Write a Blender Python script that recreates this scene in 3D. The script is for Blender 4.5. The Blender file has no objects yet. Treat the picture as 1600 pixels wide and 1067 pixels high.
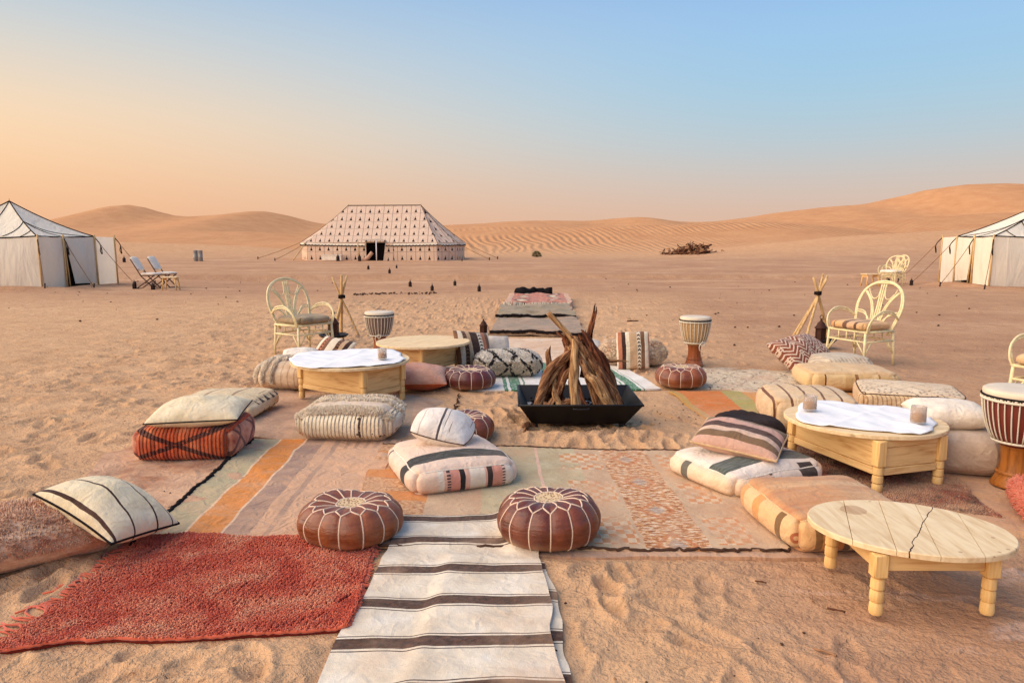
import bpy, math, random
import numpy as np
from mathutils import Vector, Matrix, Euler
R = math.radians
SC = bpy.context.scene
COL = SC.collection
random.seed(7)
RNG = np.random.default_rng(11)

# ------------------------------------------------------------------ camera
F_PX, CAM_H = 1155.0, 1.55
PITCH = math.atan((533.5 - 375.0) / F_PX)
cam_d = bpy.data.cameras.new('camera')
cam = bpy.data.objects.new('camera', cam_d)
COL.objects.link(cam)
cam.location = (0, 0, CAM_H)
cam.rotation_euler = (math.pi / 2 - PITCH, 0, 0)
cam_d.sensor_width = 36.0
cam_d.lens = F_PX / 1600 * 36
cam_d.clip_end = 3000
SC.camera = cam

# ------------------------------------------------------------------ world, sun, exposure
SUN_AZ, SUN_EL = R(-104), R(32)      # azimuth from +Y towards +X; hazy, so the lamp is very wide
GLOW_AZ = R(-80)                    # the low warm glow in the haze stands to the left
world = bpy.data.worlds.new('World')
SC.world = world
world.use_nodes = True


def lin(v):
    v /= 255.0
    return v / 12.92 if v <= 0.04045 else ((v + 0.055) / 1.055) ** 2.4


def c(r, g, b):
    return (lin(r), lin(g), lin(b), 1.0)


def build_world():
    nt = world.node_tree
    n, l = nt.nodes, nt.links
    bg = n['Background']
    tc = n.new('ShaderNodeTexCoord')
    sep = n.new('ShaderNodeSeparateXYZ')
    l.new(tc.outputs['Generated'], sep.inputs[0])

    def ramp(stops):
        r = n.new('ShaderNodeValToRGB')
        e = r.color_ramp.elements
        while len(e) < len(stops):
            e.new(0.5)
        for k, (p, q) in enumerate(stops):
            e[k].position = p
            e[k].color = q
        r.color_ramp.interpolation = 'B_SPLINE'
        l.new(sep.outputs['Z'], r.inputs[0])
        return r.outputs[0]
    away = ramp([(0.0, c(214, 174, 150)), (0.05, c(210, 182, 164)), (0.12, c(176, 194, 202)),
                 (0.20, c(152, 194, 220)), (0.30, c(148, 185, 228)), (1.0, c(94, 136, 200))])
    near = ramp([(0.0, c(228, 172, 134)), (0.06, c(238, 184, 138)), (0.125, c(246, 206, 160)), (0.175, c(232, 205, 174)),
                 (0.235, c(202, 201, 194)), (0.30, c(162, 186, 206)), (0.40, c(146, 184, 222)), (1.0, c(96, 136, 200))])
    # cosine of the horizontal angle to the sun
    flat = n.new('ShaderNodeVectorMath'); flat.operation = 'MULTIPLY'
    l.new(tc.outputs['Generated'], flat.inputs[0]); flat.inputs[1].default_value = (1, 1, 0)
    nrm = n.new('ShaderNodeVectorMath'); nrm.operation = 'NORMALIZE'
    l.new(flat.outputs[0], nrm.inputs[0])
    dot = n.new('ShaderNodeVectorMath'); dot.operation = 'DOT_PRODUCT'
    l.new(nrm.outputs[0], dot.inputs[0]); dot.inputs[1].default_value = (math.sin(GLOW_AZ), math.cos(GLOW_AZ), 0)
    mr = n.new('ShaderNodeMapRange'); mr.interpolation_type = 'SMOOTHSTEP'
    l.new(dot.outputs['Value'], mr.inputs['Value'])
    mr.inputs['From Min'].default_value = -0.25; mr.inputs['From Max'].default_value = 0.95
    mix = n.new('ShaderNodeMix'); mix.data_type = 'RGBA'
    l.new(mr.outputs[0], mix.inputs[0]); l.new(away, mix.inputs[6]); l.new(near, mix.inputs[7])
    # a share of the physical sky on top
    sky = n.new('ShaderNodeTexSky'); sky.sky_type = 'NISHITA'; sky.sun_disc = False
    sky.sun_elevation = R(9); sky.sun_rotation = GLOW_AZ
    sky.dust_density = 3.0; sky.ozone_density = 2.0
    sc = n.new('ShaderNodeVectorMath'); sc.operation = 'SCALE'
    l.new(sky.outputs[0], sc.inputs[0]); sc.inputs['Scale'].default_value = 0.12
    mx2 = n.new('ShaderNodeMix'); mx2.data_type = 'RGBA'; mx2.inputs[0].default_value = 0.10
    l.new(mix.outputs[2], mx2.inputs[6]); l.new(sc.outputs[0], mx2.inputs[7])
    l.new(mx2.outputs[2], bg.inputs[0])
    bg.inputs[1].default_value = 0.90


build_world()
sun_d = bpy.data.lights.new('sun', 'SUN')
sun_d.energy = 4.1
sun_d.angle = R(95)
sun_d.color = (1.0, 0.82, 0.60)
sun = bpy.data.objects.new('sun', sun_d)
COL.objects.link(sun)
_sd = Vector((math.sin(SUN_AZ) * math.cos(SUN_EL), math.cos(SUN_AZ) * math.cos(SUN_EL), math.sin(SUN_EL)))
sun.rotation_euler = _sd.to_track_quat('Z', 'Y').to_euler()
sun.location = (-20, 5, 15)
vs = SC.view_settings
vs.view_transform = 'Standard'
vs.look = 'None'
vs.gamma = 1.0
vs.exposure = 0.42
vs.use_curve_mapping = False
SC.cycles.use_denoising = True
SC.cycles.max_bounces = 6
SC.cycles.diffuse_bounces = 3
SC.cycles.transparent_max_bounces = 8


# ------------------------------------------------------------------ pixel -> ground helper, noise
def P(px, py, z=0.0):
    """the ground point (at height z) that a sight line of the survey meets"""
    dx, dy = (px - 800) / F_PX, (py - 533.5) / F_PX
    d = (dx, math.cos(PITCH) - dy * math.sin(PITCH), -math.sin(PITCH) - dy * math.cos(PITCH))
    t = (z - CAM_H) / d[2]
    return Vector((t * d[0], t * d[1], z))


def _hash(ix, iy, iz, seed):
    h = (ix.astype(np.int64) * 374761393 + iy.astype(np.int64) * 668265263 + iz.astype(np.int64) * 2147483029 + seed * 974634777) & 0xFFFFFFFF
    h = ((h ^ (h >> 13)) * 1274126177) & 0xFFFFFFFF
    h = (h ^ (h >> 16)) & 0xFFFFFFFF
    return h.astype(np.float64) / 4294967295.0 * 2 - 1


def noise2(x, y, seed=0):
    x, y = np.asarray(x, float), np.asarray(y, float)
    x0, y0 = np.floor(x), np.floor(y)
    fx, fy = x - x0, y - y0
    fx = fx * fx * (3 - 2 * fx); fy = fy * fy * (3 - 2 * fy)
    z = np.zeros_like(x0)
    a = _hash(x0, y0, z, seed); b = _hash(x0 + 1, y0, z, seed)
    d = _hash(x0, y0 + 1, z, seed); e = _hash(x0 + 1, y0 + 1, z, seed)
    return (a * (1 - fx) + b * fx) * (1 - fy) + (d * (1 - fx) + e * fx) * fy


def noise3(x, y, z, seed=0):
    x, y, z = np.asarray(x, float), np.asarray(y, float), np.asarray(z, float)
    x0, y0, z0 = np.floor(x), np.floor(y), np.floor(z)
    f = [x - x0, y - y0, z - z0]
    f = [t * t * (3 - 2 * t) for t in f]
    r = 0
    for i in (0, 1):
        for j in (0, 1):
            for k in (0, 1):
                w = (f[0] if i else 1 - f[0]) * (f[1] if j else 1 - f[1]) * (f[2] if k else 1 - f[2])
                r = r + w * _hash(x0 + i, y0 + j, z0 + k, seed)
    return r


def fbm(x, y, seed=0, o=4):
    r, a = 0, 1.0
    for k in range(o):
        r = r + a * noise2(np.asarray(x) * 2 ** k + 17.3 * k, np.asarray(y) * 2 ** k - 9.1 * k, seed + k)
        a *= 0.5
    return r


def sstep(a, b, x):
    t = np.clip((np.asarray(x, float) - a) / (b - a), 0, 1)
    return t * t * (3 - 2 * t)


# ------------------------------------------------------------------ node expressions
class Ex:
    def __init__(s, b, sock):
        s.b, s.s = b, sock

    def _m(s, op, *o, clamp=False):
        n = s.b.nt.nodes.new('ShaderNodeMath'); n.operation = op; n.use_clamp = clamp
        for k, v in enumerate((s,) + o):
            if isinstance(v, Ex):
                s.b.nt.links.new(v.s, n.inputs[k])
            else:
                n.inputs[k].default_value = v
        return Ex(s.b, n.outputs[0])

    def __add__(s, o): return s._m('ADD', o)
    __radd__ = __add__
    def __sub__(s, o): return s._m('SUBTRACT', o)
    def __rsub__(s, o): return (s * -1.0) + o
    def __mul__(s, o): return s._m('MULTIPLY', o)
    __rmul__ = __mul__
    def __truediv__(s, o): return s._m('DIVIDE', o)
    def abs(s): return s._m('ABSOLUTE')
    def frac(s): return s._m('FRACT')
    def floor(s): return s._m('FLOOR')
    def sin(s): return s._m('SINE')
    def pw(s, o): return s._m('POWER', o)
    def mn(s, o): return s._m('MINIMUM', o)
    def mx(s, o): return s._m('MAXIMUM', o)
    def lt(s, o): return s._m('LESS_THAN', o)
    def gt(s, o): return s._m('GREATER_THAN', o)
    def mod(s, o): return s._m('FLOORED_MODULO', o)
    def pp(s, o): return s._m('PINGPONG', o)
    def sat(s): return s._m('ADD', 0.0, clamp=True)

    def ss(s, a, b):
        n = s.b.nt.nodes.new('ShaderNodeMapRange'); n.interpolation_type = 'SMOOTHSTEP'
        s.b.nt.links.new(s.s, n.inputs['Value'])
        n.inputs['From Min'].default_value = a; n.inputs['From Max'].default_value = b
        return Ex(s.b, n.outputs[0])

    def band(s, a, b): return s.gt(a) * s.lt(b)


class MB_:
    """material builder"""
    def __init__(s, name):
        s.m = bpy.data.materials.new(name); s.m.use_nodes = True
        s.nt = s.m.node_tree
        s.p = s.nt.nodes['Principled BSDF']
        s.out = s.nt.nodes['Material Output']
        s.tc = s.nt.nodes.new('ShaderNodeTexCoord')

    def vec(s, kind='Object'):
        return s.tc.outputs[kind]

    def pos(s):
        return s.nt.nodes.new('ShaderNodeNewGeometry').outputs['Position']

    def xyz(s, v):
        n = s.nt.nodes.new('ShaderNodeSeparateXYZ'); s.nt.links.new(v, n.inputs[0])
        return [Ex(s, n.outputs[k]) for k in range(3)]

    def comb(s, x, y, z=0.0):
        n = s.nt.nodes.new('ShaderNodeCombineXYZ')
        for k, v in enumerate((x, y, z)):
            s.put(n.inputs[k], v)
        return n.outputs[0]

    def put(s, sock, v):
        if isinstance(v, Ex):
            s.nt.links.new(v.s, sock)
        elif isinstance(v, bpy.types.NodeSocket):
            s.nt.links.new(v, sock)
        else:
            sock.default_value = v

    def noise(s, v, scale, detail=3, rough=0.55, dist=0.0):
        n = s.nt.nodes.new('ShaderNodeTexNoise')
        s.nt.links.new(v, n.inputs['Vector'])
        n.inputs['Scale'].default_value = scale; n.inputs['Detail'].default_value = detail
        n.inputs['Roughness'].default_value = rough; n.inputs['Distortion'].default_value = dist
        return Ex(s, n.outputs[0])

    def vor(s, v, scale, feature='F1', out='Distance', rnd=1.0):
        n = s.nt.nodes.new('ShaderNodeTexVoronoi'); n.feature = feature
        s.nt.links.new(v, n.inputs['Vector']); n.inputs['Scale'].default_value = scale
        n.inputs['Randomness'].default_value = rnd
        return Ex(s, n.outputs[out])

    def mapv(s, v, scale=(1, 1, 1), rot=(0, 0, 0), loc=(0, 0, 0)):
        n = s.nt.nodes.new('ShaderNodeMapping'); s.nt.links.new(v, n.inputs[0])
        n.inputs['Scale'].default_value = scale; n.inputs['Rotation'].default_value = rot
        n.inputs['Location'].default_value = loc
        return n.outputs[0]

    def mix(s, f, a, b, blend='MIX'):
        n = s.nt.nodes.new('ShaderNodeMix'); n.data_type = 'RGBA'; n.blend_type = blend
        s.put(n.inputs[0], f); s.put(n.inputs[6], a); s.put(n.inputs[7], b)
        return n.outputs[2]

    def ramp(s, f, stops, interp='LINEAR'):
        r = s.nt.nodes.new('ShaderNodeValToRGB'); e = r.color_ramp.elements
        while len(e) < len(stops):
            e.new(0.5)
        for k, (p, q) in enumerate(stops):
            e[k].position = p; e[k].color = q
        r.color_ramp.interpolation = interp
        s.put(r.inputs[0], f)
        return r.outputs[0]

    def stripes(s, t, lo, hi, stops):
        """constant bands along t, positions given in t's own unit"""
        u = (t - lo) * (1.0 / (hi - lo))
        return s.ramp(u, [(max(0.0, (p - lo) / (hi - lo)), q) for p, q in stops], 'CONSTANT')

    def bump(s, h, strength=0.5, dist=0.01, prev=None):
        n = s.nt.nodes.new('ShaderNodeBump')
        s.put(n.inputs['Height'], h); n.inputs['Strength'].default_value = strength
        n.inputs['Distance'].default_value = dist
        if prev is not None:
            s.nt.links.new(prev, n.inputs['Normal'])
        return n.outputs[0]

    def fin(s, col, rough=0.9, normal=None, spec=0.2, sheen=0.0, metal=0.0, **kw):
        s.put(s.p.inputs['Base Color'], col)
        s.put(s.p.inputs['Roughness'], rough)
        s.p.inputs['Specular IOR Level'].default_value = spec
        s.p.inputs['Metallic'].default_value = metal
        s.p.inputs['Sheen Weight'].default_value = sheen
        if normal is not None:
            s.nt.links.new(normal, s.p.inputs['Normal'])
        for k, v in kw.items():
            s.p.inputs[k].default_value = v
        return s.m

    def cloth(s, col, v=None, var=0.24, dust=0.25, weave=260.0, wr=5.0, wrs=0.36, rough=0.95, rib=None):
        """finish of a woven fabric: yarn variation, dust, soft creases"""
        v = v if v is not None else s.vec()
        n1 = s.noise(v, 14, 4, 0.65); n2 = s.noise(v, weave, 2, 0.6); n3 = s.noise(v, 3.0, 3)
        col = s.mix(var, col, s.ramp(n1 * 0.4 + n2 * 0.25 + s.noise(v, 45, 3, 0.7) * 0.35, [(0.32, (0.38, 0.34, 0.3, 1)), (0.52, (0.86, 0.84, 0.8, 1)), (0.7, (1, 1, 1, 1))]), 'MULTIPLY')
        if dust:
            col = s.mix(n3.ss(0.42, 0.75) * dust, col, SAND_DUST)
        nw = s.noise(v, wr, 3, 0.5, 0.6); rid = (s.noise(v, wr * 1.7, 2, 0.5, 0.8) - 0.5).abs() * -1.4
        b1 = s.bump(nw + rid, wrs, 0.05)
        if rib is not None:
            b1 = s.bump(rib, 0.7, 0.010, b1)
        n4 = s.noise(v, 42, 3, 0.7)
        b2 = s.bump(n2 * 0.6 + n1 * 0.6 + n4, 0.55, 0.008, b1)
        return s.fin(col, rough, b2, 0.12, 0.15)


SAND_DUST = c(196, 150, 118)
MATS = {}


def M(name):
    return MATS[name]


# ------------------------------------------------------------------ mesh helpers
class Mesh:
    def __init__(s):
        s.v, s.f, s.mi, s.uv = [], [], [], []
        s.n = 0

    def add(s, verts, faces, mi=0, uv=None):
        verts = np.asarray(verts, float).reshape(-1, 3)
        s.v.append(verts)
        s.uv.append(np.zeros((len(verts), 2)) if uv is None else np.asarray(uv, float))
        o = s.n
        for k, f in enumerate(faces):
            s.f.append(tuple(int(i) + o for i in f))
            s.mi.append(mi if np.isscalar(mi) else int(mi[k]))
        s.n += len(verts)
        return s

    def tube(s, pts, r, sides=6, mi=0, closed=False, cap=True, taper=None):
        v, f = tube(pts, r, sides, closed, cap, taper)
        return s.add(v, f, mi)

    def box(s, cx, cy, cz, sx, sy, sz, mi=0, bev=0.0, rot=None):
        v, f = rbox(sx, sy, sz, bev)
        if rot is not None:
            v = v @ np.array(rot).T
        return s.add(v + np.array([cx, cy, cz]), f, mi)

    def lathe(s, prof, n=24, mi=0, caps=True, center=(0, 0, 0), lobes=None):
        v, f = lathe(prof, n, caps)
        return s.add(v + np.array(center), f, mi)

    def build(s, name, mats, parent=None, loc=None, rot=None, smooth=True, coll=True):
        me = bpy.data.meshes.new(name)
        v = np.concatenate(s.v) if s.v else np.zeros((0, 3))
        me.from_pydata(v.tolist(), [], s.f)
        if not isinstance(mats, (list, tuple)):
            mats = [mats]
        for m in mats:
            me.materials.append(MATS[m] if isinstance(m, str) else m)
        if len(mats) > 1:
            me.polygons.foreach_set('material_index', s.mi)
        uv = np.concatenate(s.uv) if s.uv else None
        if uv is not None and np.any(uv):
            lay = me.uv_layers.new(name='UVMap')
            li = np.zeros(len(me.loops), np.int32); me.loops.foreach_get('vertex_index', li)
            lay.data.foreach_set('uv', uv[li].astype(np.float32).ravel())
        me.polygons.foreach_set('use_smooth', [bool(smooth)] * len(me.polygons))
        me.update()
        return link(name, me, parent, loc, rot)


def link(name, me, parent=None, loc=None, rot=None):
    o = bpy.data.objects.new(name, me)
    COL.objects.link(o)
    if parent is not None:
        o.parent = parent
    if loc is not None:
        o.location = loc
    if rot is not None:
        o.rotation_euler = rot
    return o


def sharp(o, deg=35):
    """smooth shading with hard edges kept above an angle"""
    me = o.data
    me.polygons.foreach_set('use_smooth', [True] * len(me.polygons))
    try:
        me.set_sharp_from_angle(angle=R(deg))
    except Exception:
        pass
    return o


def thing(name, label, cat, loc=(0, 0, 0), rz=0.0, group=None):
    o = bpy.data.objects.new(name, None)
    COL.objects.link(o)
    o.empty_display_size = 0.1
    o.location = loc
    o.rotation_euler = (0, 0, rz)
    return tag(o, label, cat, group)


def tag(o, label, cat, group=None, kind=None):
    o['label'] = label
    o['category'] = cat
    if group:
        o['group'] = group
    if kind:
        o['kind'] = kind
    return o


def copy_tree(o, parent=None):
    q = o.copy()
    COL.objects.link(q)
    q.parent = parent
    for ch in list(o.children):
        copy_tree(ch, q)
    return q


def frames(pts, closed):
    pts = np.asarray(pts, float)
    n = len(pts)
    if closed:
        t = np.roll(pts, -1, 0) - np.roll(pts, 1, 0)
    else:
        t = np.gradient(pts, axis=0)
    t /= np.linalg.norm(t, axis=1)[:, None] + 1e-12
    a = np.array([0, 0, 1.0]) if abs(t[0][2]) < 0.9 else np.array([1.0, 0, 0])
    u = np.cross(t[0], a); u /= np.linalg.norm(u)
    us = [u]
    for k in range(1, n):
        u = us[-1] - t[k] * np.dot(us[-1], t[k])
        u /= np.linalg.norm(u) + 1e-12
        us.append(u)
    us = np.array(us)
    return pts, us, np.cross(t, us)


def tube(pts, r, sides=6, closed=False, cap=True, taper=None):
    pts, u, w = frames(pts, closed)
    n = len(pts)
    rr = np.full(n, r, float) if np.isscalar(r) else np.asarray(r, float)
    if taper is not None:
        rr = rr * np.interp(np.linspace(0, 1, n), [0, 1], taper)
    a = np.arange(sides) * 2 * math.pi / sides
    v = pts[:, None, :] + rr[:, None, None] * (np.cos(a)[None, :, None] * u[:, None, :] + np.sin(a)[None, :, None] * w[:, None, :])
    v = v.reshape(-1, 3)
    f = []
    for k in range(n if closed else n - 1):
        k2 = (k + 1) % n
        for j in range(sides):
            j2 = (j + 1) % sides
            f.append((k * sides + j, k * sides + j2, k2 * sides + j2, k2 * sides + j))
    if cap and not closed:
        f.append(tuple(range(sides - 1, -1, -1)))
        f.append(tuple((n - 1) * sides + j for j in range(sides)))
    return v, f


def spline(ctrl, n=16, closed=False):
    """Catmull-Rom through the control points"""
    p = np.asarray(ctrl, float)
    m = len(p)
    out = []
    segs = m if closed else m - 1
    for i in range(segs):
        if closed:
            a, b, cc, d = p[(i - 1) % m], p[i], p[(i + 1) % m], p[(i + 2) % m]
        else:
            a = p[i - 1] if i > 0 else 2 * p[0] - p[1]
            b, cc = p[i], p[i + 1]
            d = p[i + 2] if i + 2 < m else 2 * p[-1] - p[-2]
        k = max(2, n // segs)
        for t in np.arange(k) / k:
            out.append(0.5 * (2 * b + (cc - a) * t + (2 * a - 5 * b + 4 * cc - d) * t * t + (3 * b - a - 3 * cc + d) * t ** 3))
    if not closed:
        out.append(p[-1])
    return np.array(out)


def lathe(prof, n=24, caps=True):
    prof = np.asarray(prof, float)
    m = len(prof)
    a = np.arange(n) * 2 * math.pi / n
    v = np.zeros((m, n, 3))
    v[:, :, 0] = prof[:, 0:1] * np.cos(a); v[:, :, 1] = prof[:, 0:1] * np.sin(a); v[:, :, 2] = prof[:, 1:2]
    f = []
    for k in range(m - 1):
        for j in range(n):
            j2 = (j + 1) % n
            f.append((k * n + j, k * n + j2, (k + 1) * n + j2, (k + 1) * n + j))
    if caps:
        if prof[0, 0] > 1e-4:
            f.append(tuple(range(n - 1, -1, -1)))
        if prof[-1, 0] > 1e-4:
            f.append(tuple((m - 1) * n + j for j in range(n)))
    return v.reshape(-1, 3), f


def grid_faces(nx, ny, off=0, flip=False):
    f = []
    for j in range(ny - 1):
        for i in range(nx - 1):
            q = (off + j * nx + i, off + j * nx + i + 1, off + (j + 1) * nx + i + 1, off + (j + 1) * nx + i)
            f.append(q[::-1] if flip else q)
    return f


def rbox(sx, sy, sz, bev=0.0):
    """box with chamfered edges"""
    hx, hy, hz = sx / 2, sy / 2, sz / 2
    if bev <= 0:
        v = [(x, y, z) for z in (-hz, hz) for y in (-hy, hy) for x in (-hx, hx)]
        f = [(0, 2, 3, 1), (4, 5, 7, 6), (0, 1, 5, 4), (2, 6, 7, 3), (0, 4, 6, 2), (1, 3, 7, 5)]
        return np.array(v), f
    b = min(bev, hx * 0.9, hy * 0.9, hz * 0.9)
    v, idx = [], {}
    for sxn in (-1, 1):
        for syn in (-1, 1):
            for szn in (-1, 1):
                for ax in range(3):
                    p = [sxn * (hx - b), syn * (hy - b), szn * (hz - b)]
                    p[ax] = (sxn * hx, syn * hy, szn * hz)[ax]
                    idx[(sxn, syn, szn, ax)] = len(v)
                    v.append(p)
    g = lambda a, bb, cc, ax: idx[(a, bb, cc, ax)]
    f = []
    for s_ in (-1, 1):
        for ax in range(3):
            o = [(-1, -1), (1, -1), (1, 1), (-1, 1)]
            q = []
            for (m, n) in o:
                k = [0, 0, 0]; k[ax] = s_; k[(ax + 1) % 3] = m; k[(ax + 2) % 3] = n
                q.append(g(k[0], k[1], k[2], ax))
            f.append(tuple(q if s_ > 0 else q[::-1]))
    for ax in range(3):           # edges along ax
        a1, a2 = (ax + 1) % 3, (ax + 2) % 3
        for m in (-1, 1):
            for n in (-1, 1):
                k = [0, 0, 0]; k[a1] = m; k[a2] = n
                k[ax] = -1; A = tuple(k); k[ax] = 1; B = tuple(k)
                q = [g(*A, a1), g(*B, a1), g(*B, a2), g(*A, a2)]
                f.append(tuple(q if m * n < 0 else q[::-1]))
    for sxn in (-1, 1):
        for syn in (-1, 1):
            for szn in (-1, 1):
                q = [g(sxn, syn, szn, 0), g(sxn, syn, szn, 1), g(sxn, syn, szn, 2)]
                f.append(tuple(q if sxn * syn * szn > 0 else q[::-1]))
    return np.array(v), f


# ------------------------------------------------------------------ layout of the rugs (needed by the ground too)
def q(*pp):
    return [P(x, y).to_2d() for x, y in pp]


RUGS = {   # far-left, far-right, near-right, near-left
    'red': [Vector((-1.90, 3.68)), Vector((-0.68, 3.62)), Vector((-0.66, 2.74)), Vector((-1.98, 2.63))],
    'stripe': [Vector((-0.62, 3.96)), Vector((0.09, 3.96)), Vector((0.215, 1.95)), Vector((-0.69, 1.95))],
    'stripe_under': [Vector((-0.30, 3.42)), Vector((0.168, 3.40)), Vector((0.268, 1.95)), Vector((-0.4, 1.95))],
    'panel': [Vector((-0.98, 5.44)), Vector((1.36, 5.22)), Vector((1.40, 3.50)), Vector((-0.90, 3.56))],
    'under_panel': [Vector((-0.2, 5.0)), Vector((2.55, 4.9)), Vector((2.3, 3.42)), Vector((0.0, 3.46))],
    'orange_stripe': [Vector((-2.02, 5.60)), Vector((-0.86, 5.60)), Vector((-0.86, 3.60)), Vector((-1.93, 3.56))],
    'buried': [Vector((-3.02, 5.42)), Vector((-1.70, 5.50)), Vector((-1.70, 3.72)), Vector((-2.62, 3.90))],
    'brown': [Vector((-2.55, 7.6)), Vector((-0.58, 7.35)), Vector((-0.50, 5.62)), Vector((-2.15, 5.66))],
    'green_white': [Vector((-0.52, 9.15)), Vector((1.32, 9.25)), Vector((1.55, 7.55)), Vector((-0.46, 7.50))],
    'orange_right': [Vector((1.60, 7.44)), Vector((3.55, 7.40)), Vector((3.0, 5.75)), Vector((1.72, 5.95))],
    'dotted': [Vector((1.75, 8.95)), Vector((4.1, 8.95)), Vector((3.75, 7.36)), Vector((1.70, 7.44))],
    'dark_red': [Vector((2.02, 5.62)), Vector((3.05, 5.2)), Vector((2.72, 3.95)), Vector((1.75, 4.35))],
    'clay': [Vector((2.55, 5.7)), Vector((4.1, 5.3)), Vector((3.3, 3.45)), Vector((1.85, 3.62))],
    'far_left_table': [Vector((-1.75, 9.3)), Vector((-0.42, 9.2)), Vector((-0.42, 7.75)), Vector((-1.5, 7.7))],
    'pale': [Vector((-0.30, 11.85)), Vector((1.45, 11.85)), Vector((1.25, 9.30)), Vector((-0.42, 9.2))],
    'runner_a': [Vector((-0.31, 14.35)), Vector((1.24, 14.35)), Vector((1.20, 11.75)), Vector((-0.34, 11.95))],
    'runner_b': [Vector((-0.24, 16.9)), Vector((1.30, 16.9)), Vector((1.24, 14.2)), Vector((-0.30, 14.2))],
    'runner_c': [Vector((-0.05, 19.2)), Vector((1.42, 19.2)), Vector((1.36, 16.6)), Vector((-0.16, 16.6))],
}


def poly_sd(x, y, poly):
    """signed distance to a convex quad, negative inside"""
    d = np.full(np.shape(x), -1e9)
    n = len(poly)
    cx = sum(p.x for p in poly) / n; cy = sum(p.y for p in poly) / n
    for k in range(n):
        a, b = poly[k], poly[(k + 1) % n]
        nx, ny = (b.y - a.y), -(b.x - a.x)
        L = math.hypot(nx, ny); nx /= L; ny /= L
        if (cx - a.x) * nx + (cy - a.y) * ny > 0:
            nx, ny = -nx, -ny
        d = np.maximum(d, (x - a.x) * nx + (y - a.y) * ny)
    return d


# ------------------------------------------------------------------ terrain
def _prof(D, pts):
    xs = np.array([(px - 800) / F_PX * D * 1.0 for px, _ in pts])
    zs = np.array([CAM_H + (375 - py) / F_PX * D for _, py in pts])
    g = np.linspace(xs[0] - 60, xs[-1] + 60, 900)
    z = np.interp(g, xs, zs)
    k = np.exp(-np.linspace(-2, 2, 25) ** 2); k /= k.sum()
    z = np.convolve(np.pad(z, 12, 'edge'), k, 'valid')
    return g, z


RIDGES = [
    # distance, front width, back width, wiggle, seed, skyline
    (175, 46, 30, 8, 1, [(-500, 338), (-300, 322), (-150, 340), (0, 352), (90, 352), (130, 346), (160, 337), (185, 328), (210, 323.5), (238, 325), (262, 332), (290, 341.5),
                         (330, 340), (365, 336), (395, 331), (420, 329.5), (445, 335), (470, 342), (505, 352), (600, 357), (695, 355), (760, 352), (830, 347), (880, 343.5),
                         (915, 345), (950, 340), (985, 336.5), (1018, 337), (1042, 343), (1062, 347.5), (1110, 346), (1160, 340), (1220, 332), (1290, 324), (1352, 320),
                         (1390, 310), (1430, 299), (1470, 291), (1510, 288), (1560, 290), (1620, 295), (1800, 310), (2000, 300), (2200, 320)]),
    (118, 22, 20, 5, 2, [(-500, 372), (0, 366), (250, 362), (420, 366), (560, 372), (700, 372), (900, 372), (1100, 366), (1250, 350), (1350, 342), (1480, 336), (1600, 333), (1800, 330), (2100, 350)]),
    (88, 15, 24, 4, 3, [(-500, 374), (0, 380), (400, 380), (560, 376), (640, 367), (700, 361), (780, 357), (900, 355), (1000, 352), (1100, 350), (1200, 350), (1300, 356), (1400, 366), (1600, 374), (2000, 370)]),
    (63, 9, 16, 3, 4, [(-500, 372), (0, 375), (120, 377), (190, 377), (300, 383), (420, 388), (600, 400), (800, 404), (1000, 398), (1100, 388), (1200, 378), (1320, 369), (1440, 362), (1560, 357), (1700, 352), (2000, 350)]),
]
RIDGES = [(D, a, b, w, s) + _prof(D, pts) for D, a, b, w, s, pts in RIDGES]
MOUNDS = [(0.45, 5.56, 0.55, 0.14, 0.055), (0.95, 5.62, 0.3, 0.12, 0.03), (-0.10, 6.25, 0.17, 0.32, 0.09), (-0.45, 6.35, 0.3, 0.35, 0.045), (-0.05, 5.75, 0.3, 0.2, 0.04),
          (1.25, 5.75, 0.3, 0.3, 0.03), (-15.0, 23.2, 1.6, 0.4, 0.07), (15.0, 24.9, 0.45, 1.8, 0.12), (17.0, 22.95, 2.2, 0.4, 0.12), (-16.8, 23.0, 2.2, 0.35, 0.10), (-14.2, 24.6, 0.35, 1.4, 0.08)]


def H(x, y):
    x = np.asarray(x, float); y = np.asarray(y, float)
    z = 0.10 * fbm(x / 9.0, y / 9.0, 40, 3) * sstep(9, 24, np.hypot(x, y - 4))
    z = z + sstep(70, 160, y) * 1.2 + sstep(30, 120, np.abs(x)) * 1.0
    for D, wf, wb, wig, seed, g, zz in RIDGES:
        yc = D + wig * noise2(x / 37.0 + 3.1 * seed, x * 0 + seed, seed)
        zi = np.interp(x * D / np.maximum(D, 1), g, zz) + 0.012 * D * 0.25 * fbm(x / 22.0, y / 40.0, 60 + seed, 3)
        t = (y - yc)
        w = np.where(t < 0, wf, wb) * (1 + 0.25 * noise2(x / 18.0, y * 0 + seed, 70 + seed))
        rr = zi * np.exp(-np.abs(t / w) ** {1: 1.45, 2: 1.15, 3: 1.4, 4: 1.2}[seed])
        h = np.clip(0.5 + 0.5 * (rr - z) / 0.5, 0, 1)
        z = np.where(y > 30, z * (1 - h) + rr * h + 0.5 * h * (1 - h) * 0.5, z)
    for mx, my, sx, sy, mh in MOUNDS:
        z = z + mh * np.exp(-((x - mx) / sx) ** 2 - ((y - my) / sy) ** 2)
    return z


def h1(x, y):
    return float(H(np.array([x]), np.array([y]))[0])


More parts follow.
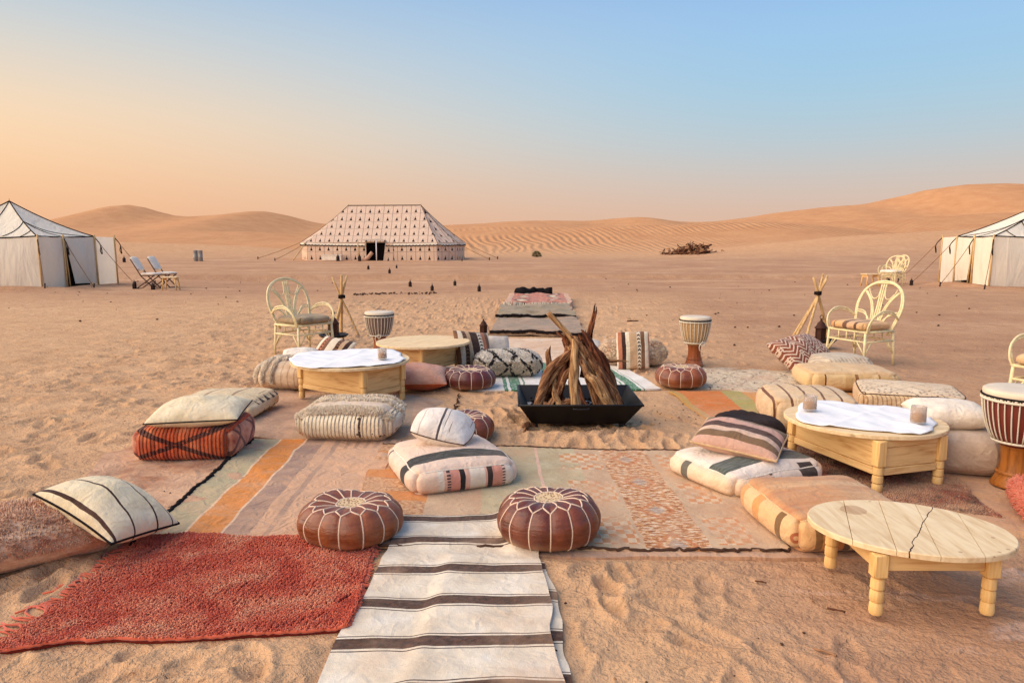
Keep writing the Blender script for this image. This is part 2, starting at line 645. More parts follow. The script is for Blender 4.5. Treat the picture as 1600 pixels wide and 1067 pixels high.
def micro(x, y):
    """relief of trodden sand: soft to the left, hard pan to the right"""
    soft = 1 - 0.72 * sstep(1.6, 3.6, x + 0.10 * (9 - y)) * sstep(2, 4, y)
    soft = soft * (1 - 0.82 * sstep(0.35, 1.0, x) * (1 - sstep(3.4, 3.9, y)))
    soft = soft * (1 - 0.6 * sstep(17, 24, y))
    a = 0.017 * fbm(x / 0.55, y / 0.42, 5, 2) + 0.012 * np.abs(noise2(x / 0.23 + 0.25 * y, y / 0.16, 9)) + 0.006 * noise2(x / 0.11, y / 0.10, 12)
    return a * soft * (1 - sstep(26, 40, y)), soft


def build_ground():
    def axis(lo, hi, step, far, g):
        a = list(np.arange(lo, hi, step))
        s, p = step, a[-1]
        while p < far:
            s *= g
            p += s
            a.append(p)
        return a
    pos = axis(0, 2.5, 0.013, 420, 1.0115)
    pos = [p for p in pos if p < 5.2]
    st, pp = pos[-1] - pos[-2], pos[-1]
    while pp < 420:
        st *= 1.045; pp += st; pos.append(pp)
    xs = np.array([-v for v in pos[:0:-1]] + pos)
    ys = list(np.arange(2.0, 4.6, 0.013)) + axis(4.6, 10.0, 0.024, 420, 1.0165)
    ys = np.array([-60, -30, -15, -8, -4, -2, -0.5, 0.5, 1.2, 1.6, 1.8, 1.9] + ys)
    X, Y = np.meshgrid(xs, ys)
    Z = H(X, Y)
    mi, soft = micro(X, Y)
    sd = np.full(X.shape, 9.0)
    near = (Y < 20) & (np.abs(X) < 6)
    for k, poly in RUGS.items():
        sd = np.where(near, np.minimum(sd, poly_sd(X, Y, poly)), sd)
    out = sstep(-0.02, 0.10, sd)
    Z = Z + mi * (0.12 + 0.88 * out)
    # footprints
    FP = np.zeros_like(Z)
    rng = np.random.default_rng(5)
    cells = 2600
    px_ = np.where(rng.random(cells) < 0.75, rng.uniform(-6.5, 1.2, cells), rng.uniform(0, 6.5, cells))
    py_ = 2.0 + 17.5 * rng.random(cells) ** 1.15
    for i in range(cells):
        fx, fy = px_[i], py_[i]
        th = rng.normal(0.3, 0.8)
        L, W = rng.uniform(0.10, 0.15), rng.uniform(0.042, 0.06)
        dep = rng.uniform(0.010, 0.030)
        i0, i1 = np.searchsorted(xs, [fx - 0.32, fx + 0.32]); j0, j1 = np.searchsorted(ys, [fy - 0.32, fy + 0.32])
        if i1 - i0 < 3 or j1 - j0 < 3:
            continue
        dx, dy = X[j0:j1, i0:i1] - fx, Y[j0:j1, i0:i1] - fy
        a = dx * math.sin(th) + dy * math.cos(th); b = dx * math.cos(th) - dy * math.sin(th)
        r = np.sqrt((a / L) ** 2 + (b / W) ** 2)
        pit = -dep * (1 - sstep(0.78, 1.08, r)) + dep * 0.55 * np.exp(-((r - 1.32) / 0.28) ** 2)
        if fy < 4.2:     # tread of a shoe sole
            pit = pit + 0.006 * np.sin(a * 2 * math.pi / 0.034 + 1.2 * np.cos(b * 60)) * (1 - sstep(0.7, 0.95, r))
        # keep the newest print where two overlap
        w = 1 - sstep(1.0, 1.5, r)
        FP[j0:j1, i0:i1] = FP[j0:j1, i0:i1] * (1 - w) + pit
    Z = Z + FP * out * (0.25 + 0.75 * soft)
    Z = Z - 0.004 * (1 - out)
    nx = len(xs)
    cut = int(np.searchsorted(ys, 58.0))
    V = np.stack([X, Y, Z], -1)

    def sheet(name, r0, r1):
        m = r1 - r0
        v = V[r0:r1].reshape(-1, 3)
        j, i = np.meshgrid(np.arange(m - 1), np.arange(nx - 1), indexing='ij')
        a = (j * nx + i).ravel()
        f = np.stack([a, a + 1, a + nx + 1, a + nx], 1)
        me = bpy.data.meshes.new(name)
        me.vertices.add(len(v)); me.vertices.foreach_set('co', v.astype(np.float32).ravel())
        me.loops.add(f.size); me.loops.foreach_set('vertex_index', f.astype(np.int32).ravel())
        me.polygons.add(len(f)); me.polygons.foreach_set('loop_start', np.arange(0, f.size, 4, dtype=np.int32))
        me.update(calc_edges=True)
        me.polygons.foreach_set('use_smooth', [True] * len(f))
        me.materials.append(M('sand'))
        o = link(name, me)
        o['kind'] = 'structure'
        return o
    sheet('ground', 0, cut + 1)
    sheet('dunes', cut, len(ys))


def mat_sand():
    b = MB_('sand')
    v = b.pos()
    x, y, z = b.xyz(v)
    big = b.noise(v, 0.35, 4, 0.6)
    streak = b.noise(b.mapv(v, (0.06, 0.55, 1)), 1.0, 4, 0.6)
    med = b.noise(v, 2.3, 4, 0.6)
    fine = b.noise(v, 60, 3, 0.7)
    soft = b.ramp(med * 0.6 + fine * 0.4, [(0.3, c(193, 146, 107)), (0.7, c(221, 177, 135))])
    pan = b.ramp(big * 0.5 + med * 0.3 + fine * 0.2, [(0.32, c(163, 120, 91)), (0.5, c(184, 139, 106)), (0.68, c(207, 165, 129))])
    # hard pan: the flat beyond the camp, the ground to the right and the near right corner
    m1 = y.ss(15.5, 24.0) * (1.0 - y.ss(46.0, 66.0))
    m2 = (x + (9.0 - y) * 0.10).ss(1.6, 4.2) * (1.0 - y.ss(46.0, 66.0)) * 0.85
    m3 = x.ss(0.55, 1.4) * (1.0 - y.ss(3.2, 4.0))
    pm = m1.mx(m2).mx(m3)
    pm = (pm + (streak - 0.5) * 1.5 * pm + (big - 0.5) * 0.5).sat()
    col = b.mix(pm, soft, pan)
    pale = (streak.ss(0.56, 0.66) * y.ss(14.0, 22.0) * (1.0 - y.ss(50.0, 62.0))) * 0.55
    col = b.mix(pale, col, c(218, 174, 136))
    # salt bloom in the near right corner
    salt = b.noise(b.mapv(v, (1.0, 2.2, 1), (0, 0, 0.5)), 1.3, 5, 0.7).ss(0.54, 0.66) * m3
    col = b.mix(salt * 0.45, col, c(222, 186, 166))
    dune = b.ramp(big * 0.7 + fine * 0.3, [(0.3, c(188, 132, 90)), (0.7, c(208, 154, 108))])
    col = b.mix(y.ss(48.0, 82.0), col, dune)
    gr = b.noise(v, 190, 2, 0.8)
    col = b.mix(0.20, col, b.ramp(gr, [(0.30, (0.45, 0.42, 0.4, 1)), (0.5, (0.9, 0.9, 0.9, 1)), (0.68, (1.25, 1.22, 1.2, 1))]), 'MULTIPLY')
    # dark grit
    grit = b.vor(v, 9.0).lt(0.055) * b.noise(v, 1.1, 2).gt(0.50) * (1.0 - y.ss(25.0, 40.0))
    col = b.mix(grit * 0.7, col, c(92, 62, 48))
    # wind ripples on the dunes, about 0.9 m apart, crests running towards the camp
    warp = b.noise(b.mapv(v, (0.05, 0.03, 0.03)), 1.0, 3)
    wob = b.noise(b.mapv(v, (0.25, 0.12, 0.1)), 1.0, 2)
    ph = (x + y * 0.12 + warp * 4.5 + wob * 1.5) * (2 * math.pi / 0.80)
    ripm = y.ss(58.0, 72.0) * (1.0 - y.ss(96.0, 128.0)) * b.noise(b.mapv(v, (0.03, 0.05, 0.02)), 1.0, 2).ss(0.36, 0.55) * (x.ss(-16.0, -2.0) * 0.85 + 0.15)
    rip = ph.sin() * ripm
    n0 = b.bump(rip, 0.55, 0.10)
    d = b.noise(b.mapv(v, (1.0, 1.6, 1)), 4.5, 3, 0.5, 0.3)
    n1 = b.bump(d * (1.0 - y.ss(30.0, 55.0)) + b.noise(v, 0.5, 3) * y.ss(30.0, 60.0) * 2.0, 0.8, 0.06, n0)
    crack = b.vor(b.mapv(v, (1, 1, 1)), 7.0, 'DISTANCE_TO_EDGE').lt(0.03) * m3
    n2 = b.bump(fine * 0.8 + b.noise(v, 18, 3) * 1.6 + b.noise(v, 34, 3, 0.7, 0.5) * 1.0 - crack * 0.3, 0.85, 0.018, n1)
    MATS['sand'] = b.fin(col, 0.95, n2, 0.1)


mat_sand()
build_ground()


# ------------------------------------------------------------------ materials
def simple(name, col, rough=0.8, spec=0.3, var=0.3, scale=20, bump=0.2, bdist=0.003, metal=0.0, detail=4, stretch=(1, 1, 1)):
    b = MB_(name)
    v = b.mapv(b.vec(), stretch)
    n = b.noise(v, scale, detail, 0.6)
    col2 = b.mix(var, col, b.ramp(n, [(0.3, (0.35, 0.33, 0.3, 1)), (0.7, (1, 1, 1, 1))]), 'MULTIPLY')
    MATS[name] = b.fin(col2, rough, b.bump(n, bump, bdist), spec, 0.0, metal)


def mat_wood(name, light, dark, axis='x', rough=0.6):
    b = MB_(name)
    v = b.vec()
    st = {'x': (1.2, 14, 14), 'y': (14, 1.2, 14), 'z': (14, 14, 1.2)}[axis]
    g = b.noise(b.mapv(v, st), 2.2, 4, 0.6, 1.2)
    knots = b.noise(b.mapv(v, tuple(max(1.5, s * 0.4) for s in st)), 2.0, 2).ss(0.66, 0.74)
    st2 = b.noise(v, 3.0, 3)
    col = b.ramp(g, [(0.28, dark), (0.52, light), (0.75, tuple(min(1, k * 1.12) for k in light[:3]) + (1,))])
    col = b.mix(knots * 0.55, col, tuple(k * 0.45 for k in dark[:3]) + (1,))
    col = b.mix(st2.ss(0.5, 0.75) * 0.25, col, SAND_DUST)
    MATS[name] = b.fin(col, rough, b.bump(g, 0.35, 0.003), 0.3)


mat_wood('pine_x', c(222, 180, 122), c(190, 138, 80), 'x')
mat_wood('pine_z', c(226, 182, 118), c(198, 146, 82), 'z')
mat_wood('pine_pale', c(228, 198, 154), c(202, 166, 118), 'y', 0.75)
mat_wood('pole', c(206, 170, 118), c(150, 108, 66), 'z', 0.8)
mat_wood('drum_wood', c(140, 72, 34), c(84, 38, 18), 'z', 0.45)
mat_wood('drum_wood_gold', c(166, 100, 42), c(104, 56, 22), 'z', 0.4)
simple('rattan', c(242, 222, 172), 0.5, 0.35, 0.45, 22, 0.3, 0.002)
simple('black_cord', c(34, 26, 26), 0.9, 0.1)
simple('rope_white', c(226, 214, 194), 0.9, 0.1, 0.4, 90, 0.4)
simple('rope_brown', c(140, 100, 70), 0.9, 0.1)
simple('black_steel', c(24, 22, 24), 0.55, 0.4, 0.5, 9, 0.2, 0.004, 0.3)
simple('iron', c(52, 34, 28), 0.6, 0.4, 0.5, 40, 0.3, 0.002, 0.4)
simple('rust_iron', c(74, 42, 30), 0.7, 0.3, 0.5, 30, 0.3, 0.002, 0.3)
simple('hide', c(226, 206, 180), 0.6, 0.3, 0.25, 8)
simple('stitch', c(226, 196, 170), 0.8, 0.2, 0.2, 120, 0.4)
simple('ash', c(186, 180, 178), 1.0, 0.05, 0.7, 40, 0.8, 0.01)
simple('char', c(34, 30, 30), 1.0, 0.05)
simple('steel_grey', c(150, 146, 142), 0.5, 0.4, 0.3, 8, 0.1, 0.002, 0.3)
simple('white_cotton', c(236, 232, 230), 0.95, 0.1, 0.12, 5, 0.5, 0.02)
simple('black_fabric', c(26, 22, 24), 0.95, 0.1)
simple('folding_metal', c(92, 56, 40), 0.6, 0.3)
simple('leaf_green', c(84, 92, 44), 0.8, 0.2)
simple('twig', c(104, 66, 46), 0.95, 0.1, 0.5, 14, 0.5, 0.01)
simple('twig_pale', c(168, 124, 92), 0.95, 0.1, 0.5, 14, 0.5, 0.01)
simple('grit', c(84, 60, 48), 0.95, 0.1)
simple('candle', c(176, 122, 92), 0.9, 0.1, 0.3, 30)


def mat_log(name, light, dark):
    b = MB_(name)
    v = b.vec()
    g = b.noise(b.mapv(v, (22, 22, 1.6)), 2.0, 5, 0.65, 0.8)
    k = b.noise(b.mapv(v, (5, 5, 1.2)), 2.0, 3)
    col = b.ramp(g, [(0.30, tuple(t * 0.25 for t in dark[:3]) + (1,)), (0.44, dark), (0.60, light), (0.8, tuple(min(1, t * 1.15) for t in light[:3]) + (1,))])
    col = b.mix(k.ss(0.5, 0.7) * 0.5, col, dark)
    MATS[name] = b.fin(col, 0.9, b.bump(g, 0.9, 0.015), 0.1)


mat_log('log_pale', c(196, 154, 108), c(140, 100, 66))
mat_log('log_brown', c(172, 126, 88), c(98, 60, 40))
mat_log('log_red', c(142, 88, 60), c(68, 36, 26))


def mat_leather(name, lo, hi):
    b = MB_(name)
    v = b.vec()
    n = b.noise(v, 5.0, 5, 0.65, 0.5); n2 = b.noise(v, 90, 3); n3 = b.noise(b.mapv(v, (4, 4, 22)), 1.6, 3, 0.6)
    col = b.ramp(n * 0.65 + n3 * 0.35, [(0.32, lo), (0.52, tuple((p + q_) / 2 for p, q_ in zip(lo, hi))), (0.72, hi)])
    x, y, z = b.xyz(v)
    low = (1.0 - (z + (n - 0.5) * 0.10).ss(0.0, 0.075)) * 0.55      # dust caught round the base
    col = b.mix(low, col, SAND_DUST)
    g = b.bump(n3 + n * 0.8, 0.6, 0.016)
    MATS[name] = b.fin(col, (n * 0.35 + 0.24), b.bump(n2, 0.25, 0.003, g), 0.5)


mat_leather('leather_tan', c(80, 32, 20), c(164, 88, 42))
mat_leather('leather_brown', c(62, 24, 20), c(142, 70, 38))
mat_leather('leather_wine', c(70, 26, 24), c(112, 46, 34))
simple('leather_black', c(56, 42, 38), 0.85, 0.15, 0.6, 26, 0.8, 0.014)


def glassy():
    b = MB_('jar_glass')
    nt = b.nt
    g = nt.nodes.new('ShaderNodeBsdfGlass'); g.inputs['Roughness'].default_value = 0.08; g.inputs['IOR'].default_value = 1.2
    t = nt.nodes.new('ShaderNodeBsdfTransparent')
    d = nt.nodes.new('ShaderNodeBsdfDiffuse'); d.inputs[0].default_value = c(210, 180, 150)
    m = nt.nodes.new('ShaderNodeMixShader'); m.inputs[0].default_value = 0.5
    nt.links.new(g.outputs[0], m.inputs[1]); nt.links.new(t.outputs[0], m.inputs[2])
    m2 = nt.nodes.new('ShaderNodeMixShader'); m2.inputs[0].default_value = 0.28     # sand dust on the glass
    nt.links.new(m.outputs[0], m2.inputs[1]); nt.links.new(d.outputs[0], m2.inputs[2])
    nt.links.new(m2.outputs[0], b.out.inputs[0])
    MATS['jar_glass'] = b.m


glassy()


def mat_canvas(name, col, trans=0.35, pattern=None):
    """tent cloth: lets part of the light through"""
    b = MB_(name)
    nt = b.nt
    v = b.vec()
    n = b.noise(v, 1.6, 4, 0.6); f = b.noise(v, 60, 2)
    cc = col if pattern is None else pattern(b)
    cc = b.mix(0.25, cc, b.ramp(n * 0.7 + f * 0.3, [(0.35, (0.62, 0.6, 0.58, 1)), (0.65, (1, 1, 1, 1))]), 'MULTIPLY')
    nor = b.bump(b.noise(b.mapv(v, (2.2, 2.2, 0.5)), 1.5, 3, 0.5, 0.8), 0.7, 0.09)
    b.fin(cc, 0.9, nor, 0.1)
    tr = nt.nodes.new('ShaderNodeBsdfTranslucent')
    b.put(tr.inputs[0], cc)
    m = nt.nodes.new('ShaderNodeMixShader'); m.inputs[0].default_value = trans
    nt.links.new(b.p.outputs[0], m.inputs[1]); nt.links.new(tr.outputs[0], m.inputs[2])
    nt.links.new(m.outputs[0], b.out.inputs[0])
    MATS[name] = b.m


mat_canvas('canvas', c(252, 240, 220), 0.28)


def caidal(cw, ch, line):
    def pat(b):
        u, w, _ = b.xyz(b.vec('UV'))
        a = (u / cw).frac() - 0.5
        h = (w / ch).frac()
        seam = a.abs().gt(0.5 - 0.026 * line)
        row = (h - 0.0).lt(0.03 * line)
        tri = (a.abs() + h * 0.36).lt(0.20) * h.gt(0.12)
        nub = a.abs().lt(0.03) * h.band(0.12, 0.58)
        k = (tri + nub).sat()
        col = b.mix((seam + row).sat() * 0.7, c(242, 210, 184), c(90, 66, 58))
        return b.mix(k, col, c(52, 36, 36))
    return pat


mat_canvas('caidal_roof', None, 0.3, caidal(0.65, 0.80, 1.0))
mat_canvas('caidal_wall', None, 0.25, caidal(0.62, 0.66, 1.0))

# ---- rug fabrics (UV in metres: u across, v from the far edge towards the near one)


def uvw(b):
    u, w, _ = b.xyz(b.vec('UV'))
    wob = b.noise(b.vec('UV'), 2.2, 3)
    return u + (wob - 0.5) * 0.05, w + (wob - 0.5) * 0.05, b.vec('UV')


def m_red():
    b = MB_('red_pile')
    v = b.vec('UV')
    n = b.noise(v, 3.2, 5, 0.65, 0.6); n2 = b.noise(v, 60, 2, 0.7)
    col = b.ramp((n - 0.5) * 0.9 + (n2 - 0.5) * 0.5 + 0.5, [(0.26, c(152, 52, 36)), (0.40, c(194, 78, 54)), (0.52, c(212, 110, 80)), (0.64, c(222, 150, 114)), (0.8, c(228, 182, 146))])
    MATS['red_pile'] = b.fin(col, 1.0, None, 0.05, 0.3)
    b = MB_('red_base')
    MATS['red_base'] = b.fin(c(112, 40, 30), 1.0, None, 0.05)


def m_stripe():
    b = MB_('cream_stripe')
    u, w, v = uvw(b)
    t = ((w - 0.30) / 0.315).frac()
    white = b.ramp(b.noise(v, 5, 4), [(0.3, c(208, 186, 160)), (0.55, c(228, 210, 186)), (0.75, c(240, 226, 208))])
    brown = b.ramp(b.noise(v, 40, 3), [(0.3, c(58, 38, 28)), (0.7, c(104, 70, 52))])
    k = t.band(0.10, 0.33)
    thin = t.band(0.045, 0.065) + t.band(0.37, 0.39)
    col = b.mix(k, white, brown)
    col = b.mix(thin, col, c(70, 48, 40))
    dust = b.noise(v, 2.0, 4, 0.6).ss(0.48, 0.72) * 0.45 + u.ss(0.55, 0.95) * 0.22
    col = b.mix(dust.sat(), col, c(206, 164, 128))
    MATS['cream_stripe'] = b.cloth(col, v, 0.2, 0.0, 240, 4.0, 0.3)


def m_panel():
    b = MB_('panel_kilim')
    u, w, v = uvw(b)
    base = b.ramp(b.noise(v, 3, 4), [(0.35, c(190, 150, 116)), (0.65, c(206, 172, 136))])
    green = b.ramp(b.noise(v, 6, 4), [(0.35, c(178, 156, 118)), (0.65, c(196, 176, 138))])
    col = b.mix(u.band(0.75, 1.42), base, green)
    col = b.mix(u.band(1.13, 1.15), col, c(220, 176, 150))
    # stepped motif panels: offset blocks of orange and cream
    cu = (u / 0.046).floor()
    blk = (w / 0.115 + cu.mod(2.0) * 0.5).frac().lt(0.5)
    on = b.noise(v, 7.0, 4, 0.7).ss(0.36, 0.56)
    mp = (u.band(1.30, 1.58) + u.band(1.98, 2.18)).sat()
    zone = ((w - 0.12) / 0.62).frac().lt(0.62)
    motif = b.mix(blk, c(204, 120, 52), c(220, 188, 152))
    col = b.mix(mp * zone * on * 0.75, col, motif)
    # speckled shaggy band
    sp = b.noise(b.mapv(v, (22, 60, 1)), 1.0, 3, 0.7)
    spk = b.ramp(sp, [(0.36, c(150, 84, 44)), (0.44, c(196, 128, 68)), (0.52, c(222, 188, 152)), (0.62, c(234, 210, 182)), (0.70, c(128, 108, 100))], 'CONSTANT')
    dia = ((u - 1.76).abs() * 3.2 + ((w / 0.5).frac() - 0.5).abs() * 1.1)
    spk = b.mix(dia.band(0.26, 0.36) * 0.6, spk, c(190, 104, 48))
    spk = b.mix(dia.lt(0.16) * 0.5, spk, c(150, 146, 142))
    col = b.mix(u.band(1.60, 1.93), col, spk)
    # orange shag patch in the far left
    sh = b.ramp(b.noise(v, 40, 3), [(0.35, c(160, 92, 44)), (0.6, c(214, 164, 116)), (0.8, c(230, 196, 160))])
    orange = b.mix(((w / 0.42).frac()).band(0.4, 0.8), sh, c(204, 122, 44))
    col = b.mix(u.lt(0.42) * 0.85, col, orange)
    dust = b.noise(v, 1.6, 6, 0.68).ss(0.44, 0.68) * 0.75
    col = b.mix(dust, col, c(200, 152, 114))
    MATS['panel_kilim'] = b.cloth(col, v, 0.22, 0.0, 220, 5, 0.3)


def m_orange_stripe():
    b = MB_('orange_stripe_kilim')
    u, w, v = uvw(b)
    col = b.stripes(u, 0, 1.3, [(0, c(178, 160, 122)), (0.20, c(226, 186, 146)), (0.215, c(214, 128, 44)), (0.40, c(226, 186, 150)), (0.415, c(160, 124, 104)),
                                (0.56, c(204, 156, 120)), (0.64, c(172, 134, 110)), (0.68, c(206, 158, 122))])
    dark = ((u - 0.8) / 0.07).frac().lt(0.4) * u.gt(0.72) * w.lt(0.28)
    col = b.mix(dark * 0.5, col, c(120, 88, 72))
    dust = (b.noise(b.mapv(v, (1, 2.4, 1)), 2.2, 5, 0.6).ss(0.40, 0.68) * 0.75 + (w - 1.0).ss(0.0, 1.2) * 0.25).sat() * (u.ss(0.1, 0.9) * 0.55 + 0.45)
    col = b.mix(dust, col, c(206, 160, 124))
    MATS['orange_stripe_kilim'] = b.cloth(col, v, 0.2, 0.0, 200, 4.5, 0.5)


def m_dusty(name, cols, scale=3.0, dust=0.75, stripe=None):
    b = MB_(name)
    u, w, v = uvw(b)
    n = b.noise(v, scale, 4, 0.6, 0.4)
    k = len(cols)
    col = b.ramp(n, [(0.3 + 0.4 * i / max(1, k - 1), q_) for i, q_ in enumerate(cols)])
    if stripe:
        per, wid, sc = stripe
        col = b.mix((u / per).frac().lt(wid) * 0.7, col, sc)
    d = b.noise(b.mapv(v, (1, 1.8, 1)), 1.7, 5, 0.62).ss(0.36, 0.62) * dust
    col = b.mix(d, col, c(206, 160, 124))
    MATS[name] = b.cloth(col, v, 0.25, 0.0, 180, 5, 0.45)


def m_green_white():
    b = MB_('green_stripe_kilim')
    u, w, v = uvw(b)
    white = b.ramp(b.noise(v, 5, 4), [(0.3, c(214, 202, 188)), (0.7, c(238, 230, 220))])
    g = u.band(0.36, 0.40) + u.band(0.43, 0.55) + u.band(0.58, 0.60) + u.band(0.86, 0.98) + u.band(1.01, 1.02) + u.band(1.58, 1.60) + u.band(1.63, 1.73) + u.band(1.755, 1.765)
    rag = b.noise(b.mapv(v, (1, 3, 1)), 30, 2).gt(0.40)
    green = b.ramp(b.noise(v, 30, 3), [(0.35, c(24, 92, 62)), (0.7, c(70, 138, 98))])
    col = b.mix(g.sat() * rag, white, green)
    MATS['green_stripe_kilim'] = b.cloth(col, v, 0.15, 0.15, 200, 4, 0.3)


def m_orange_right():
    b = MB_('orange_patch_kilim')
    u, w, v = uvw(b)
    n = b.noise(b.mapv(v, (2.2, 9, 1)), 1.6, 4, 0.6)
    col = b.stripes(u, 0, 2.0, [(0, c(186, 140, 62)), (0.06, c(204, 106, 14)), (0.44, c(166, 150, 80)), (0.62, c(210, 136, 60)), (0.86, c(188, 190, 124)), (1.02, c(206, 136, 56)), (1.4, c(190, 126, 60))])
    col = b.mix(n.ss(0.45, 0.65) * 0.45, col, c(196, 134, 60))
    d = (b.noise(v, 2.0, 5, 0.6).ss(0.5, 0.68) * 0.5 + w.ss(0.7, 1.3) * (1.0 - u.ss(0.4, 1.3)) * 0.6).sat()
    col = b.mix(d, col, c(204, 158, 122))
    MATS['orange_patch_kilim'] = b.cloth(col, v, 0.25, 0.0, 200, 5, 0.4)


def m_dotted():
    b = MB_('speckled_shag')
    u, w, v = uvw(b)
    n = b.noise(v, 16, 4, 0.7)
    col = b.ramp(n, [(0.35, c(184, 150, 116)), (0.6, c(222, 200, 168))])
    dia = (((u + w * 0.5) / 0.30).frac() - 0.5).abs().mn((((u - w * 0.5) / 0.30).frac() - 0.5).abs())
    dk = dia.lt(0.07) * b.noise(v, 28, 2).gt(0.54)
    col = b.mix(dk * 0.8, col, c(64, 48, 42))
    col = b.mix(b.noise(v, 2.0, 4).ss(0.45, 0.7) * 0.6, col, c(206, 160, 126))
    MATS['speckled_shag'] = b.cloth(col, v, 0.3, 0.0, 90, 8, 0.5)


def m_runner(name, cols):
    b = MB_(name)
    u, w, v = uvw(b)
    n = b.noise(b.mapv(v, (3, 22, 1)), 1.3, 4, 0.7)
    col = b.ramp(n, [(0.3 + 0.4 * i / (len(cols) - 1), q_) for i, q_ in enumerate(cols)])
    col = b.mix(b.noise(v, 1.4, 4).ss(0.45, 0.7) * 0.35, col, c(204, 160, 126))
    MATS[name] = b.cloth(col, v, 0.25, 0.0, 120, 4, 0.4)


m_red(); m_stripe(); m_panel(); m_orange_stripe(); m_green_white(); m_orange_right(); m_dotted()
m_dusty('under_kilim', [c(120, 88, 70), c(190, 146, 116), c(204, 160, 126)], 3, 0.55)
m_dusty('buried_kilim', [c(150, 84, 40), c(170, 124, 92), c(196, 152, 118)], 2.0, 0.95, (0.22, 0.3, c(150, 96, 64)))
m_dusty('brown_kilim', [c(140, 104, 82), c(176, 136, 108), c(198, 156, 124)], 2.4, 0.6, (0.45, 0.25, c(150, 130, 108)))
m_dusty('dark_red_shag', [c(40, 24, 24), c(84, 32, 28), c(140, 60, 42), c(70, 48, 40)], 6.0, 0.75)
m_dusty('clay_kilim', [c(160, 112, 80), c(186, 138, 100), c(206, 150, 92)], 2.4, 0.5)
m_dusty('grey_speckle', [c(84, 66, 60), c(150, 124, 108), c(206, 190, 172), c(96, 60, 50)], 10.0, 0.3)
m_dusty('pale_kilim', [c(204, 170, 140), c(224, 196, 168), c(196, 152, 120)], 2.5, 0.75)
m_runner('runner_grey', [c(112, 88, 72), c(150, 124, 102), c(182, 152, 126)])
m_runner('runner_olive', [c(96, 82, 64), c(138, 120, 94), c(170, 146, 116)])


def m_runner_red():
    b = MB_('runner_red')
    u, w, v = uvw(b)
    n = b.noise(v, 12, 3)
    col = b.ramp(n, [(0.35, c(150, 74, 58)), (0.6, c(198, 126, 102))])
    dm = (((u / 0.75).frac() - 0.5).abs() + ((w / 0.6).frac() - 0.5).abs())
    col = b.mix(dm.band(0.18, 0.3), col, c(70, 52, 44))
    col = b.mix(dm.lt(0.18), col, c(206, 190, 160))
    col = b.mix((u.lt(0.12) + u.gt(1.38)).sat() * 0.6, col, c(210, 180, 150))
    MATS['runner_red'] = b.cloth(col, v, 0.3, 0.3, 100, 5, 0.4)


m_runner_red()


# ------------------------------------------------------------------ rugs
def rug(name, key, mat, label, nx=40, ny=40, layer=0, wr=0.006, jag=0.012, thick=0.005, group='rugs laid out around the fire', seed=0, wl=0.35, bury=0.0, over=()):
    A, B, C, D = RUGS[key]
    u, v = np.meshgrid(np.linspace(0, 1, nx), np.linspace(0, 1, ny))
    X = (A.x * (1 - u) + B.x * u) * (1 - v) + (D.x * (1 - u) + C.x * u) * v
    Y = (A.y * (1 - u) + B.y * u) * (1 - v) + (D.y * (1 - u) + C.y * u) * v
    W = ((B - A).length + (C - D).length) / 2
    L = ((D - A).length + (C - B).length) / 2
    ex = jag * (fbm(Y / 0.33, X * 0 + seed, 20 + seed, 3))
    ey = jag * (fbm(X / 0.33, Y * 0 + seed + 5, 30 + seed, 3))
    X = X + ex * (np.abs(u - 0.5) * 2) ** 2
    Y = Y + ey * (np.abs(v - 0.5) * 2) ** 2
    rip = wr * (fbm(X / wl, Y / (wl * 0.75), 50 + seed, 3) + 0.9 * np.maximum(0, noise2((X * 0.5 + Y) / (wl * 0.6), (X - Y * 0.4) / (wl * 2.2), 80 + seed)))
    d_edge = np.minimum(np.minimum(u, 1 - u) * W, np.minimum(v, 1 - v) * L)
    sink = bury * np.maximum(0, fbm(X / 0.5, Y / 0.5, 90 + seed, 3) + 0.35) * (1 - sstep(0.0, 0.35, d_edge))
    Z = H(X, Y) + 0.006 + layer * 0.006 + np.maximum(rip, -0.35 * thick - 0.002) + thick - sink
    for kk in over:
        Z = Z + 0.018 * (1 - sstep(-0.03, 0.06, poly_sd(X, Y, RUGS[kk])))
    top = np.stack([X, Y, Z], -1).reshape(-1, 3)
    uv = np.stack([u * W, v * L], -1).reshape(-1, 2)
    ms = Mesh()
    ms.add(top, grid_faces(nx, ny, 0, True), 0, uv)
    # border skirt gives the rug its thickness
    ring = [i for i in range(nx)] + [j * nx + nx - 1 for j in range(1, ny)] + [(ny - 1) * nx + i for i in range(nx - 2, -1, -1)] + [j * nx for j in range(ny - 2, 0, -1)]
    low = top[ring].copy(); low[:, 2] -= thick + 0.012
    n = len(ring)
    f = [(k, (k + 1) % n, n + (k + 1) % n, n + k) for k in range(n)]
    ms.add(np.concatenate([top[ring], low]), f, 0, np.concatenate([uv[ring], uv[ring]]))
    o = ms.build(name, mat)
    tag(o, label, 'rug', group)
    return o, (X, Y, Z)


def edge_line(G, side):
    X, Y, Z = G
    s = {'far': (0, slice(None)), 'near': (-1, slice(None)), 'left': (slice(None), 0), 'right': (slice(None), -1)}[side]
    return np.stack([X[s], Y[s], Z[s]], -1)


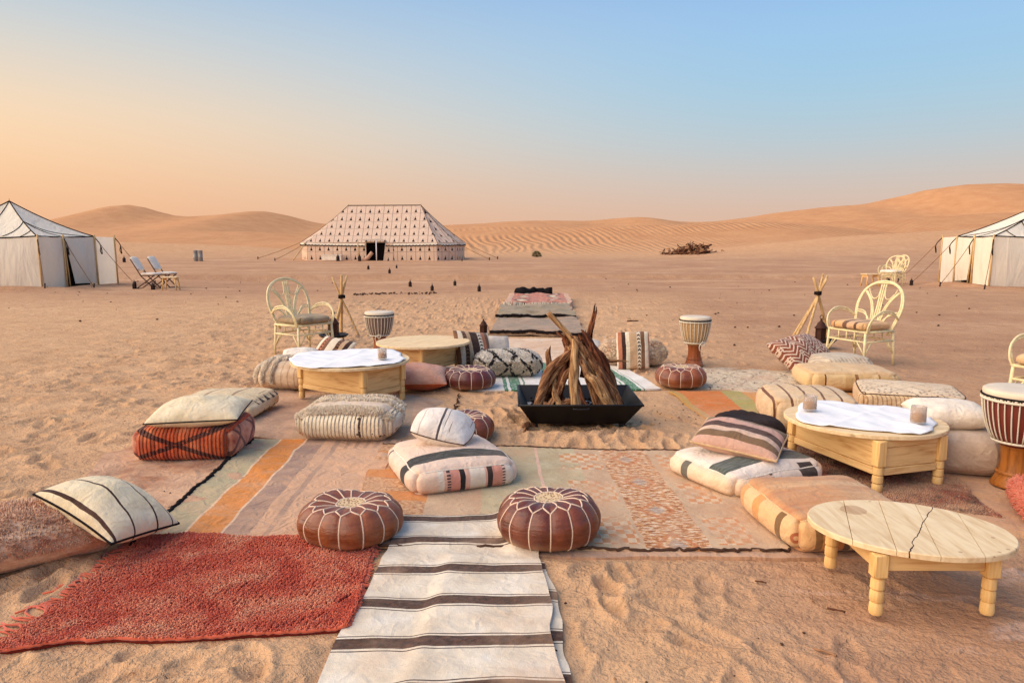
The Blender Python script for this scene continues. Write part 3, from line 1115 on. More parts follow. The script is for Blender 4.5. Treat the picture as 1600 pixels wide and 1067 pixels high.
def fringe(parent, G, side, n, length, r, mat, seed=0, name='fringe', droop=0.5, lo=0.0, hi=1.0):
    e = edge_line(G, side)
    out = {'far': (0, 1), 'near': (0, -1), 'left': (-1, 0), 'right': (1, 0)}[side]
    rng = np.random.default_rng(seed)
    ms = Mesh()
    for k in range(n):
        t = (lo + (hi - lo) * (k + rng.uniform(-0.4, 0.4)) / n) * (len(e) - 1)
        i = int(np.clip(t, 0, len(e) - 2)); p = e[i] + (e[i + 1] - e[i]) * (t - i)
        L = length * rng.uniform(0.5, 1.3)
        a = rng.normal(0, 0.5)
        d = np.array([out[0] * math.cos(a) - out[1] * math.sin(a), out[0] * math.sin(a) + out[1] * math.cos(a), 0])
        side_ = np.array([-d[1], d[0], 0]) * rng.normal(0, 0.25)
        hz = h1(p[0], p[1]) + 0.006
        pts = [p - np.array([0, 0, 0.004]), p + d * L * 0.35 + np.array([0, 0, -0.002]), p + (d + side_) * L * 0.75, p + (d + side_ * 2.2) * L]
        pts = np.array(pts)
        pts[2:, 2] = hz + 0.004; pts[1, 2] = (pts[0, 2] + hz) / 2 + 0.004
        ms.tube(pts, r, 4)
    o = ms.build(name, mat, parent)
    o['kind'] = 'stuff'
    return o


def cord_edge(parent, G, side, r, mat, name='border', jit=0.006, seed=0, lift=0.0):
    e = edge_line(G, side).copy()
    rng = np.random.default_rng(seed)
    e = e + rng.normal(0, jit, e.shape) * np.array([1, 1, 0.3])
    e[:, 2] += lift
    return Mesh().tube(e, r * (1 + 0.5 * rng.random(len(e))), 6).build(name, mat, parent)


def tufts(parent, G, rows, per_row, height, rad, mat, seed=0, name='pile', jitter=0.35, lean=0.5, shear=0.0, spread=None):
    """cut pile standing in rows over the rug"""
    X, Y, Z = G
    ny, nx = X.shape
    rng = np.random.default_rng(seed)
    u = (np.arange(rows)[:, None] + rng.normal(0, jitter * 0.35, (rows, per_row))) / rows
    if spread:
        u = (np.arange(rows)[:, None] + 0.5 + rng.uniform(-spread, spread, (rows, per_row))) / rows
    v = (np.arange(per_row)[None, :] + rng.uniform(-0.5, 0.5, (rows, per_row))) / per_row
    u = (u - shear * (v - 0.5)) * 1.0 + 0.010 * np.sin(v * 13 + u * 7) + 0.005 * np.sin(v * 37 + 1 + u * 16)
    u = u % 1.0 if shear else np.clip(u, 0, 1)
    u = u.ravel(); v = np.clip(v.ravel(), 0, 1)
    a = u * (nx - 1); b = v * (ny - 1)
    i = np.clip(a.astype(int), 0, nx - 2); j = np.clip(b.astype(int), 0, ny - 2)
    fa, fb = a - i, b - j
    def s(Q): return (Q[j, i] * (1 - fa) + Q[j, i + 1] * fa) * (1 - fb) + (Q[j + 1, i] * (1 - fa) + Q[j + 1, i + 1] * fa) * fb
    base = np.stack([s(X), s(Y), s(Z) - 0.003], -1)
    n = len(base)
    hgt = height * rng.uniform(0.6, 1.15, n)
    ln = rng.normal(0, lean * 0.5, (n, 2)) + np.array([lean * 0.5, -lean * 0.8])
    tip = base + np.stack([ln[:, 0] * hgt, ln[:, 1] * hgt, hgt], -1)
    th = rng.uniform(0, 2 * math.pi, n)
    V = np.zeros((n, 6, 3))
    for k in range(3):
        o_ = np.stack([np.cos(th + k * 2.094), np.sin(th + k * 2.094), np.zeros(n)], -1)
        V[:, k] = base + o_ * rad
        V[:, 3 + k] = tip + o_ * rad * 0.62 + rng.normal(0, rad * 0.2, (n, 3))
    UV = np.repeat(np.stack([u * 1.3, v * 1.0], -1)[:, None, :], 6, 1)
    F = np.array([(0, 1, 4, 3), (1, 2, 5, 4), (2, 0, 3, 5)])
    faces = (np.arange(n)[:, None, None] * 6 + F[None]).reshape(-1, 4)
    tri = np.arange(n)[:, None] * 6 + np.array([[3, 4, 5]])
    ms = Mesh()
    ms.v = [V.reshape(-1, 3)]; ms.uv = [UV.reshape(-1, 2)]; ms.n = n * 6
    ms.f = faces.tolist() + tri.tolist(); ms.mi = [0] * len(ms.f)
    o = ms.build(name, mat, parent)
    o['kind'] = 'stuff'
    return o


def build_rugs():
    rug('rug', 'buried', 'buried_kilim', 'faded rug almost buried in sand under the red square pouf', 40, 50, 0, 0.010, 0.03, seed=1, bury=0.05)
    o, G = rug('rug', 'brown', 'brown_kilim', 'sandy brown rug under the cloth-covered table and the fringed cream pouf', 50, 50, 0, 0.010, 0.02, seed=2, bury=0.05)
    fringe(o, G, 'right', 60, 0.05, 0.004, 'grit', 3)
    rug('rug', 'under_panel', 'under_kilim', 'thin dark-edged rug showing under the near edge of the patterned rug', 60, 40, 0, 0.005, 0.012, seed=3)
    o, G = rug('rug', 'orange_stripe', 'orange_stripe_kilim', 'sandy kilim rug with one broad orange stripe and a black border', 50, 90, 1, 0.011, 0.015, seed=4)
    cord_edge(o, G, 'left', 0.011, 'black_cord', seed=4)
    fringe(o, G, 'left', 220, 0.025, 0.004, 'black_cord', 5, 'border_fringe')
    o, G = rug('rug', 'panel', 'panel_kilim', 'large patterned rug with orange stepped motifs and a speckled band', 110, 80, 2, 0.005, 0.010, seed=5)
    cord_edge(o, G, 'near', 0.006, 'grit', seed=6)
    cord_edge(o, G, 'far', 0.006, 'grit', seed=7)
    fringe(o, G, 'far', 120, 0.02, 0.005, 'grit', 8)
    rug('rug', 'clay', 'clay_kilim', 'clay coloured rug under the right drum and the coral pouf', 50, 50, 0, 0.008, 0.02, seed=8, bury=0.05)
    o, G = rug('rug', 'dark_red', 'dark_red_shag', 'dark red and black shag rug under the right cloth-covered table', 40, 40, 1, 0.008, 0.02, seed=9)
    tufts(o, G, 80, 160, 0.010, 0.007, 'dark_red_shag', 9)
    rug('rug', 'orange_right', 'orange_patch_kilim', 'worn rug with orange and pale green patches right of the fire', 50, 50, 1, 0.006, 0.03, seed=10, bury=0.008)
    o, G = rug('rug', 'dotted', 'speckled_shag', 'cream shag rug flecked with black under the right drum with wooden foot', 50, 40, 0, 0.010, 0.03, seed=11, bury=0.05)
    rug('rug', 'far_left_table', 'grey_speckle', 'dark speckled rug under the bare round table', 40, 40, 1, 0.007, 0.02, seed=12, bury=0.05)
    o, G = rug('rug', 'pale', 'pale_kilim', 'pale sand-dusted rug between the fire and the runner', 40, 50, 0, 0.008, 0.02, seed=13, bury=0.05)
    fringe(o, G, 'right', 60, 0.05, 0.004, 'rope_white', 13)
    rug('rug', 'green_white', 'green_stripe_kilim', 'white kilim with dark green stripes behind the fire tray', 60, 50, 1, 0.006, 0.012, seed=14)
    g = 'runner rugs leading to the big tent'
    o, G = rug('rug', 'runner_a', 'runner_grey', 'grey brown runner rug with a dark near edge, nearest of the runner', 40, 50, 1, 0.025, 0.03, 0.05, group=g, seed=15)
    cord_edge(o, G, 'near', 0.022, 'black_cord', 'edge_shadow', 0.01, 15)  # black cord stands in for the shadow under the lifted near edge
    o, G = rug('rug', 'runner_b', 'runner_olive', 'olive grey runner rug in the middle of the runner', 40, 50, 2, 0.03, 0.03, 0.09, group=g, seed=16)
    cord_edge(o, G, 'near', 0.024, 'black_cord', 'edge_shadow', 0.012, 16)  # shadow at the foot of this step, put in as a black tube
    o, G = rug('rug', 'runner_c', 'runner_red', 'faded red runner rug with a white diamond at the far end', 40, 50, 3, 0.025, 0.03, 0.13, group=g, seed=17)
    fringe(o, G, 'near', 60, 0.10, 0.008, 'rope_white', 17)
    # front pair
    rug('rug', 'stripe_under', 'cream_stripe', 'second cream striped rug sticking out under the brown-striped runner', 30, 60, 0, 0.007, 0.02, seed=18)
    o, G = rug('rug', 'stripe', 'cream_stripe', 'cream woven rug with brown cross stripes between the two leather poufs', 60, 110, 1, 0.008, 0.016, seed=19, over=('panel', 'under_panel', 'stripe_under'))
    fringe(o, G, 'far', 130, 0.055, 0.003, 'rope_white', 19)
    o, G = rug('rug', 'red', 'red_base', 'thick red shag rug with a fringed left edge', 90, 70, 0, 0.010, 0.02, 0.008, seed=20, wl=0.5, over=('panel', 'orange_stripe', 'stripe', 'buried'))
    tufts(o, G, 58, 900, 0.015, 0.0045, 'red_pile', 20, spread=0.33, shear=0.28)
    fringe(o, G, 'left', 70, 0.10, 0.005, 'red_pile', 21)
    fringe(o, G, 'right', 120, 0.025, 0.005, 'red_pile', 22, 'fringe')
    cord_edge(o, G, 'near', 0.006, 'red_pile', 'selvedge', 0.002, 23)
    # bundled dark cloth at the end of the runner
    ms = Mesh()
    pts = spline([(0.10, 19.1, 0.22), (0.4, 19.0, 0.25), (0.7, 19.1, 0.23), (1.0, 19.0, 0.22)], 24)
    rr = 0.10 + 0.03 * noise2(np.arange(len(pts)) * 0.5, np.zeros(len(pts)), 3)
    v, f = tube(pts, rr, 14)
    v = v + 0.03 * np.stack([noise3(v[:, 0] * 9, v[:, 1] * 9, v[:, 2] * 9, k) for k in (1, 2, 3)], -1)
    ms.add(v, f)
    o = ms.build('blanket', 'black_fabric')
    tag(o, 'rolled black blanket lying at the far end of the red runner', 'blanket')


build_rugs()


# ------------------------------------------------------------------ cushion shapes
def cube_grid(n):
    """welded cube surface: parameter points in [-1,1]^3, quads and a tag per face (0 top, 1 bottom, 2 front, 3 back, 4 left, 5 right)"""
    t = np.sin(np.linspace(-1, 1, n) * math.pi / 2)
    key, pts, faces, tags = {}, [], [], []

    def vid(p):
        k = tuple(np.round(p, 5))
        if k not in key:
            key[k] = len(pts)
            pts.append(p)
        return key[k]
    maps = [lambda a, b: (a, b, 1), lambda a, b: (-a, b, -1), lambda a, b: (a, -1, b), lambda a, b: (-a, 1, b), lambda a, b: (-1, -a, b), lambda a, b: (1, a, b)]
    for fi, fm in enumerate(maps):
        ids = [[vid(fm(a, b)) for a in t] for b in t]
        for j in range(n - 1):
            for i in range(n - 1):
                faces.append((ids[j][i], ids[j][i + 1], ids[j + 1][i + 1], ids[j + 1][i]))
                tags.append(fi)
    return np.array(pts, float), faces, tags


_CG = {}


def pouf_map(P_, w, d, h, r, puff, side, seed, lump, sag=0.0):
    hw = np.array([w / 2, d / 2, h / 2])
    p = P_ * hw
    inner = np.maximum(hw - r, 0.01)
    qd = np.clip(p, -inner, inner)
    dv = p - qd
    L = np.linalg.norm(dv, axis=1)[:, None] + 1e-9
    mx = np.max(np.abs(dv), axis=1)[:, None]
    p = qd + dv / L * mx
    a, b, cc = P_[:, 0], P_[:, 1], P_[:, 2]
    # the upright corners are rounder than the seams
    k = np.clip((np.abs(a) * np.abs(b)) ** 6, 0, 1)
    p[:, 0] *= 1 - 0.10 * k; p[:, 1] *= 1 - 0.10 * k
    up = (cc + 1) / 2
    p[:, 2] += puff * (1 - a ** 2) * (1 - b ** 2) * up ** 2
    p[:, 2] -= puff * 0.5 * k * up
    ms = (1 - cc ** 2)
    p[:, 0] += side * a * ms * (1 - 0.5 * b ** 2)
    p[:, 1] += side * b * ms * (1 - 0.5 * a ** 2)
    n = np.stack([noise3(p[:, 0] * 4.5 + seed, p[:, 1] * 4.5, p[:, 2] * 4.5, seed + q_) + 0.45 * noise3(p[:, 0] * 13 + seed, p[:, 1] * 13, p[:, 2] * 13, seed + q_ + 9) for q_ in range(3)], -1)
    p += lump * n * np.array([1, 1, 0.8]) * (0.25 + 0.75 * up)[:, None]
    p[:, 2] += h / 2
    p[:, 2] = np.maximum(p[:, 2], 0.0)
    return p


def pouf(name, label, cat, mats, w, d, h, loc, rz=0.0, r=0.05, puff=0.03, side=0.02, seed=1, lump=0.008, n=26, group=None, seams=None, piping=0.0, base_z=None, tilt=(0, 0)):
    """boxy floor cushion. mats: [top, front/back, left/right]; its top seam can carry a piping cord"""
    if n not in _CG:
        _CG[n] = cube_grid(n)
    C_, F_, T_ = _CG[n]
    p = pouf_map(C_, w, d, h, r, puff, side, seed, lump)
    mats = list(mats) if isinstance(mats, (list, tuple)) else [mats]
    idx = {0: 0, 1: 0, 2: min(1, len(mats) - 1), 3: min(1, len(mats) - 1), 4: len(mats) - 1, 5: len(mats) - 1}
    ms = Mesh().add(p, F_, [idx[t] for t in T_])
    z = h1(loc[0], loc[1]) + 0.012 if base_z is None else base_z
    o = ms.build(name, mats, None, (loc[0], loc[1], z), (tilt[0], tilt[1], rz))
    tag(o, label, cat, group)
    if seams:
        mat, rad = seams
        for lev, nm in ((1.0, 'top_seam'), (-1.0, 'bottom_seam')):
            t = np.linspace(-1, 1, 24)
            ring = np.concatenate([np.stack([t, -np.ones(24), np.full(24, lev)], -1)[:-1], np.stack([np.ones(24), t, np.full(24, lev)], -1)[:-1],
                                   np.stack([-t, np.ones(24), np.full(24, lev)], -1)[:-1], np.stack([-np.ones(24), -t, np.full(24, lev)], -1)[:-1]])
            pr = pouf_map(ring, w, d, h, r, puff, side, seed, lump)
            if lev > 0:
                Mesh().tube(pr, rad, 6, closed=True).build(nm, mat, o)
    return o


def pillow_pts(w, d, t, n=26, seed=1, pinch=0.07, lump=0.006, exp=2.3, rnd=0.2):
    s = np.sin(np.linspace(-1, 1, n) * math.pi / 2)
    U, V = np.meshgrid(s, s)
    x = w / 2 * U * (1 - pinch * (1 - V ** 2)) * np.sqrt(1 - rnd * V ** 2 / 2)
    y = d / 2 * V * (1 - pinch * (1 - U ** 2)) * np.sqrt(1 - rnd * U ** 2 / 2)
    f = np.clip((1 - np.abs(U) ** exp) * (1 - np.abs(V) ** exp), 0, 1) ** 0.48
    f = f * (1 - 0.12 * noise2(U * 2 + seed, V * 2, seed))
    zz = lump * (noise2(x * 11 + seed, y * 11, seed + 2) + 0.6 * noise2(x * 25, y * 25 + seed, seed + 3)) * f
    return U, V, x, y, t / 2 * f + zz, -t / 2 * f * 0.85 + zz


def pillow(name, label, mats, w, d, t, loc, rot, seed=1, pinch=0.07, lump=0.006, n=28, cord=None, group=None, bend=0.0, exp=2.2, z=None, rnd=0.2):
    U, V, x, y, zt, zb = pillow_pts(w, d, t * 1.12, n, seed, pinch, lump, exp, rnd)
    bz = -bend * ((x / (w / 2)) ** 2)
    top = np.stack([x, y, zt + bz], -1).reshape(-1, 3); bot = np.stack([x, y, zb + bz], -1).reshape(-1, 3)
    ms = Mesh()
    mats = list(mats) if isinstance(mats, (list, tuple)) else [mats]
    ids = np.arange(n * n).reshape(n, n)
    border = np.zeros((n, n), bool); border[0] = border[-1] = True; border[:, 0] = border[:, -1] = True
    bid = ids.copy(); cnt = n * n
    keep = []
    for j in range(n):
        for i in range(n):
            if not border[j, i]:
                bid[j, i] = cnt; cnt += 1; keep.append(j * n + i)
    verts = np.concatenate([top, bot[keep]])
    F1 = [(ids[j, i], ids[j, i + 1], ids[j + 1, i + 1], ids[j + 1, i]) for j in range(n - 1) for i in range(n - 1)]
    F2 = [(bid[j, i], bid[j + 1, i], bid[j + 1, i + 1], bid[j, i + 1]) for j in range(n - 1) for i in range(n - 1)]
    ms.add(verts, F1 + F2, [0] * len(F1) + [len(mats) - 1] * len(F2))
    o = ms.build(name, mats, None, loc, rot)
    tag(o, label, 'pillow', group)
    if cord:
        mat, rad = cord
        ring = [ids[0, i] for i in range(n - 1)] + [ids[j, -1] for j in range(n - 1)] + [ids[-1, i] for i in range(n - 1, 0, -1)] + [ids[j, 0] for j in range(n - 1, 0, -1)]
        Mesh().tube(top[ring], rad, 6, closed=True).build('piping', mat, o)
    return o


def surface_tufts(parent, verts_fn, count, height, rad, mat, seed, name='shag'):
    """yarn tufts on a surface: verts_fn(n, rng) gives points and outward directions"""
    rng = np.random.default_rng(seed)
    b_, n_ = verts_fn(count, rng)
    n = len(b_)
    hh = height * rng.uniform(0.6, 1.2, n)
    d = n_ + rng.normal(0, 0.35, (n, 3)); d[:, 2] -= 0.15
    d /= np.linalg.norm(d, axis=1)[:, None]
    tip = b_ + d * hh[:, None]
    base = b_ - n_ * 0.004
    V = np.zeros((n, 6, 3))
    e1 = np.cross(d, rng.normal(0, 1, (n, 3))); e1 /= np.linalg.norm(e1, axis=1)[:, None]
    e2 = np.cross(d, e1)
    for k in range(3):
        o_ = e1 * math.cos(k * 2.094) + e2 * math.sin(k * 2.094)
        V[:, k] = base + o_ * rad
        V[:, 3 + k] = tip + o_ * rad * 0.55
    F = np.array([(0, 1, 4, 3), (1, 2, 5, 4), (2, 0, 3, 5)])
    faces = (np.arange(n)[:, None, None] * 6 + F[None]).reshape(-1, 4)
    tri = np.arange(n)[:, None] * 6 + np.array([[3, 4, 5]])
    ms = Mesh()
    ms.v = [V.reshape(-1, 3)]; ms.uv = [np.zeros((n * 6, 2))]; ms.n = n * 6
    ms.f = faces.tolist() + tri.tolist(); ms.mi = [0] * len(ms.f)
    o = ms.build(name, mat, parent)
    o['kind'] = 'stuff'
    return o


def mesh_sampler(o, keep=None):
    """random points with normals on an object's own mesh"""
    me = o.data
    def fn(count, rng):
        co = np.zeros(len(me.vertices) * 3); me.vertices.foreach_get('co', co); co = co.reshape(-1, 3)
        pl = np.array([tuple(p.vertices) for p in me.polygons if len(p.vertices) == 4])
        a, b, d, e = co[pl[:, 0]], co[pl[:, 1]], co[pl[:, 2]], co[pl[:, 3]]
        nn = np.cross(d - a, e - b); ar = np.linalg.norm(nn, axis=1); nn /= ar[:, None] + 1e-12
        cen = (a + b + d + e) / 4
        w = ar.copy()
        if keep is not None:
            w = w * keep(cen, nn)
        pick = rng.choice(len(pl), count, p=w / w.sum())
        u, v = rng.random((2, count, 1))
        pts = (a[pick] * (1 - u) + b[pick] * u) * (1 - v) + (e[pick] * (1 - u) + d[pick] * u) * v
        return pts, nn[pick]
    return fn


# ------------------------------------------------------------------ cushion fabrics (object coordinates: x across, y deep, z up)
def fab(name, fn, **kw):
    b = MB_(name)
    v = b.vec()
    x, y, z = b.xyz(v)
    w = b.noise(v, 6, 2) - 0.5
    col = fn(b, x + w * 0.02, y + w * 0.02, z, v)
    per = kw.pop('ribs', None)
    if per:
        kw['rib'] = ((x + w * 0.01) * (2 * math.pi / per)).sin()
    MATS[name] = b.cloth(col, v, **kw)


def two(b, v, a, d, s=8):
    return b.ramp(b.noise(v, s, 4), [(0.3, a), (0.7, d)])


CREAM, CREAM2 = c(222, 204, 178), c(204, 182, 152)
fab('cream_plain', lambda b, x, y, z, v: two(b, v, c(220, 196, 156), c(240, 220, 184)), wr=5, dust=0.15)
fab('grey_linen', lambda b, x, y, z, v: two(b, v, c(188, 170, 154), c(214, 198, 182)), dust=0.25)
fab('white_linen', lambda b, x, y, z, v: two(b, v, c(224, 206, 186), c(244, 230, 212)), dust=0.1)


def f_redpouf(b, x, y, z, v):
    ribs = ((x * 78.0).sin() * 0.5 + 0.5)
    base = b.ramp(b.noise(v, 7, 4), [(0.3, c(168, 52, 26)), (0.55, c(198, 88, 44)), (0.75, c(214, 130, 84))])
    base = b.mix(ribs.lt(0.22) * 0.45, base, c(90, 34, 22))
    d = (x + 0.03).abs() * 0.36
    k = (z - 0.125)
    X1 = ((k.abs() - d).abs()).lt(0.017) * b.noise(v, 40, 2).gt(0.36)
    return b.mix(X1 * 0.9, base, c(48, 20, 20))


fab('red_ribbed', f_redpouf, weave=90, wr=9, dust=0.1, ribs=0.026)


def f_redside(b, x, y, z, v):
    base = b.ramp(b.noise(v, 12, 4), [(0.3, c(150, 60, 40)), (0.6, c(206, 140, 112)), (0.8, c(222, 176, 150))])
    d1 = (((y / 0.3).frac() - 0.5).abs() - ((z / 0.3).frac() - 0.5).abs()).abs().lt(0.06)
    return b.mix(d1 * 0.85, base, c(80, 34, 34))


fab('red_side', f_redside, weave=90, wr=9, dust=0.15)


def f_triangles(b, x, y, z, v):
    base = two(b, v, c(206, 180, 140), c(226, 202, 164))
    t = (y / 0.11).frac() - 0.5
    zz = (z / 0.10).frac()
    tri = (t.abs() * 1.7 + zz).lt(0.62) * y.gt(-0.16) * zz.gt(0.10)
    base = b.mix(tri, base, c(40, 34, 36))
    return b.mix((x.abs() - 0.12).abs().lt(0.012) * z.gt(0.13) + z.gt(0.165) * (x - 0.3).abs().lt(0.006), base, c(150, 118, 88))


fab('cream_triangles', f_triangles, dust=0.15)


def f_shagcream(b, x, y, z, v):
    s = ((x / 0.03).frac() - 0.5).abs()
    base = b.mix(s.lt(0.14) * 0.35, two(b, v, c(226, 202, 168), c(244, 226, 196)), c(200, 170, 138))
    dots = b.vor(b.mapv(v, (1, 1, 1)), 26.0, rnd=0.6).lt(0.30) * x.gt(0.10) * b.noise(v, 9, 1).gt(0.48) * z.gt(0.05)
    base = b.mix(dots, base, c(50, 36, 38))
    return b.mix(x.band(0.135, 0.152) * b.noise(v, 50, 1).gt(0.42), base, c(70, 48, 44))


fab('cream_ribbed_dots', f_shagcream, weave=120, wr=8, dust=0.1, ribs=0.03)
fab('cream_top_lines', lambda b, x, y, z, v: b.mix((((y / 0.09).frac() - 0.5).abs()).lt(0.10) * 0.6, two(b, v, c(210, 184, 156), c(228, 206, 180)), c(206, 150, 130)), dust=0.2)
fab('shag_wool', lambda b, x, y, z, v: b.ramp(b.noise(v, 60, 3), [(0.3, c(220, 192, 160)), (0.7, c(250, 234, 210))]), weave=300, dust=0)


def f_bw_top(b, x, y, z, v):
    base = b.mix(0.3, two(b, v, c(222, 190, 166), c(234, 208, 188)), c(226, 190, 168))
    k = (y + 0.20 + x * 0.05).abs().lt(0.062)
    band = b.ramp(b.noise(b.mapv(v, (2, 26, 26)), 3, 3), [(0.35, c(38, 37, 36)), (0.7, c(76, 74, 70))])
    return b.mix(k, base, band)


def f_bw_front(b, x, y, z, v):
    base = b.stripes(x, -0.36, 0.36, [(-0.36, c(228, 196, 172)), (-0.19, c(222, 206, 188)), (-0.155, c(214, 168, 146)), (-0.135, c(200, 150, 132)), (-0.115, c(206, 140, 122)), (-0.055, c(42, 38, 38)),
                                      (-0.02, c(216, 170, 150)), (0.01, c(222, 206, 188)), (0.11, c(216, 160, 142)), (0.125, c(40, 36, 36)), (0.16, c(206, 140, 122)), (0.225, c(222, 186, 166)), (0.25, c(224, 208, 190))])
    dash = ((x + 0.125).abs().lt(0.012) + (x - 0.235).abs().lt(0.010)) * (z / 0.018).frac().lt(0.5)
    return b.mix(dash, base, c(70, 54, 54))


def f_bw_side(b, x, y, z, v):
    base = two(b, v, c(220, 188, 164), c(234, 208, 188))
    return b.mix((y + 0.20).abs().lt(0.05) + (y - 0.22).abs().lt(0.012), base, c(58, 54, 50))


fab('bw_top', f_bw_top, dust=0.1); fab('bw_front', f_bw_front, dust=0.1); fab('bw_side', f_bw_side, dust=0.1)


def f_smallwhite(b, x, y, z, v):
    base = two(b, v, c(222, 206, 194), c(238, 228, 218))
    k = x.abs().lt(0.008) + b.noise(b.mapv(v, (34, 2.0, 1)), 1.4, 2, 0.6).gt(0.66) * x.gt(0.03) * 0.7
    k2 = (x + 0.13).abs().lt(0.004) * 0.4
    return b.mix((k + k2).sat(), base, c(84, 76, 80))


fab('white_inkstripe', f_smallwhite, dust=0.05)


def f_pillow_cord(b, x, y, z, v):
    base = two(b, v, c(222, 198, 158), c(240, 220, 184))
    k = (y.abs() - 0.07).abs().lt(0.005) + (y - 0.165).abs().lt(0.004) + (y + 0.185).abs().lt(0.007)
    return b.mix(k.sat(), base, c(60, 34, 30))


fab('cream_corded', f_pillow_cord, dust=0.12)
fab('tan_shag', lambda b, x, y, z, v: b.ramp(b.noise(b.mapv(v, (2.0, 5, 5)), 3.0, 4, 0.6) * 0.7 + b.noise(v, 60, 2) * 0.3, [(0.3, c(180, 100, 80)), (0.44, c(206, 150, 116)), (0.58, c(228, 186, 152)), (0.8, c(240, 212, 182))]), weave=100, dust=0.1)
fab('terracotta', lambda b, x, y, z, v: two(b, v, c(196, 130, 106), c(214, 160, 136)), dust=0.35)
fab('terracotta_side', lambda b, x, y, z, v: two(b, v, c(176, 74, 34), c(198, 96, 50)), dust=0.1)


def f_bwshag(b, x, y, z, v):
    base = b.ramp(b.noise(v, 50, 3), [(0.3, c(176, 152, 124)), (0.7, c(222, 206, 184))])
    base = b.mix(z.gt(0.19), base, c(226, 214, 200))
    d = ((((x + y * 0.4) / 0.22).frac() - 0.5).abs() - ((z / 0.26).frac() - 0.5).abs()).abs()
    k = d.lt(0.09) * b.noise(v, 24, 2).gt(0.44)
    return b.mix(k, base, c(44, 38, 40))


fab('bw_shag', f_bwshag, weave=90, wr=10, wrs=0.6, dust=0.0)


def f_kilim(cols, per=0.26, ax='x', motif=True):
    def fn(b, x, y, z, v):
        t = x if ax == 'x' else y
        s = y if ax == 'x' else x
        n = len(cols)
        col = b.stripes((t / per + 10.0).frac(), 0, 1, [(k / n, q_) for k, q_ in enumerate(cols)])
        if motif:
            g = (t / per + 10.0).frac()
            for k in (1, 5):
                a = g * float(n) - float(k)
                m = (s / 0.045 + (a - 0.5).abs() * 0.8 + 10.0).frac().lt(0.42) * a.band(0.12, 0.88)
                col = b.mix(m, col, c(54, 38, 34))
        return col
    return fn


W_, BR, DK, TN, RS = c(226, 208, 182), c(122, 84, 60), c(64, 42, 36), c(196, 160, 124), c(180, 112, 84)
fab('kilim_brown', f_kilim([DK, W_, RS, BR, W_, BR, TN, DK], 0.42), dust=0.15)
fab('kilim_flower', f_kilim([W_, BR, TN, DK, W_, RS, BR, W_], 0.40), dust=0.15)
fab('kilim_hook', f_kilim([TN, W_, BR, W_, RS, DK, W_, TN], 0.36), dust=0.15)


def f_berber(b, x, y, z, v):
    base = two(b, v, c(110, 54, 38), c(146, 78, 54))
    zig = ((((x / 0.16).frac() - 0.5).abs() * 0.16 + y) / 0.055).frac()
    k = zig.lt(0.36)
    cell = ((x / 0.16).frac() - 0.5).abs().lt(0.16) * (((y / 0.165).frac() - 0.5).abs().lt(0.22))
    grid = ((x / 0.026).frac().lt(0.45) + (y / 0.03).frac().lt(0.45)).sat()
    k = k * (1.0 - cell) + cell * grid
    return b.mix(k.sat() * 0.9, base, c(216, 190, 166))


fab('berber_zigzag', f_berber, weave=120, dust=0.1)


def f_striped(stops, lo, hi, ax='x', dust=0.15):
    def fn(b, x, y, z, v):
        t = {'x': x, 'y': y}[ax]
        base = b.stripes(t, lo, hi, stops)
        return b.mix(0.35, base, two(b, v, c(190, 160, 120), c(226, 200, 160)), 'MULTIPLY') if False else base
    return fn


T1_, T2_, T3_ = c(206, 168, 116), c(218, 184, 134), c(188, 144, 92)
fab('tan_stripe', f_striped([(-0.5, T2_), (-0.36, T1_), (-0.30, c(92, 54, 34)), (-0.285, T2_), (-0.10, T1_), (0.0, c(136, 92, 56)), (0.03, T1_), (0.16, T2_), (0.22, c(160, 110, 66)), (0.24, T1_), (0.36, T2_)], -0.5, 0.5), dust=0.2)
fab('tan_plain', lambda b, x, y, z, v: two(b, v, c(204, 162, 116), c(220, 186, 142)), dust=0.2)
fab('peach_lines', lambda b, x, y, z, v: b.mix((((x / 0.13).frac() - 0.5).abs()).lt(0.07), two(b, v, c(208, 170, 128), c(226, 194, 154)), c(112, 70, 46)), dust=0.15)


def f_dotpouf(b, x, y, z, v):
    base = two(b, v, c(210, 178, 142), c(228, 202, 170))
    dots = b.vor(v, 22.0, rnd=0.5).lt(0.24) * b.noise(v, 4, 1).gt(0.45)
    ln = (((x + y) / 0.20).frac() - 0.5).abs().lt(0.03) * b.noise(v, 30, 1).gt(0.45) + (((x - y) / 0.24).frac() - 0.5).abs().lt(0.02) * 0.6
    return b.mix((dots + ln).sat() * 0.85, base, c(70, 46, 42))


fab('dot_top', f_dotpouf, weave=120, wr=8, dust=0.1)
fab('dot_side', lambda b, x, y, z, v: b.mix(((((x + y) / 0.035).frac() - 0.5).abs()).lt(0.14) * 0.6, two(b, v, c(210, 172, 128), c(224, 194, 156)), c(128, 86, 62)), weave=120, dust=0.1)
fab('rib_grey', lambda b, x, y, z, v: b.mix(((((x + y * 0.3) / 0.045).frac() - 0.5).abs()).lt(0.16) * 0.5, two(b, v, c(190, 168, 142), c(214, 196, 172)), c(140, 112, 90)), dust=0.15)


def f_greytan(b, x, y, z, v):
    base = b.stripes(x + 0.35, 0, 0.8, [(0, c(176, 132, 100)), (0.12, c(186, 158, 136)), (0.44, c(126, 96, 80)), (0.47, c(190, 158, 132)), (0.60, c(160, 116, 88))])
    return b.mix(0.35, base, two(b, v, c(186, 156, 132), c(200, 176, 154)))


fab('grey_tan', f_greytan, dust=0.2)
fab('grey_tan_top', lambda b, x, y, z, v: two(b, v, c(190, 164, 144), c(206, 184, 166)), dust=0.2)


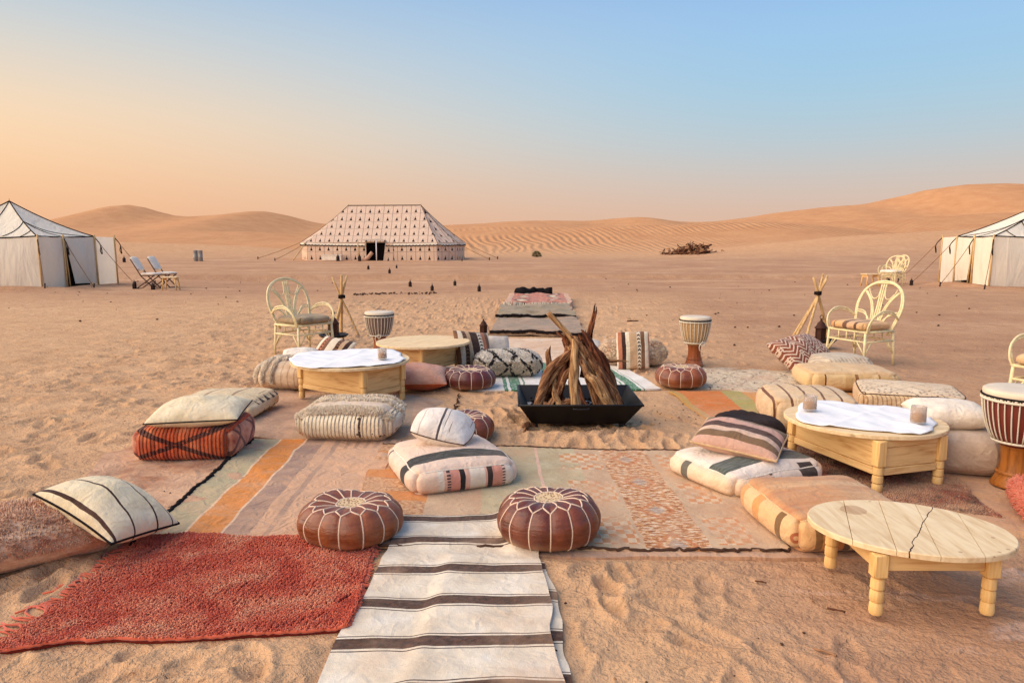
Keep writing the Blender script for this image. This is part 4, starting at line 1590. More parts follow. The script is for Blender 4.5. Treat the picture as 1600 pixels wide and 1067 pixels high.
def f_wt_top(b, x, y, z, v):
    base = two(b, v, c(228, 204, 184), c(240, 222, 206))
    band = b.ramp(b.noise(b.mapv(v, (2, 26, 26)), 3, 3), [(0.35, c(70, 72, 66)), (0.7, c(112, 114, 104))])
    base = b.mix((y + 0.15).abs().lt(0.075), base, band)
    return b.mix(x.band(0.16, 0.28) * y.lt(-0.27), base, c(42, 36, 38))


def f_wt_front(b, x, y, z, v):
    base = b.stripes(x, -0.4, 0.4, [(-0.4, c(234, 200, 168)), (-0.25, c(226, 190, 162)), (-0.22, c(210, 170, 146)), (-0.10, c(226, 202, 182)), (0.14, c(46, 40, 40)), (0.28, c(228, 208, 192))])
    dash = ((x + 0.22).abs().lt(0.012) + (x + 0.10).abs().lt(0.012)) * (z / 0.018).frac().lt(0.5)
    return b.mix(dash, base, c(80, 60, 56))


fab('wt_top', f_wt_top, dust=0.1); fab('wt_front', f_wt_front, dust=0.1)
fab('wt_side', lambda b, x, y, z, v: b.mix((y - 0.1).abs().lt(0.03), two(b, v, c(230, 196, 160), c(240, 214, 186)), c(110, 104, 92)), dust=0.1)
fab('brown_stripe', f_striped([(-0.3, c(88, 58, 46)), (-0.24, c(206, 160, 138)), (-0.17, c(120, 92, 66)), (-0.11, c(216, 178, 152)), (-0.05, c(84, 54, 44)), (0.03, c(204, 156, 138)), (0.10, c(124, 100, 76)), (0.20, c(104, 84, 64))], -0.3, 0.3, 'y'), dust=0.1)


def f_bigtan_front(b, x, y, z, v):
    col = b.stripes(x, -0.45, 0.45, [(-0.45, c(206, 150, 96)), (-0.30, c(220, 174, 122)), (-0.24, c(112, 82, 48)), (-0.205, c(206, 140, 74)), (-0.13, c(190, 112, 52)), (-0.10, c(58, 44, 46)), (-0.065, c(214, 172, 116)),
                                     (0.06, c(184, 88, 40)), (0.12, c(120, 86, 52)), (0.16, c(214, 166, 110)), (0.3, c(196, 124, 66))])
    return b.mix(0.2, col, two(b, v, c(200, 140, 90), c(224, 180, 130)))


def f_bigtan_side(b, x, y, z, v):
    col = b.stripes(y, -0.45, 0.45, [(-0.45, c(222, 180, 132)), (-0.22, c(128, 94, 58)), (-0.17, c(222, 178, 128)), (0.02, c(210, 150, 92)), (0.09, c(224, 184, 136)), (0.2, c(208, 152, 98)), (0.3, c(224, 180, 134))])
    thr = (y + 0.31 + (z * 60.0).sin() * 0.012).abs().lt(0.006)
    return b.mix(thr * 0.8, col, c(170, 80, 48))


fab('bigtan_front', f_bigtan_front, dust=0.1); fab('bigtan_side', f_bigtan_side, dust=0.1)
fab('bigtan_top', lambda b, x, y, z, v: b.ramp(b.noise(b.mapv(v, (0.8, 5, 1)), 2.2, 4), [(0.3, c(186, 122, 80)), (0.5, c(200, 144, 98)), (0.7, c(214, 168, 122))]), dust=0.3)
fab('coral', lambda b, x, y, z, v: b.ramp(b.noise(b.mapv(v, (3, 3, 10)), 6, 4), [(0.3, c(196, 92, 70)), (0.7, c(226, 140, 114))]), weave=90, dust=0.05)
fab('olive_cushion', lambda b, x, y, z, v: two(b, v, c(140, 120, 92), c(176, 152, 120)), dust=0.2)
fab('gold_stripe', f_striped([(-0.3, c(206, 150, 96)), (-0.18, c(90, 62, 48)), (-0.165, c(214, 168, 118)), (-0.05, c(108, 74, 56)), (0.02, c(206, 164, 126)), (0.12, c(96, 66, 50)), (0.16, c(212, 168, 122))], -0.3, 0.3), dust=0.1)
fab('frill', lambda b, x, y, z, v: b.mix(((((x) / 0.07).frac() - 0.5).abs()).lt(0.1) * 0.5, two(b, v, c(206, 172, 138), c(222, 194, 164)), c(160, 120, 92)), dust=0.15)
fab('pink_shag', lambda b, x, y, z, v: b.ramp(b.noise(v, 9, 3) * 0.6 + b.noise(v, 60, 2) * 0.4, [(0.34, c(176, 128, 104)), (0.5, c(218, 188, 158)), (0.66, c(232, 210, 184))]), weave=90, wr=9, wrs=0.6, dust=0.0)


# ------------------------------------------------------------------ leather poufs
def leather_pouf(loc, D, h, mat, label, seed=0, N=14, rz=0.0, stitches=True, sag=0.0):
    g = 'round leather poufs'
    t = thing('leather_pouf', label, 'pouf', (loc[0], loc[1], h1(loc[0], loc[1]) + 0.014), rz, g)
    Rr = D / 2
    # profile from the centre of the top down to the floor: (radius, height)
    prof = spline([(0.0, h * 0.90), (Rr * 0.25, h * 0.915), (Rr * 0.55, h * 0.97), (Rr * 0.80, h * 0.90), (Rr * 0.965, h * 0.66), (Rr, h * 0.45), (Rr * 0.95, h * 0.20), (Rr * 0.80, 0.012), (Rr * 0.5, 0.0), (0.0, 0.0)], 54)
    prof[:, 0] = np.maximum(prof[:, 0], 0)
    prof[:, 1] = np.maximum(prof[:, 1], 0)
    s = np.concatenate([[0], np.cumsum(np.linalg.norm(np.diff(prof, axis=0), axis=1))])

    def surf(th, ss):
        r_ = np.interp(ss, s, prof[:, 0]); z_ = np.interp(ss, s, prof[:, 1])
        ph = (th * N / (2 * math.pi)) % 1.0
        lob = np.abs(np.sin(ph * math.pi)) ** 0.7
        k = sstep(0.35, 0.7, r_ / Rr)
        bul = 1 + 0.045 * (lob - 0.6) * k * sstep(0.05, 0.3, z_ / h)
        wob = 1 + 0.05 * noise2(np.cos(th) * 1.6 + seed, np.sin(th) * 1.6 + seed, seed)
        x_, y_ = r_ * np.cos(th) * bul * wob, r_ * np.sin(th) * bul * wob
        z2 = z_ + (0.022 * noise2(x_ * 4 + seed * 3.7, y_ * 4, seed + 4) + 0.006 * noise2(x_ * 14, y_ * 14 + seed, seed + 5)) * (z_ / h) + 0.006 * (lob - 0.6) * k * (z_ > h * 0.6)
        return np.stack([x_, y_, np.maximum(z2, 0)], -1)
    nth, ns = N * 8, 44
    th, ss = np.meshgrid(np.arange(nth) / nth * 2 * math.pi, np.linspace(0.002, s[-1], ns))
    v = surf(th, ss).reshape(-1, 3)
    f = []
    for j in range(ns - 1):
        for i in range(nth):
            i2 = (i + 1) % nth
            f.append((j * nth + i, (j + 1) * nth + i, (j + 1) * nth + i2, j * nth + i2))
    ms = Mesh().add(v, f)
    ms.build('body', mat, t)
    S = lambda frac: np.interp(frac, prof[:30, 0] / Rr, s[:30])     # arc length of a radius on the top side
    if stitches:
        sh, inn, rad = S(0.80), S(0.28), max(0.0042, D * 0.0085)
        bottom = s[-1] - (Rr * 0.75)
        seam = Mesh()
        step = 2 * math.pi / N
        for k in range(N):
            a = k * step
            sl = np.linspace(sh, bottom, 16)
            seam.tube(surf(np.full(16, a), sl), rad, 5)
            for sgn in (-1, 1):      # pointed petal from the shoulder to the ring of inner seams
                tt = np.linspace(0, 1, 6)
                seam.tube(surf(a + sgn * step * 0.5 * tt, sh + (S(0.64) - sh) * tt), rad, 5)
            tt = np.linspace(0, 1, 9)
            seam.tube(surf(a + step * 0.5 + 0 * tt, S(0.64) + (inn - S(0.64)) * tt), rad * 0.9, 5)
        seam.build('stitched_seams', 'stitch', t)
        ring = np.linspace(0, 2 * math.pi, 40, endpoint=False)
        Mesh().tube(surf(ring, np.full(40, inn)), rad * 1.1, 5, closed=True).build('centre_ring', 'stitch', t)
        em = Mesh()
        rr_, th_ = np.meshgrid(np.linspace(0.01, 0.92, 5), ring)
        pv = surf(th_, rr_ * inn); pv[..., 2] += 0.004
        n1, n2 = pv.shape[:2]
        ff = [(i * n2 + j, ((i + 1) % n1) * n2 + j, ((i + 1) % n1) * n2 + j + 1, i * n2 + j + 1) for i in range(n1) for j in range(n2 - 1)]
        em.add(pv.reshape(-1, 3), [q_[::-1] for q_ in ff]).build('embroidery', 'embroidery', t)
    return t


def m_embroidery():
    b = MB_('embroidery')
    v = b.vec()
    n = b.vor(v, 70, rnd=0.8)
    col = b.ramp(n, [(0.2, c(110, 62, 44)), (0.5, c(214, 182, 140))])
    MATS['embroidery'] = b.fin(col, 0.8, b.bump(n, 0.5, 0.004), 0.2)


m_embroidery()


# ------------------------------------------------------------------ place cushions
def build_cushions():
    G = 'floor cushions around the tables'
    # left side
    o = pouf('floor_cushion', 'long tan shag floor cushion cut off by the left picture edge', 'cushion', 'tan_shag', 0.98, 0.44, 0.235, (-2.44, 3.38), R(38), 0.11, 0.03, 0.03, 3, 0.014, group=G)
    surface_tufts(o, mesh_sampler(o, lambda c_, n_: (n_[:, 2] > -0.3)), 9000, 0.016, 0.004, 'tan_shag', 3)
    o = pillow('pillow', 'cream pillow with black piping sloping off the tan shag cushion', ['cream_corded'], 0.56, 0.44, 0.21, (-2.02, 3.56, 0.225), Euler((R(-8), R(19), R(-22))), 4, cord=('black_cord', 0.006), group='loose pillows', bend=0.015, exp=2.0)
    pouf('floor_cushion', 'red ribbed square pouf with dark crossed lines', 'cushion', ['red_ribbed', 'red_ribbed', 'red_side'], 0.70, 0.60, 0.225, (-2.33, 5.31), R(3), 0.06, 0.02, 0.02, 5, 0.013, group=G)
    pillow('pillow', 'plain cream pillow lying on the red ribbed pouf', ['cream_plain'], 0.66, 0.54, 0.19, (-2.27, 5.27, 0.31), Euler((R(3), R(-1), R(8))), 6, cord=('black_cord', 0.005), group='loose pillows')
    pouf('floor_cushion', 'cream pouf with black triangles along its side', 'cushion', ['cream_triangles'], 0.74, 0.74, 0.15, (-2.58, 6.52), R(-4), 0.06, 0.04, 0.02, 7, 0.013, group=G)
    o = pouf('floor_cushion', 'cream pouf with shaggy wool rows on top and black dots', 'cushion', ['cream_top_lines', 'cream_ribbed_dots', 'cream_ribbed_dots'], 0.70, 0.58, 0.235, (-1.28, 5.80), R(-3), 0.085, 0.03, 0.05, 8, 0.012, group=G)
    def rows(c_, n_):
        return (n_[:, 2] > 0.5) * ((np.abs(c_[:, 1] + 0.23) < 0.04) * 1.3 + (np.abs(c_[:, 1] - 0.05) < 0.03) + (np.abs(c_[:, 1] - 0.22) < 0.04)) + 1e-9
    surface_tufts(o, mesh_sampler(o, rows), 5200, 0.024, 0.0045, 'shag_wool', 8)
    pouf('floor_cushion', 'white pouf with a black band on top and pink striped front', 'cushion', ['bw_top', 'bw_front', 'bw_side'], 0.68, 0.76, 0.165, (-0.41, 4.73), R(21), 0.055, 0.05, 0.03, 9, 0.011, group=G, seams=('white_linen', 0.005))
    pillow('pillow', 'small white pillow with ink stripes lying on the black-banded pouf', ['white_inkstripe', 'white_linen'], 0.42, 0.38, 0.24, (-0.46, 4.84, 0.30), Euler((R(10), R(12), R(-8))), 10, cord=('grit', 0.004), group='loose pillows', exp=1.8, pinch=0.03, rnd=0.5)
    # middle and back
    o = pillow('pillow', 'flat terracotta pillow on the sand between table and pouf', ['terracotta', 'terracotta_side'], 0.66, 0.60, 0.24, (-1.00, 7.62, 0.13), Euler((R(6), R(0), R(5))), 11, cord=('terracotta_side', 0.005), group='loose pillows')
    o = pouf('floor_cushion', 'black and white shaggy cushion behind the fire tray', 'cushion', 'bw_shag', 0.72, 0.50, 0.25, (-0.05, 8.40), R(3), 0.12, 0.03, 0.02, 12, 0.014, group=G)
    surface_tufts(o, mesh_sampler(o, lambda c_, n_: (n_[:, 2] > -0.3)), 6000, 0.020, 0.006, 'bw_shag', 12)
    pillow('pillow', 'grey linen pillow half hidden behind the black and white cushion', ['grey_linen'], 0.46, 0.42, 0.18, (-0.24, 9.05, 0.20), Euler((R(50), 0, R(10))), 13, group='loose pillows')
    pillow('pillow', 'brown and white kilim pillow leaning beside the bare round table', ['kilim_brown'], 0.52, 0.52, 0.15, (-0.46, 8.72, 0.24), Euler((R(62), R(8), R(34))), 14, group='loose pillows')
    o = pouf('floor_cushion', 'ruffled beige cushion left of the cloth-covered table', 'cushion', 'frill', 0.56, 0.5, 0.26, (-2.36, 7.72), R(-8), 0.10, 0.04, 0.03, 15, 0.012, group=G)
    def ruff(c_, n_):
        return (np.abs(((c_[:, 0] + 0.3) / 0.09) % 1 - 0.5) < 0.16) * (n_[:, 2] > -0.3) * (c_[:, 0] < 0.08) + 1e-9
    surface_tufts(o, mesh_sampler(o, ruff), 3000, 0.035, 0.006, 'shag_wool', 15)
    pillow('pillow', 'white pillow behind the cloth-covered table below the rattan chair', ['white_linen'], 0.44, 0.40, 0.16, (-2.50, 8.60, 0.18), Euler((R(20), 0, R(8))), 16, group='loose pillows')
    pillow('pillow', 'flower kilim pillow leaning near the drum and lantern', ['kilim_flower'], 0.50, 0.46, 0.15, (-2.16, 8.75, 0.21), Euler((R(44), R(8), R(-24))), 17, group='loose pillows')
    o = pouf('floor_cushion', 'pinkish beige shaggy cushion behind the upright kilim pillow', 'cushion', 'pink_shag', 0.78, 0.42, 0.28, (1.50, 9.12), R(-4), 0.13, 0.03, 0.02, 18, 0.014, group=G)
    surface_tufts(o, mesh_sampler(o, lambda c_, n_: (n_[:, 2] > -0.3)), 4500, 0.020, 0.006, 'pink_shag', 18)
    pillow('pillow', 'kilim pillow with hook motifs standing upright right of the fire', ['kilim_hook'], 0.40, 0.46, 0.13, (1.45, 8.76, 0.24), Euler((R(80), R(-2), R(-3))), 19, pinch=0.02, group='loose pillows')
    pillow('pillow', 'plain white pillow partly hidden behind the stacked firewood', ['white_linen'], 0.46, 0.4, 0.2, (0.93, 9.30, 0.16), Euler((R(30), 0, R(4))), 20, group='loose pillows')
    # right side
    pillow('pillow', 'brown zigzag patterned pillow leaning below the tripod lantern', ['berber_zigzag'], 0.90, 0.54, 0.30, (3.46, 8.72, 0.21), Euler((R(36), R(-3), R(38))), 21, group='loose pillows')
    pouf('floor_cushion', 'small grey ribbed pouf next to the zigzag pillow', 'cushion', ['rib_grey'], 0.60, 0.54, 0.22, (3.74, 8.38), R(8), 0.08, 0.03, 0.03, 22, 0.012, group=G)
    pouf('floor_cushion', 'flat tan striped pouf in front of the right rattan chair', 'cushion', ['tan_plain', 'tan_stripe', 'tan_stripe'], 0.90, 0.66, 0.20, (3.52, 7.72), R(-6), 0.06, 0.03, 0.03, 23, 0.012, group=G, seams=('tan_plain', 0.005))
    pouf('floor_cushion', 'beige dotted pouf behind the right cloth-covered table', 'cushion', ['dot_top', 'dot_side', 'dot_side'], 0.86, 0.72, 0.185, (3.66, 6.72), R(-20), 0.04, 0.035, 0.015, 24, 0.007, group=G, seams=('grit', 0.006))
    pouf('floor_cushion', 'peach striped pouf left behind the right cloth-covered table', 'cushion', ['peach_lines'], 0.70, 0.72, 0.26, (2.50, 6.15), R(-8), 0.07, 0.04, 0.03, 25, 0.010, group=G)
    pouf('floor_cushion', 'grey tan pouf standing between the right table and drum', 'cushion', ['grey_tan_top', 'grey_tan', 'grey_tan'], 0.60, 0.56, 0.265, (3.10, 4.92), R(-14), 0.09, 0.02, 0.03, 26, 0.012, group=G)
    pillow('pillow', 'cream pillow lying on the grey tan pouf', ['white_linen'], 0.50, 0.42, 0.17, (3.00, 4.98, 0.365), Euler((R(4), 0, R(-10))), 27, group='loose pillows', exp=3.2)
    pouf('floor_cushion', 'white pouf with grey green band under the brown striped pillow', 'cushion', ['wt_top', 'wt_front', 'wt_side'], 0.78, 0.64, 0.150, (1.52, 4.67), R(26), 0.055, 0.05, 0.03, 28, 0.012, group=G, seams=('white_linen', 0.005))
    pillow('pillow', 'pillow with brown and pink stripes lying on the white pouf', ['brown_stripe'], 0.56, 0.46, 0.15, (1.49, 4.70, 0.265), Euler((R(8), R(6), R(-28))), 29, cord=('tan_plain', 0.008), group='loose pillows', exp=2.8)
    pouf('floor_cushion', 'large tan pouf with orange and black side stripes beside the oval table', 'cushion', ['bigtan_top', 'bigtan_front', 'bigtan_side'], 0.66, 0.68, 0.190, (1.68, 3.82), R(6), 0.06, 0.03, 0.035, 30, 0.012, group=G, seams=('tan_plain', 0.006))
    o = pouf('floor_cushion', 'coral shaggy pouf at the right picture edge', 'cushion', 'coral', 0.70, 0.60, 0.15, (3.20, 3.90), R(-24), 0.05, 0.02, 0.015, 31, 0.010, group=G)
    surface_tufts(o, mesh_sampler(o, lambda c_, n_: (n_[:, 2] > -0.3)), 6000, 0.020, 0.004, 'coral', 31)
    # leather
    leather_pouf((-0.84, 3.71), 0.535, 0.200, 'leather_tan', 'tan leather pouf with pale stitching on the corner of the red rug', 1, 14, 0.2)
    leather_pouf((0.190, 3.69), 0.53, 0.220, 'leather_brown', 'dark brown leather pouf at the right of the brown-striped rug', 2, 15, 0.1)
    leather_pouf((-0.39, 5.58), 0.50, 0.21, 'leather_brown', 'brown leather pouf half hidden behind the small white pillow', 3, 14, 0.3)
    leather_pouf((-0.445, 7.66), 0.555, 0.215, 'leather_wine', 'wine red leather pouf next to the terracotta pillow', 4, 13, 0.0)
    leather_pouf((1.795, 7.75), 0.535, 0.205, 'leather_tan', 'brown leather pouf on the rug right of the fire tray', 5, 13, 0.15)
    leather_pouf((1.80, 5.50), 0.55, 0.22, 'leather_black', 'black leather pouf behind the brown striped pillow', 6, 15, 0.0, stitches=False)


build_cushions()


# ------------------------------------------------------------------ tables
LEG_PROF = [(0.026, 0.0), (0.030, 0.012), (0.028, 0.05), (0.024, 0.056), (0.030, 0.064), (0.029, 0.105), (0.023, 0.112), (0.030, 0.120), (0.028, 0.160), (0.023, 0.166), (0.030, 0.172)]


def leg_mesh(hz, block, sq, thin):
    """square block above a turned foot; origin on the ground"""
    ms = Mesh()
    prof = [(r * thin, z / 0.172 * (hz - block)) for r, z in LEG_PROF]
    ms.lathe(prof, 14)
    return ms, sq


def plank_top(parent, a, b, z, thick, n, ang, mat, seed=0, gap=0.0018, name='plank', bulge=0.0):
    """round or oval top sawn from boards: each board its own piece"""
    rng = np.random.default_rng(seed)
    cuts = np.linspace(-b, b, n + 1)
    cuts[1:-1] += rng.uniform(-0.03, 0.03, n - 1) * b
    for k in range(n):
        y0, y1 = cuts[k] + gap / 2, cuts[k + 1] - gap / 2
        m = 12
        ys = np.linspace(max(y0, -b * 0.9995), min(y1, b * 0.9995), m)
        xs = a * np.sqrt(np.maximum(0, 1 - (ys / b) ** 2))
        out = [(x, y) for x, y in zip(xs, ys)] + [(-x, y) for x, y in zip(xs[::-1], ys[::-1])]
        out = np.array(out)
        cen = out.mean(0)
        dz = rng.uniform(-0.0012, 0.0012)
        lay = []
        d = out - cen
        for sc_, zz in ((1.0, 0.004), (1.0, thick - 0.004), (None, thick)):
            if sc_ is None:
                L = np.linalg.norm(d, axis=1)[:, None]
                o_ = cen + d * (L - 0.004) / np.maximum(L, 1e-6)
            else:
                o_ = out
            lay.append(np.column_stack([o_, np.full(len(out), z + zz + dz)]))
        V = np.concatenate(lay)
        c_, s_ = math.cos(ang), math.sin(ang)
        V[:, :2] = V[:, :2] @ np.array([[c_, s_], [-s_, c_]])
        nn = len(out)
        f = []
        for l_ in range(2):
            for i in range(nn):
                j = (i + 1) % nn
                f.append((l_ * nn + i, l_ * nn + j, (l_ + 1) * nn + j, (l_ + 1) * nn + i))
        f.append(tuple(2 * nn + i for i in range(nn)))
        f.append(tuple(range(nn - 1, -1, -1)))
        o = Mesh().add(V, f).build(name, mat, parent, smooth=False)


def low_table(loc, rz, L, W, hgt, a, b, top_ang, nplank, label, apron=(0.10, 0.30), seed=0, top_mat='pine_pale', group='low wooden tables', leg_sq=0.062, block=0.16, thin=1.0):
    z0 = h1(*loc) + 0.02
    t = thing('low_table', label, 'table', (loc[0], loc[1], z0), rz, group)
    th = 0.028
    plank_top(t, a, b, hgt - th, th, nplank, top_ang, top_mat, seed)
    zt = hgt - th - 0.002
    ax, ay = L / 2, W / 2
    for sx in (-1, 1):
        for sy in (-1, 1):
            ms = Mesh()
            foot = zt - block
            ms.lathe([(r * thin, z / 0.172 * foot) for r, z in LEG_PROF], 14)
            ms.box(0, 0, foot + block / 2, leg_sq, leg_sq, block, 0, 0.005)
            o = ms.build('leg', 'pine_z', t, (sx * ax, sy * ay, 0), smooth=False)
            sharp(o, 40)
    lo, hi = apron
    for horiz in (True, False):
        span = (L if horiz else W) - leg_sq - 0.002
        for s_ in (-1, 1):
            pos = (0, s_ * ay, 0) if horiz else (s_ * ax, 0, 0)
            rr = (0, 0, 0) if horiz else (0, 0, R(90))
            ap = link('apron', None, t)  # grouping node of one side
            ap.location = pos; ap.rotation_euler = rr
            bands = [(lo, lo + 0.045, 0.030, 'rail'), (lo + 0.047, hi - 0.042, 0.016, 'panel'), (hi - 0.040, zt - 0.001, 0.030, 'rail')] if hi - lo > 0.12 else [(lo, zt - 0.001, 0.026, 'rail')]
            for z_a, z_b, dp, nm in bands:
                o = Mesh().box(0, 0, (z_a + z_b) / 2, span, dp, z_b - z_a, 0, 0.003).build(nm, 'pine_x', ap, smooth=False)
    return t


def tablecloth(loc, z, a, b, rz, label, seed=0, drape=0.02):
    n = 44
    u, v = np.meshgrid(np.linspace(-1, 1, n), np.linspace(-1, 1, n))
    # a crumpled square of cotton that nearly fills the round top
    th = np.arctan2(v, u); r = np.maximum(np.abs(u), np.abs(v))
    sup = (np.abs(np.cos(th)) ** 4 + np.abs(np.sin(th)) ** 4) ** (-0.25)
    edge = 1 + 0.05 * noise2(np.cos(th) * 3 + seed, np.sin(th) * 3, seed)
    X = a * r * np.cos(th) * (0.15 + 0.85 * sup) * edge * 0.92; Y = b * r * np.sin(th) * (0.15 + 0.85 * sup) * edge * 0.92
    Z = 0.004 + 0.016 * np.maximum(0, fbm(X * 3 + seed, Y * 5, seed, 3)) + 0.010 * np.abs(noise2(X * 7 + Y * 5, Y * 4 - X * 2, seed + 2))
    fold = np.exp(-((X * 0.55 + Y * 0.83 - 0.04) / 0.02) ** 2) * 0.006 + np.exp(-((X * 0.9 - Y * 0.4 + 0.02) / 0.02) ** 2) * 0.006
    Z = Z + fold
    over = np.maximum(0, np.hypot(X / a, Y / b) - 1.10)
    Z = Z - over * drape * 20
    top = np.stack([X, Y, Z], -1).reshape(-1, 3)
    ms = Mesh().add(top, grid_faces(n, n))
    o = ms.build('tablecloth', 'white_cotton', None, (loc[0], loc[1], z), (0, 0, rz))
    sol = o.modifiers.new('thickness', 'SOLIDIFY'); sol.thickness = 0.002; sol.offset = 1
    return tag(o, label, 'tablecloth', 'white cloths on the low tables')


def candle_jar(loc, z, label, r=0.042, h=0.10):
    t = thing('candle_jar', label, 'candle', (loc[0], loc[1], z), 0, 'glass candle jars')
    Mesh().lathe([(r * 0.96, 0.0), (r, 0.004), (r, h), (r * 0.93, h), (r * 0.93, 0.008), (0.0, 0.008)], 28, caps=True).build('glass', 'jar_glass', t)
    pr = [(0.0, 0.009), (r * 0.915, 0.009), (r * 0.915, h * 0.42), (r * 0.6, h * 0.50), (0.0, h * 0.53)]
    Mesh().lathe(pr, 24).build('sand_fill', 'candle', t)
    Mesh().tube([(0, 0, h * 0.52), (0.002, 0, h * 0.60)], 0.002, 5).build('wick', 'char', t)
    return t


def build_tables():
    low_table((-1.56, 7.06), R(-35), 0.86, 0.50, 0.39, 0.565, 0.565, R(20), 6, 'round wooden table under a white cloth left of the fire', (0.10, 0.36), 1)
    tablecloth((-1.59, 7.08), 0.39 + h1(-1.56, 7.06) + 0.022, 0.57, 0.60, R(14), 'white cotton cloth on the left round table', 1)
    candle_jar((-1.23, 6.93), 0.39 + 0.045, 'glass candle jar on the left cloth-covered table')
    low_table((-1.02, 8.42), R(-29), 0.46, 0.70, 0.38, 0.54, 0.52, R(62), 6, 'bare round wooden table behind the cloth-covered left table', (0.09, 0.35), 2)
    low_table((2.35, 4.83), R(-73), 0.80, 0.47, 0.35, 0.50, 0.46, R(50), 6, 'round wooden table under a white cloth right of the fire', (0.10, 0.315), 3, thin=1.1)
    tablecloth((2.35, 4.84), 0.35 + h1(2.35, 4.83) + 0.022, 0.45, 0.43, R(-25), 'white cotton cloth on the right round table', 4)
    candle_jar((2.05, 4.98), 0.35 + 0.045, 'glass candle jar on the far end of the right white cloth', 0.045, 0.10)
    candle_jar((2.60, 4.62), 0.35 + 0.045, 'glass candle jar on the near end of the right white cloth', 0.047, 0.105)
    t = low_table((1.735, 3.10), R(0), 0.46, 0.44, 0.292, 0.315, 0.41, R(70), 5, 'bare oval wooden table with a cracked top in the near right corner', (0.19, 0.25), 5, 'cracked_top', leg_sq=0.058, block=0.10, thin=0.95)
    return t


def m_cracked():
    b = MB_('cracked_top')
    v = b.vec()
    x, y, z = b.xyz(v)
    st = b.noise(b.mapv(v, (14, 2.0, 14), (0, 0, R(36))), 1.6, 4, 0.6, 0.8)
    col = b.ramp(st, [(0.3, c(206, 172, 128)), (0.55, c(228, 200, 158)), (0.75, c(234, 210, 172))])
    w = b.noise(v, 7, 3) - 0.5
    line = ((x - 0.07) * 0.808 - (y - 0.01) * 0.589 + w * 0.05).abs().lt(0.0021)
    ring = ((x + 0.15) * (x + 0.15) + (y - 0.19) * (y - 0.19) + w * 0.004).lt(0.0034)
    spots = b.vor(v, 13).lt(0.10) * b.noise(v, 3, 1).gt(0.52)
    col = b.mix(ring * 0.45, col, c(150, 96, 60)); col = b.mix(spots * 0.6, col, c(150, 110, 80))
    col = b.mix(b.noise(v, 4, 4).ss(0.52, 0.7) * 0.35, col, c(190, 150, 112))
    col = b.mix(line, col, c(70, 42, 28))
    MATS['cracked_top'] = b.fin(col, 0.7, b.bump(st - line * 2.0, 0.4, 0.004), 0.25)


m_cracked()
build_tables()


